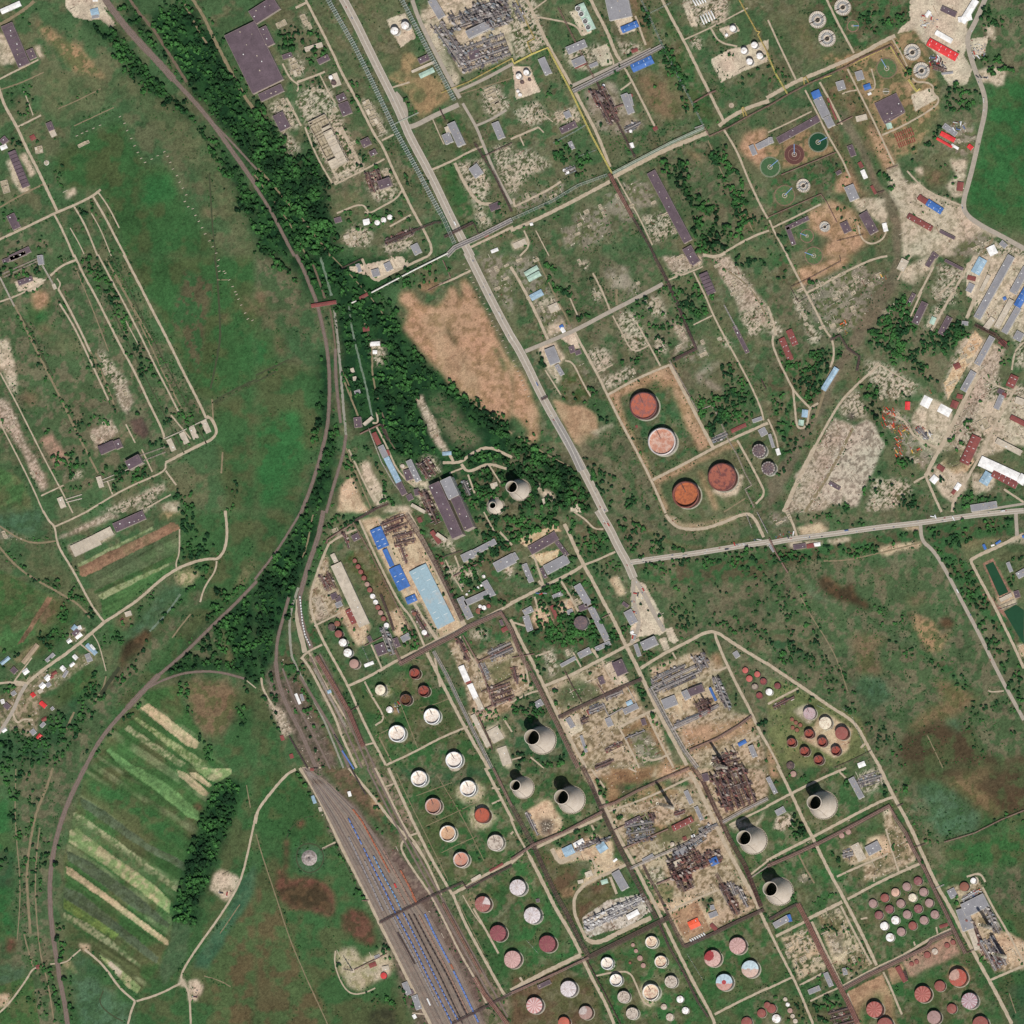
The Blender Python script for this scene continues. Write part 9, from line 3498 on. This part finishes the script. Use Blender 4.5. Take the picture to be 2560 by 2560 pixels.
for c, pts, nums, words, o in CMD:
	if c != 'C': continue
	P = [W(*p) for p in pts]; kind = words[0]; dens = nums[0]
	A = abs(sum(P[i][0]*P[(i+1) % len(P)][1]-P[(i+1) % len(P)][0]*P[i][1] for i in range(len(P))))/2
	n = int(A/1000*dens*(1.25 if dens >= 7 else 2.0 if kind == 'tree' else 3.2)); x0, x1 = min(p[0] for p in P), max(p[0] for p in P); y0, y1 = min(p[1] for p in P), max(p[1] for p in P)
	tries = int(n*max(1.0, (x1-x0)*(y1-y0)/max(A, 1)))
	X = rng.uniform(x0, x1, tries); Y = rng.uniform(y0, y1, tries)
	ex = (vnoise(X, Y, 18, 41)-.5)*26; ey = (vnoise(X, Y, 18, 42)-.5)*26
	ex, ey = (ex*.25, ey*.25) if dens > 9.5 else (ex, ey)
	ok = inpoly(X+ex, Y+ey, P)
	if dens < 7: ok &= (fbm(X, Y, 26, 43, 2) > .37+.02*(5-min(dens, 5)))
	ok &= (np.abs(X) < 1330) & (np.abs(Y) < 1330)
	ii = np.clip(((X+1320)/KS).astype(int), 0, KM.shape[1]-1); jj = np.clip(((Y+1320)/KS).astype(int), 0, KM.shape[0]-1)
	ok &= ~KM[jj, ii]
	X, Y = X[ok], Y[ok]
	r = rng.uniform(3.2, 6.6, len(X)) if kind == 'tree' else rng.uniform(1.3, 2.9, len(X))
	if dens >= 7: r = 2.8+6.4*rng.random(len(X))**2
	elif kind == 'tree' and dens < 5: r = r*.8
	tp += list(zip(X, Y, r, [kind]*len(X), [dens]*len(X)))
# loose bushes over rough ground everywhere that is green and unbuilt
N0 = 5200
X = rng.uniform(-1290, 1290, N0*2); Y = rng.uniform(-1290, 1290, N0*2)
gxi = np.clip(((X+HG)/st).astype(int), 0, NG); gyi = np.clip(((Y+HG)/st).astype(int), 0, NG)
cc = COLR[gyi, gxi]; green = cc[:, 1]/(cc[:, 0]+1e-4)
rough = fbm(X, Y, 120, 61, 3)
okb = (green > .95) & (green < 1.9) & (rough > .5) & (X > -620)
ii = np.clip(((X+1320)/KS).astype(int), 0, KM.shape[1]-1); jj = np.clip(((Y+1320)/KS).astype(int), 0, KM.shape[0]-1)
okb &= ~KM[jj, ii]
tp += [(x, y, r, 'shrub', 1) for x, y, r in zip(X[okb], Y[okb], rng.uniform(1.2, 3.0, okb.sum()))]
# bushes and small trees along verges, tracks and pipe lines
for c, pts, nums, words, o in CMD:
	if not (c == 'R' and words[0] in ('path', 'dirt', 'rail', 'brown', 'ditch', 'creek', 'stone')) and not (c == 'P' and nums[0] > 3): continue
	w = nums[0]; P = resample([W(*p) for p in pts], 3.2)
	for i in range(len(P)-1):
		dx, dy = P[i+1][0]-P[i][0], P[i+1][1]-P[i][1]; l = math.hypot(dx, dy) or 1
		for sd in (-1, 1):
			if rnd.random() > .34: continue
			of = sd*(w/2+abs(rnd.gauss(0, 4.5))+1.5); x, y = P[i][0]-dy/l*of, P[i][1]+dx/l*of
			if abs(x) > 1290 or abs(y) > 1290: continue
			gx_ = int((x+HG)/st); gy_ = int((y+HG)/st)
			if fbm(np.array([x]), np.array([y]), 40, 71, 2)[0] < .47 or KM[min(KM.shape[0]-1, max(0, int((y+1320)/KS))), min(KM.shape[1]-1, max(0, int((x+1320)/KS)))]: continue
			tp.append((x, y, rnd.uniform(1.0, 2.8) if rnd.random() < .85 else rnd.uniform(3, 4.5), 'shrub', 1))
print('tree points', len(tp))
open_t = sorted([t for t in tp if t[3] == 'tree' and t[4] < 5 and abs(t[0]) < 1275 and abs(t[1]) < 1275], key=lambda t: -t[2])[:300]
open_s = sorted([t for t in tp if t[3] == 'shrub' and abs(t[0]) < 1275 and abs(t[1]) < 1275], key=lambda t: -t[2])[:300]
single = set(id(t) for t in open_t) | set(id(t) for t in open_s)
def merged(points, name, label, cat, CR=CR, leaf=LEAF):
	cnt = len(points); a = np.array([(p[0], p[1], p[2], 1.0 if p[3] == 'tree' else .0) for p in points])
	ch = rng.integers(0, len(CR), cnt); VV = []; FF = []; base = 0
	for k in range(len(CR)):
		s = a[ch == k]; V, F = CR[k]; m = len(s)
		if not m: continue
		th = rng.uniform(0, 6.28, m); ct, sn = np.cos(th)[:, None], np.sin(th)[:, None]; r = s[:, 2:3]
		x = (V[:, 0]*ct-V[:, 1]*sn)*r+s[:, 0:1]; y = (V[:, 0]*sn+V[:, 1]*ct)*r+s[:, 1:2]
		zf = rng.uniform(.75, 1.15, (m, 1)); z = V[:, 2]*r*zf + np.where(s[:, 3:4] > .5, r*1.15, r*.55)
		VV.append(np.stack([x, y, z], -1).reshape(-1, 3)); n = len(V)
		FF.append((F[None]+(np.arange(m)*n)[:, None, None]+base).reshape(-1, 3)); base += m*n
	V = np.concatenate(VV).astype(np.float32); F = np.concatenate(FF).astype(np.int32)
	me = bpy.data.meshes.new(name); me.vertices.add(len(V)); me.vertices.foreach_set('co', V.ravel())
	me.loops.add(F.size); me.loops.foreach_set('vertex_index', F.ravel()); me.polygons.add(len(F)); me.polygons.foreach_set('loop_start', (np.arange(len(F))*3).astype(np.int32))
	me.update(calc_edges=True); me.materials.append(leaf)
	o = link(bpy.data.objects.new(name, me)); o['kind'] = 'stuff'; o['label'] = label; o['category'] = cat; return o
rest = [t for t in tp if id(t) not in single]
merged([t for t in rest if t[3] == 'tree' and t[4] >= 7], 'woodland', 'dense dark green woodland along the railway and around the works', 'woodland', CR, LEAFD)
merged([t for t in rest if t[3] == 'tree' and t[4] < 7], 'thicket', 'loose thickets of trees between roads and buildings', 'trees')
merged([t for t in rest if t[3] == 'shrub'], 'scrub', 'small dark bushes scattered over rough ground', 'bushes', CS)
# loose rubble, footings and scrap on the ruined plots
DM = [mat((206,194,174), .9, .2, .4, name='rubble_concrete'), mat((150,138,122), .9, .2, .4, name='rubble_grey'), mat((120,78,66), .9, .2, .4, name='rubble_brick'), mat((72,66,60), .9, .2, .4, name='rubble_dark')]
dv, df, dm = [], [], []
BF = [(0,3,2,1),(4,5,6,7),(0,1,5,4),(1,2,6,5),(2,3,7,6),(3,0,4,7)]
for k, P in DEBP:
	x0, x1 = min(p[0] for p in P), max(p[0] for p in P); y0, y1 = min(p[1] for p in P), max(p[1] for p in P)
	n = min(900, int((x1-x0)*(y1-y0)/1000*22*DEB[k])); X = rng.uniform(x0, x1, n); Y = rng.uniform(y0, y1, n); ok = inpoly(X, Y, P) & (fbm(X, Y, 14, 88, 2) > .46)
	ii = np.clip(((X+1320)/KS).astype(int), 0, KM.shape[1]-1); jj = np.clip(((Y+1320)/KS).astype(int), 0, KM.shape[0]-1); ok &= ~KM[jj, ii] & (np.abs(X) < 1285) & (np.abs(Y) < 1285)
	for x, y in zip(X[ok], Y[ok]):
		long_ = rnd.random() < .2; a = (1.117 if rnd.random() < .5 else -.454) if long_ or rnd.random() < .5 else rnd.uniform(0, 3); a = -a
		l, w, h = (rnd.uniform(3, 12), .5, rnd.uniform(.4, 1.3)) if long_ else (rnd.uniform(.5, 2.2), rnd.uniform(.4, 1.5), rnd.uniform(.3, 1.6))
		c_, s_ = math.cos(a), math.sin(a); b = len(dv)
		for z in (-.1, h):
			for u, v in ((-l, -w), (l, -w), (l, w), (-l, w)): dv.append((x+(u*c_-v*s_)/1.2, y+(u*s_+v*c_)/1.2, z))
		df += [tuple(b+q for q in f) for f in BF]; dm += [rnd.choice((0, 0, 0, 1, 1, 2, 3))]*6
mb = MB(); mb.v, mb.f, mb.m = dv, df, dm; o = mb.obj('rubble', DM); o['kind'] = 'stuff'; o['label'] = 'loose concrete rubble and footings strewn over the ruined plots'; o['category'] = 'rubble'
CM = []
for V, F in CR:
	me = bpy.data.meshes.new('crown'); me.from_pydata([tuple(v) for v in V*np.array([1, 1, 1])], [], [tuple(int(i) for i in f) for f in F]); me.materials.append(LEAF); CM.append(me)
mb = MB(); mb.lathe([(.09, -.02), (.06, .5), (.04, 1.3)], 7); mb.bar((0, 0, .6), (.4, .2, 1.1), .04); mb.bar((0, 0, .7), (-.35, .25, 1.2), .04); mb.bar((0, 0, .65), (.05, -.4, 1.15), .04)
TM = mb.mesh('trunk', [BARK])
mb = MB(); mb.lathe([(.12, -.02), (.07, .4)], 6); SM = mb.mesh('stem', [BARK])
for t in open_t+open_s:
	tr = t[3] == 'tree'; rt = empty('tree' if tr else 'bush', t[0], t[1], 0, rnd.uniform(0, 6.28)); r = t[2]
	c1 = bpy.data.objects.new('crown', rnd.choice(CM)); c1.location = (0, 0, r*(1.2 if tr else .55)); c1.scale = (r, r, r*rnd.uniform(.8, 1.1)); link(c1, rt)
	c2 = bpy.data.objects.new('trunk' if tr else 'stem', TM if tr else SM); c2.scale = (r, r, r); link(c2, rt)
	tag(rt, ('broad dark green tree' if r > 4.6 else 'round green tree') if tr else 'low dark green bush', 'tree' if tr else 'bush', 'single trees among the works' if tr else 'single bushes on rough ground')

# ---------------------------------------------------------------- labels: look, then place among things one can find
LM = [(640,140,'the giant dark factory roof'),(820,360,'the huge roofless ruin'),(1180,600,'the bridge over the highway'),(1170,850,'the brown bare field'),(1150,1290,'the power station'),
 (1085,1490,'the large pale blue warehouse'),(950,1350,'the bright blue halls'),(1700,1130,'the four huge rust tanks'),(2045,357,'the dark green water basin'),(2355,125,'the long bright red roof'),
 (2240,1060,'the orange machine yard'),(60,1710,'the village crossroads'),(1000,2200,'the blue wagon trains'),(510,2130,'the dark tree plantation'),(890,2420,'the sandy flare compound'),
 (1360,1900,'the three cooling towers'),(2290,2270,'the block of twenty tanks'),(1510,2165,'the small roundabout'),(1740,2300,'the orange roofed hall'),(1795,2150,'the blue tent roof'),
 (1775,1855,'the flare chimney'),(1450,1556,'the round dark reservoir'),(1625,1605,'the highway gate block'),(2490,1445,'the long green pool'),(2055,1850,'the row of red open tanks'),
 (870,1490,'the very long ribbed warehouse'),(810,760,'the rusty truss bridge'),(1180,90,'the grey refinery unit'),(45,425,'the sawtooth hall'),(1870,135,'the white dome tanks'),
 (2220,270,'the patchy basin roof'),(1700,540,'the very long ruined hall'),(2500,1175,'the orange and white factory'),(480,1070,'the four grey slab halls'),(1430,960,'the bright green lawn'),
 (230,2150,'the striped fields'),(2130,1180,'the bare pale yard'),(320,1300,'the ribbed concrete shell'),(2060,1960,'the eastern cooling tower'),(2560,1320,'the right edge'),(2430,2330,'the twin chimneys'),
 (1150,2000,'the white floating roof tanks'),(1300,1235,'the smaller cooling towers'),(2330,880,'the ruined garden plots'),(60,860,'the concrete pipe bridges'),(300,700,'the long parallel tracks'),
 (1480,520,'the grey gravel field'),(880,1750,'the loading sidings'),(2250,1700,'the open marsh'),(1330,180,'the fan cooling block'),(2480,520,'the wide green field')]
D8 = ['east', 'north-east', 'north', 'north-west', 'west', 'south-west', 'south', 'south-east']
ORD = ['closest', 'second closest', 'third closest', 'fourth closest', 'fifth closest', 'sixth closest', 'seventh closest', 'eighth closest', 'ninth closest', 'tenth closest', 'eleventh closest', 'twelfth closest']
from collections import defaultdict
base_count = defaultdict(int)
for t in THINGS: base_count[t[1]] += 1
groups = defaultdict(list)
for t in THINGS:
	o, base, fixed, gx, gy = t
	if base_count[base] == 1 and len(base.split()) >= 4: o['label'] = base; continue
	ds = sorted((math.hypot(gx+1280-a, 1280-gy-b), a, b, n) for a, b, n in LM)[0]
	dist, a, b, nm = ds; ang = math.atan2((1280-b)-0 - 0, 0) if False else math.atan2(gy-(1280-b), gx-(a-1280))
	di = D8[int(round(ang/(math.pi/4))) % 8]
	groups[(base, di, nm)].append((dist, o))
for (base, di, nm), L in groups.items():
	L.sort(key=lambda q: q[0])
	for i, (d, o) in enumerate(L):
		if len(L) == 1: o['label'] = f'{base}, {di} of {nm}'
		else:
			w = ORD[i] if i < len(ORD) else ('farthest' if i == len(L)-1 else f'{i+1}th closest')
			o['label'] = f'{base}, {w} {di} of {nm}'
bad = [o['label'] for o, *_ in THINGS if len(o['label'].split()) > 16]
print('labels too long', len(bad), bad[:3], 'things', len(THINGS))
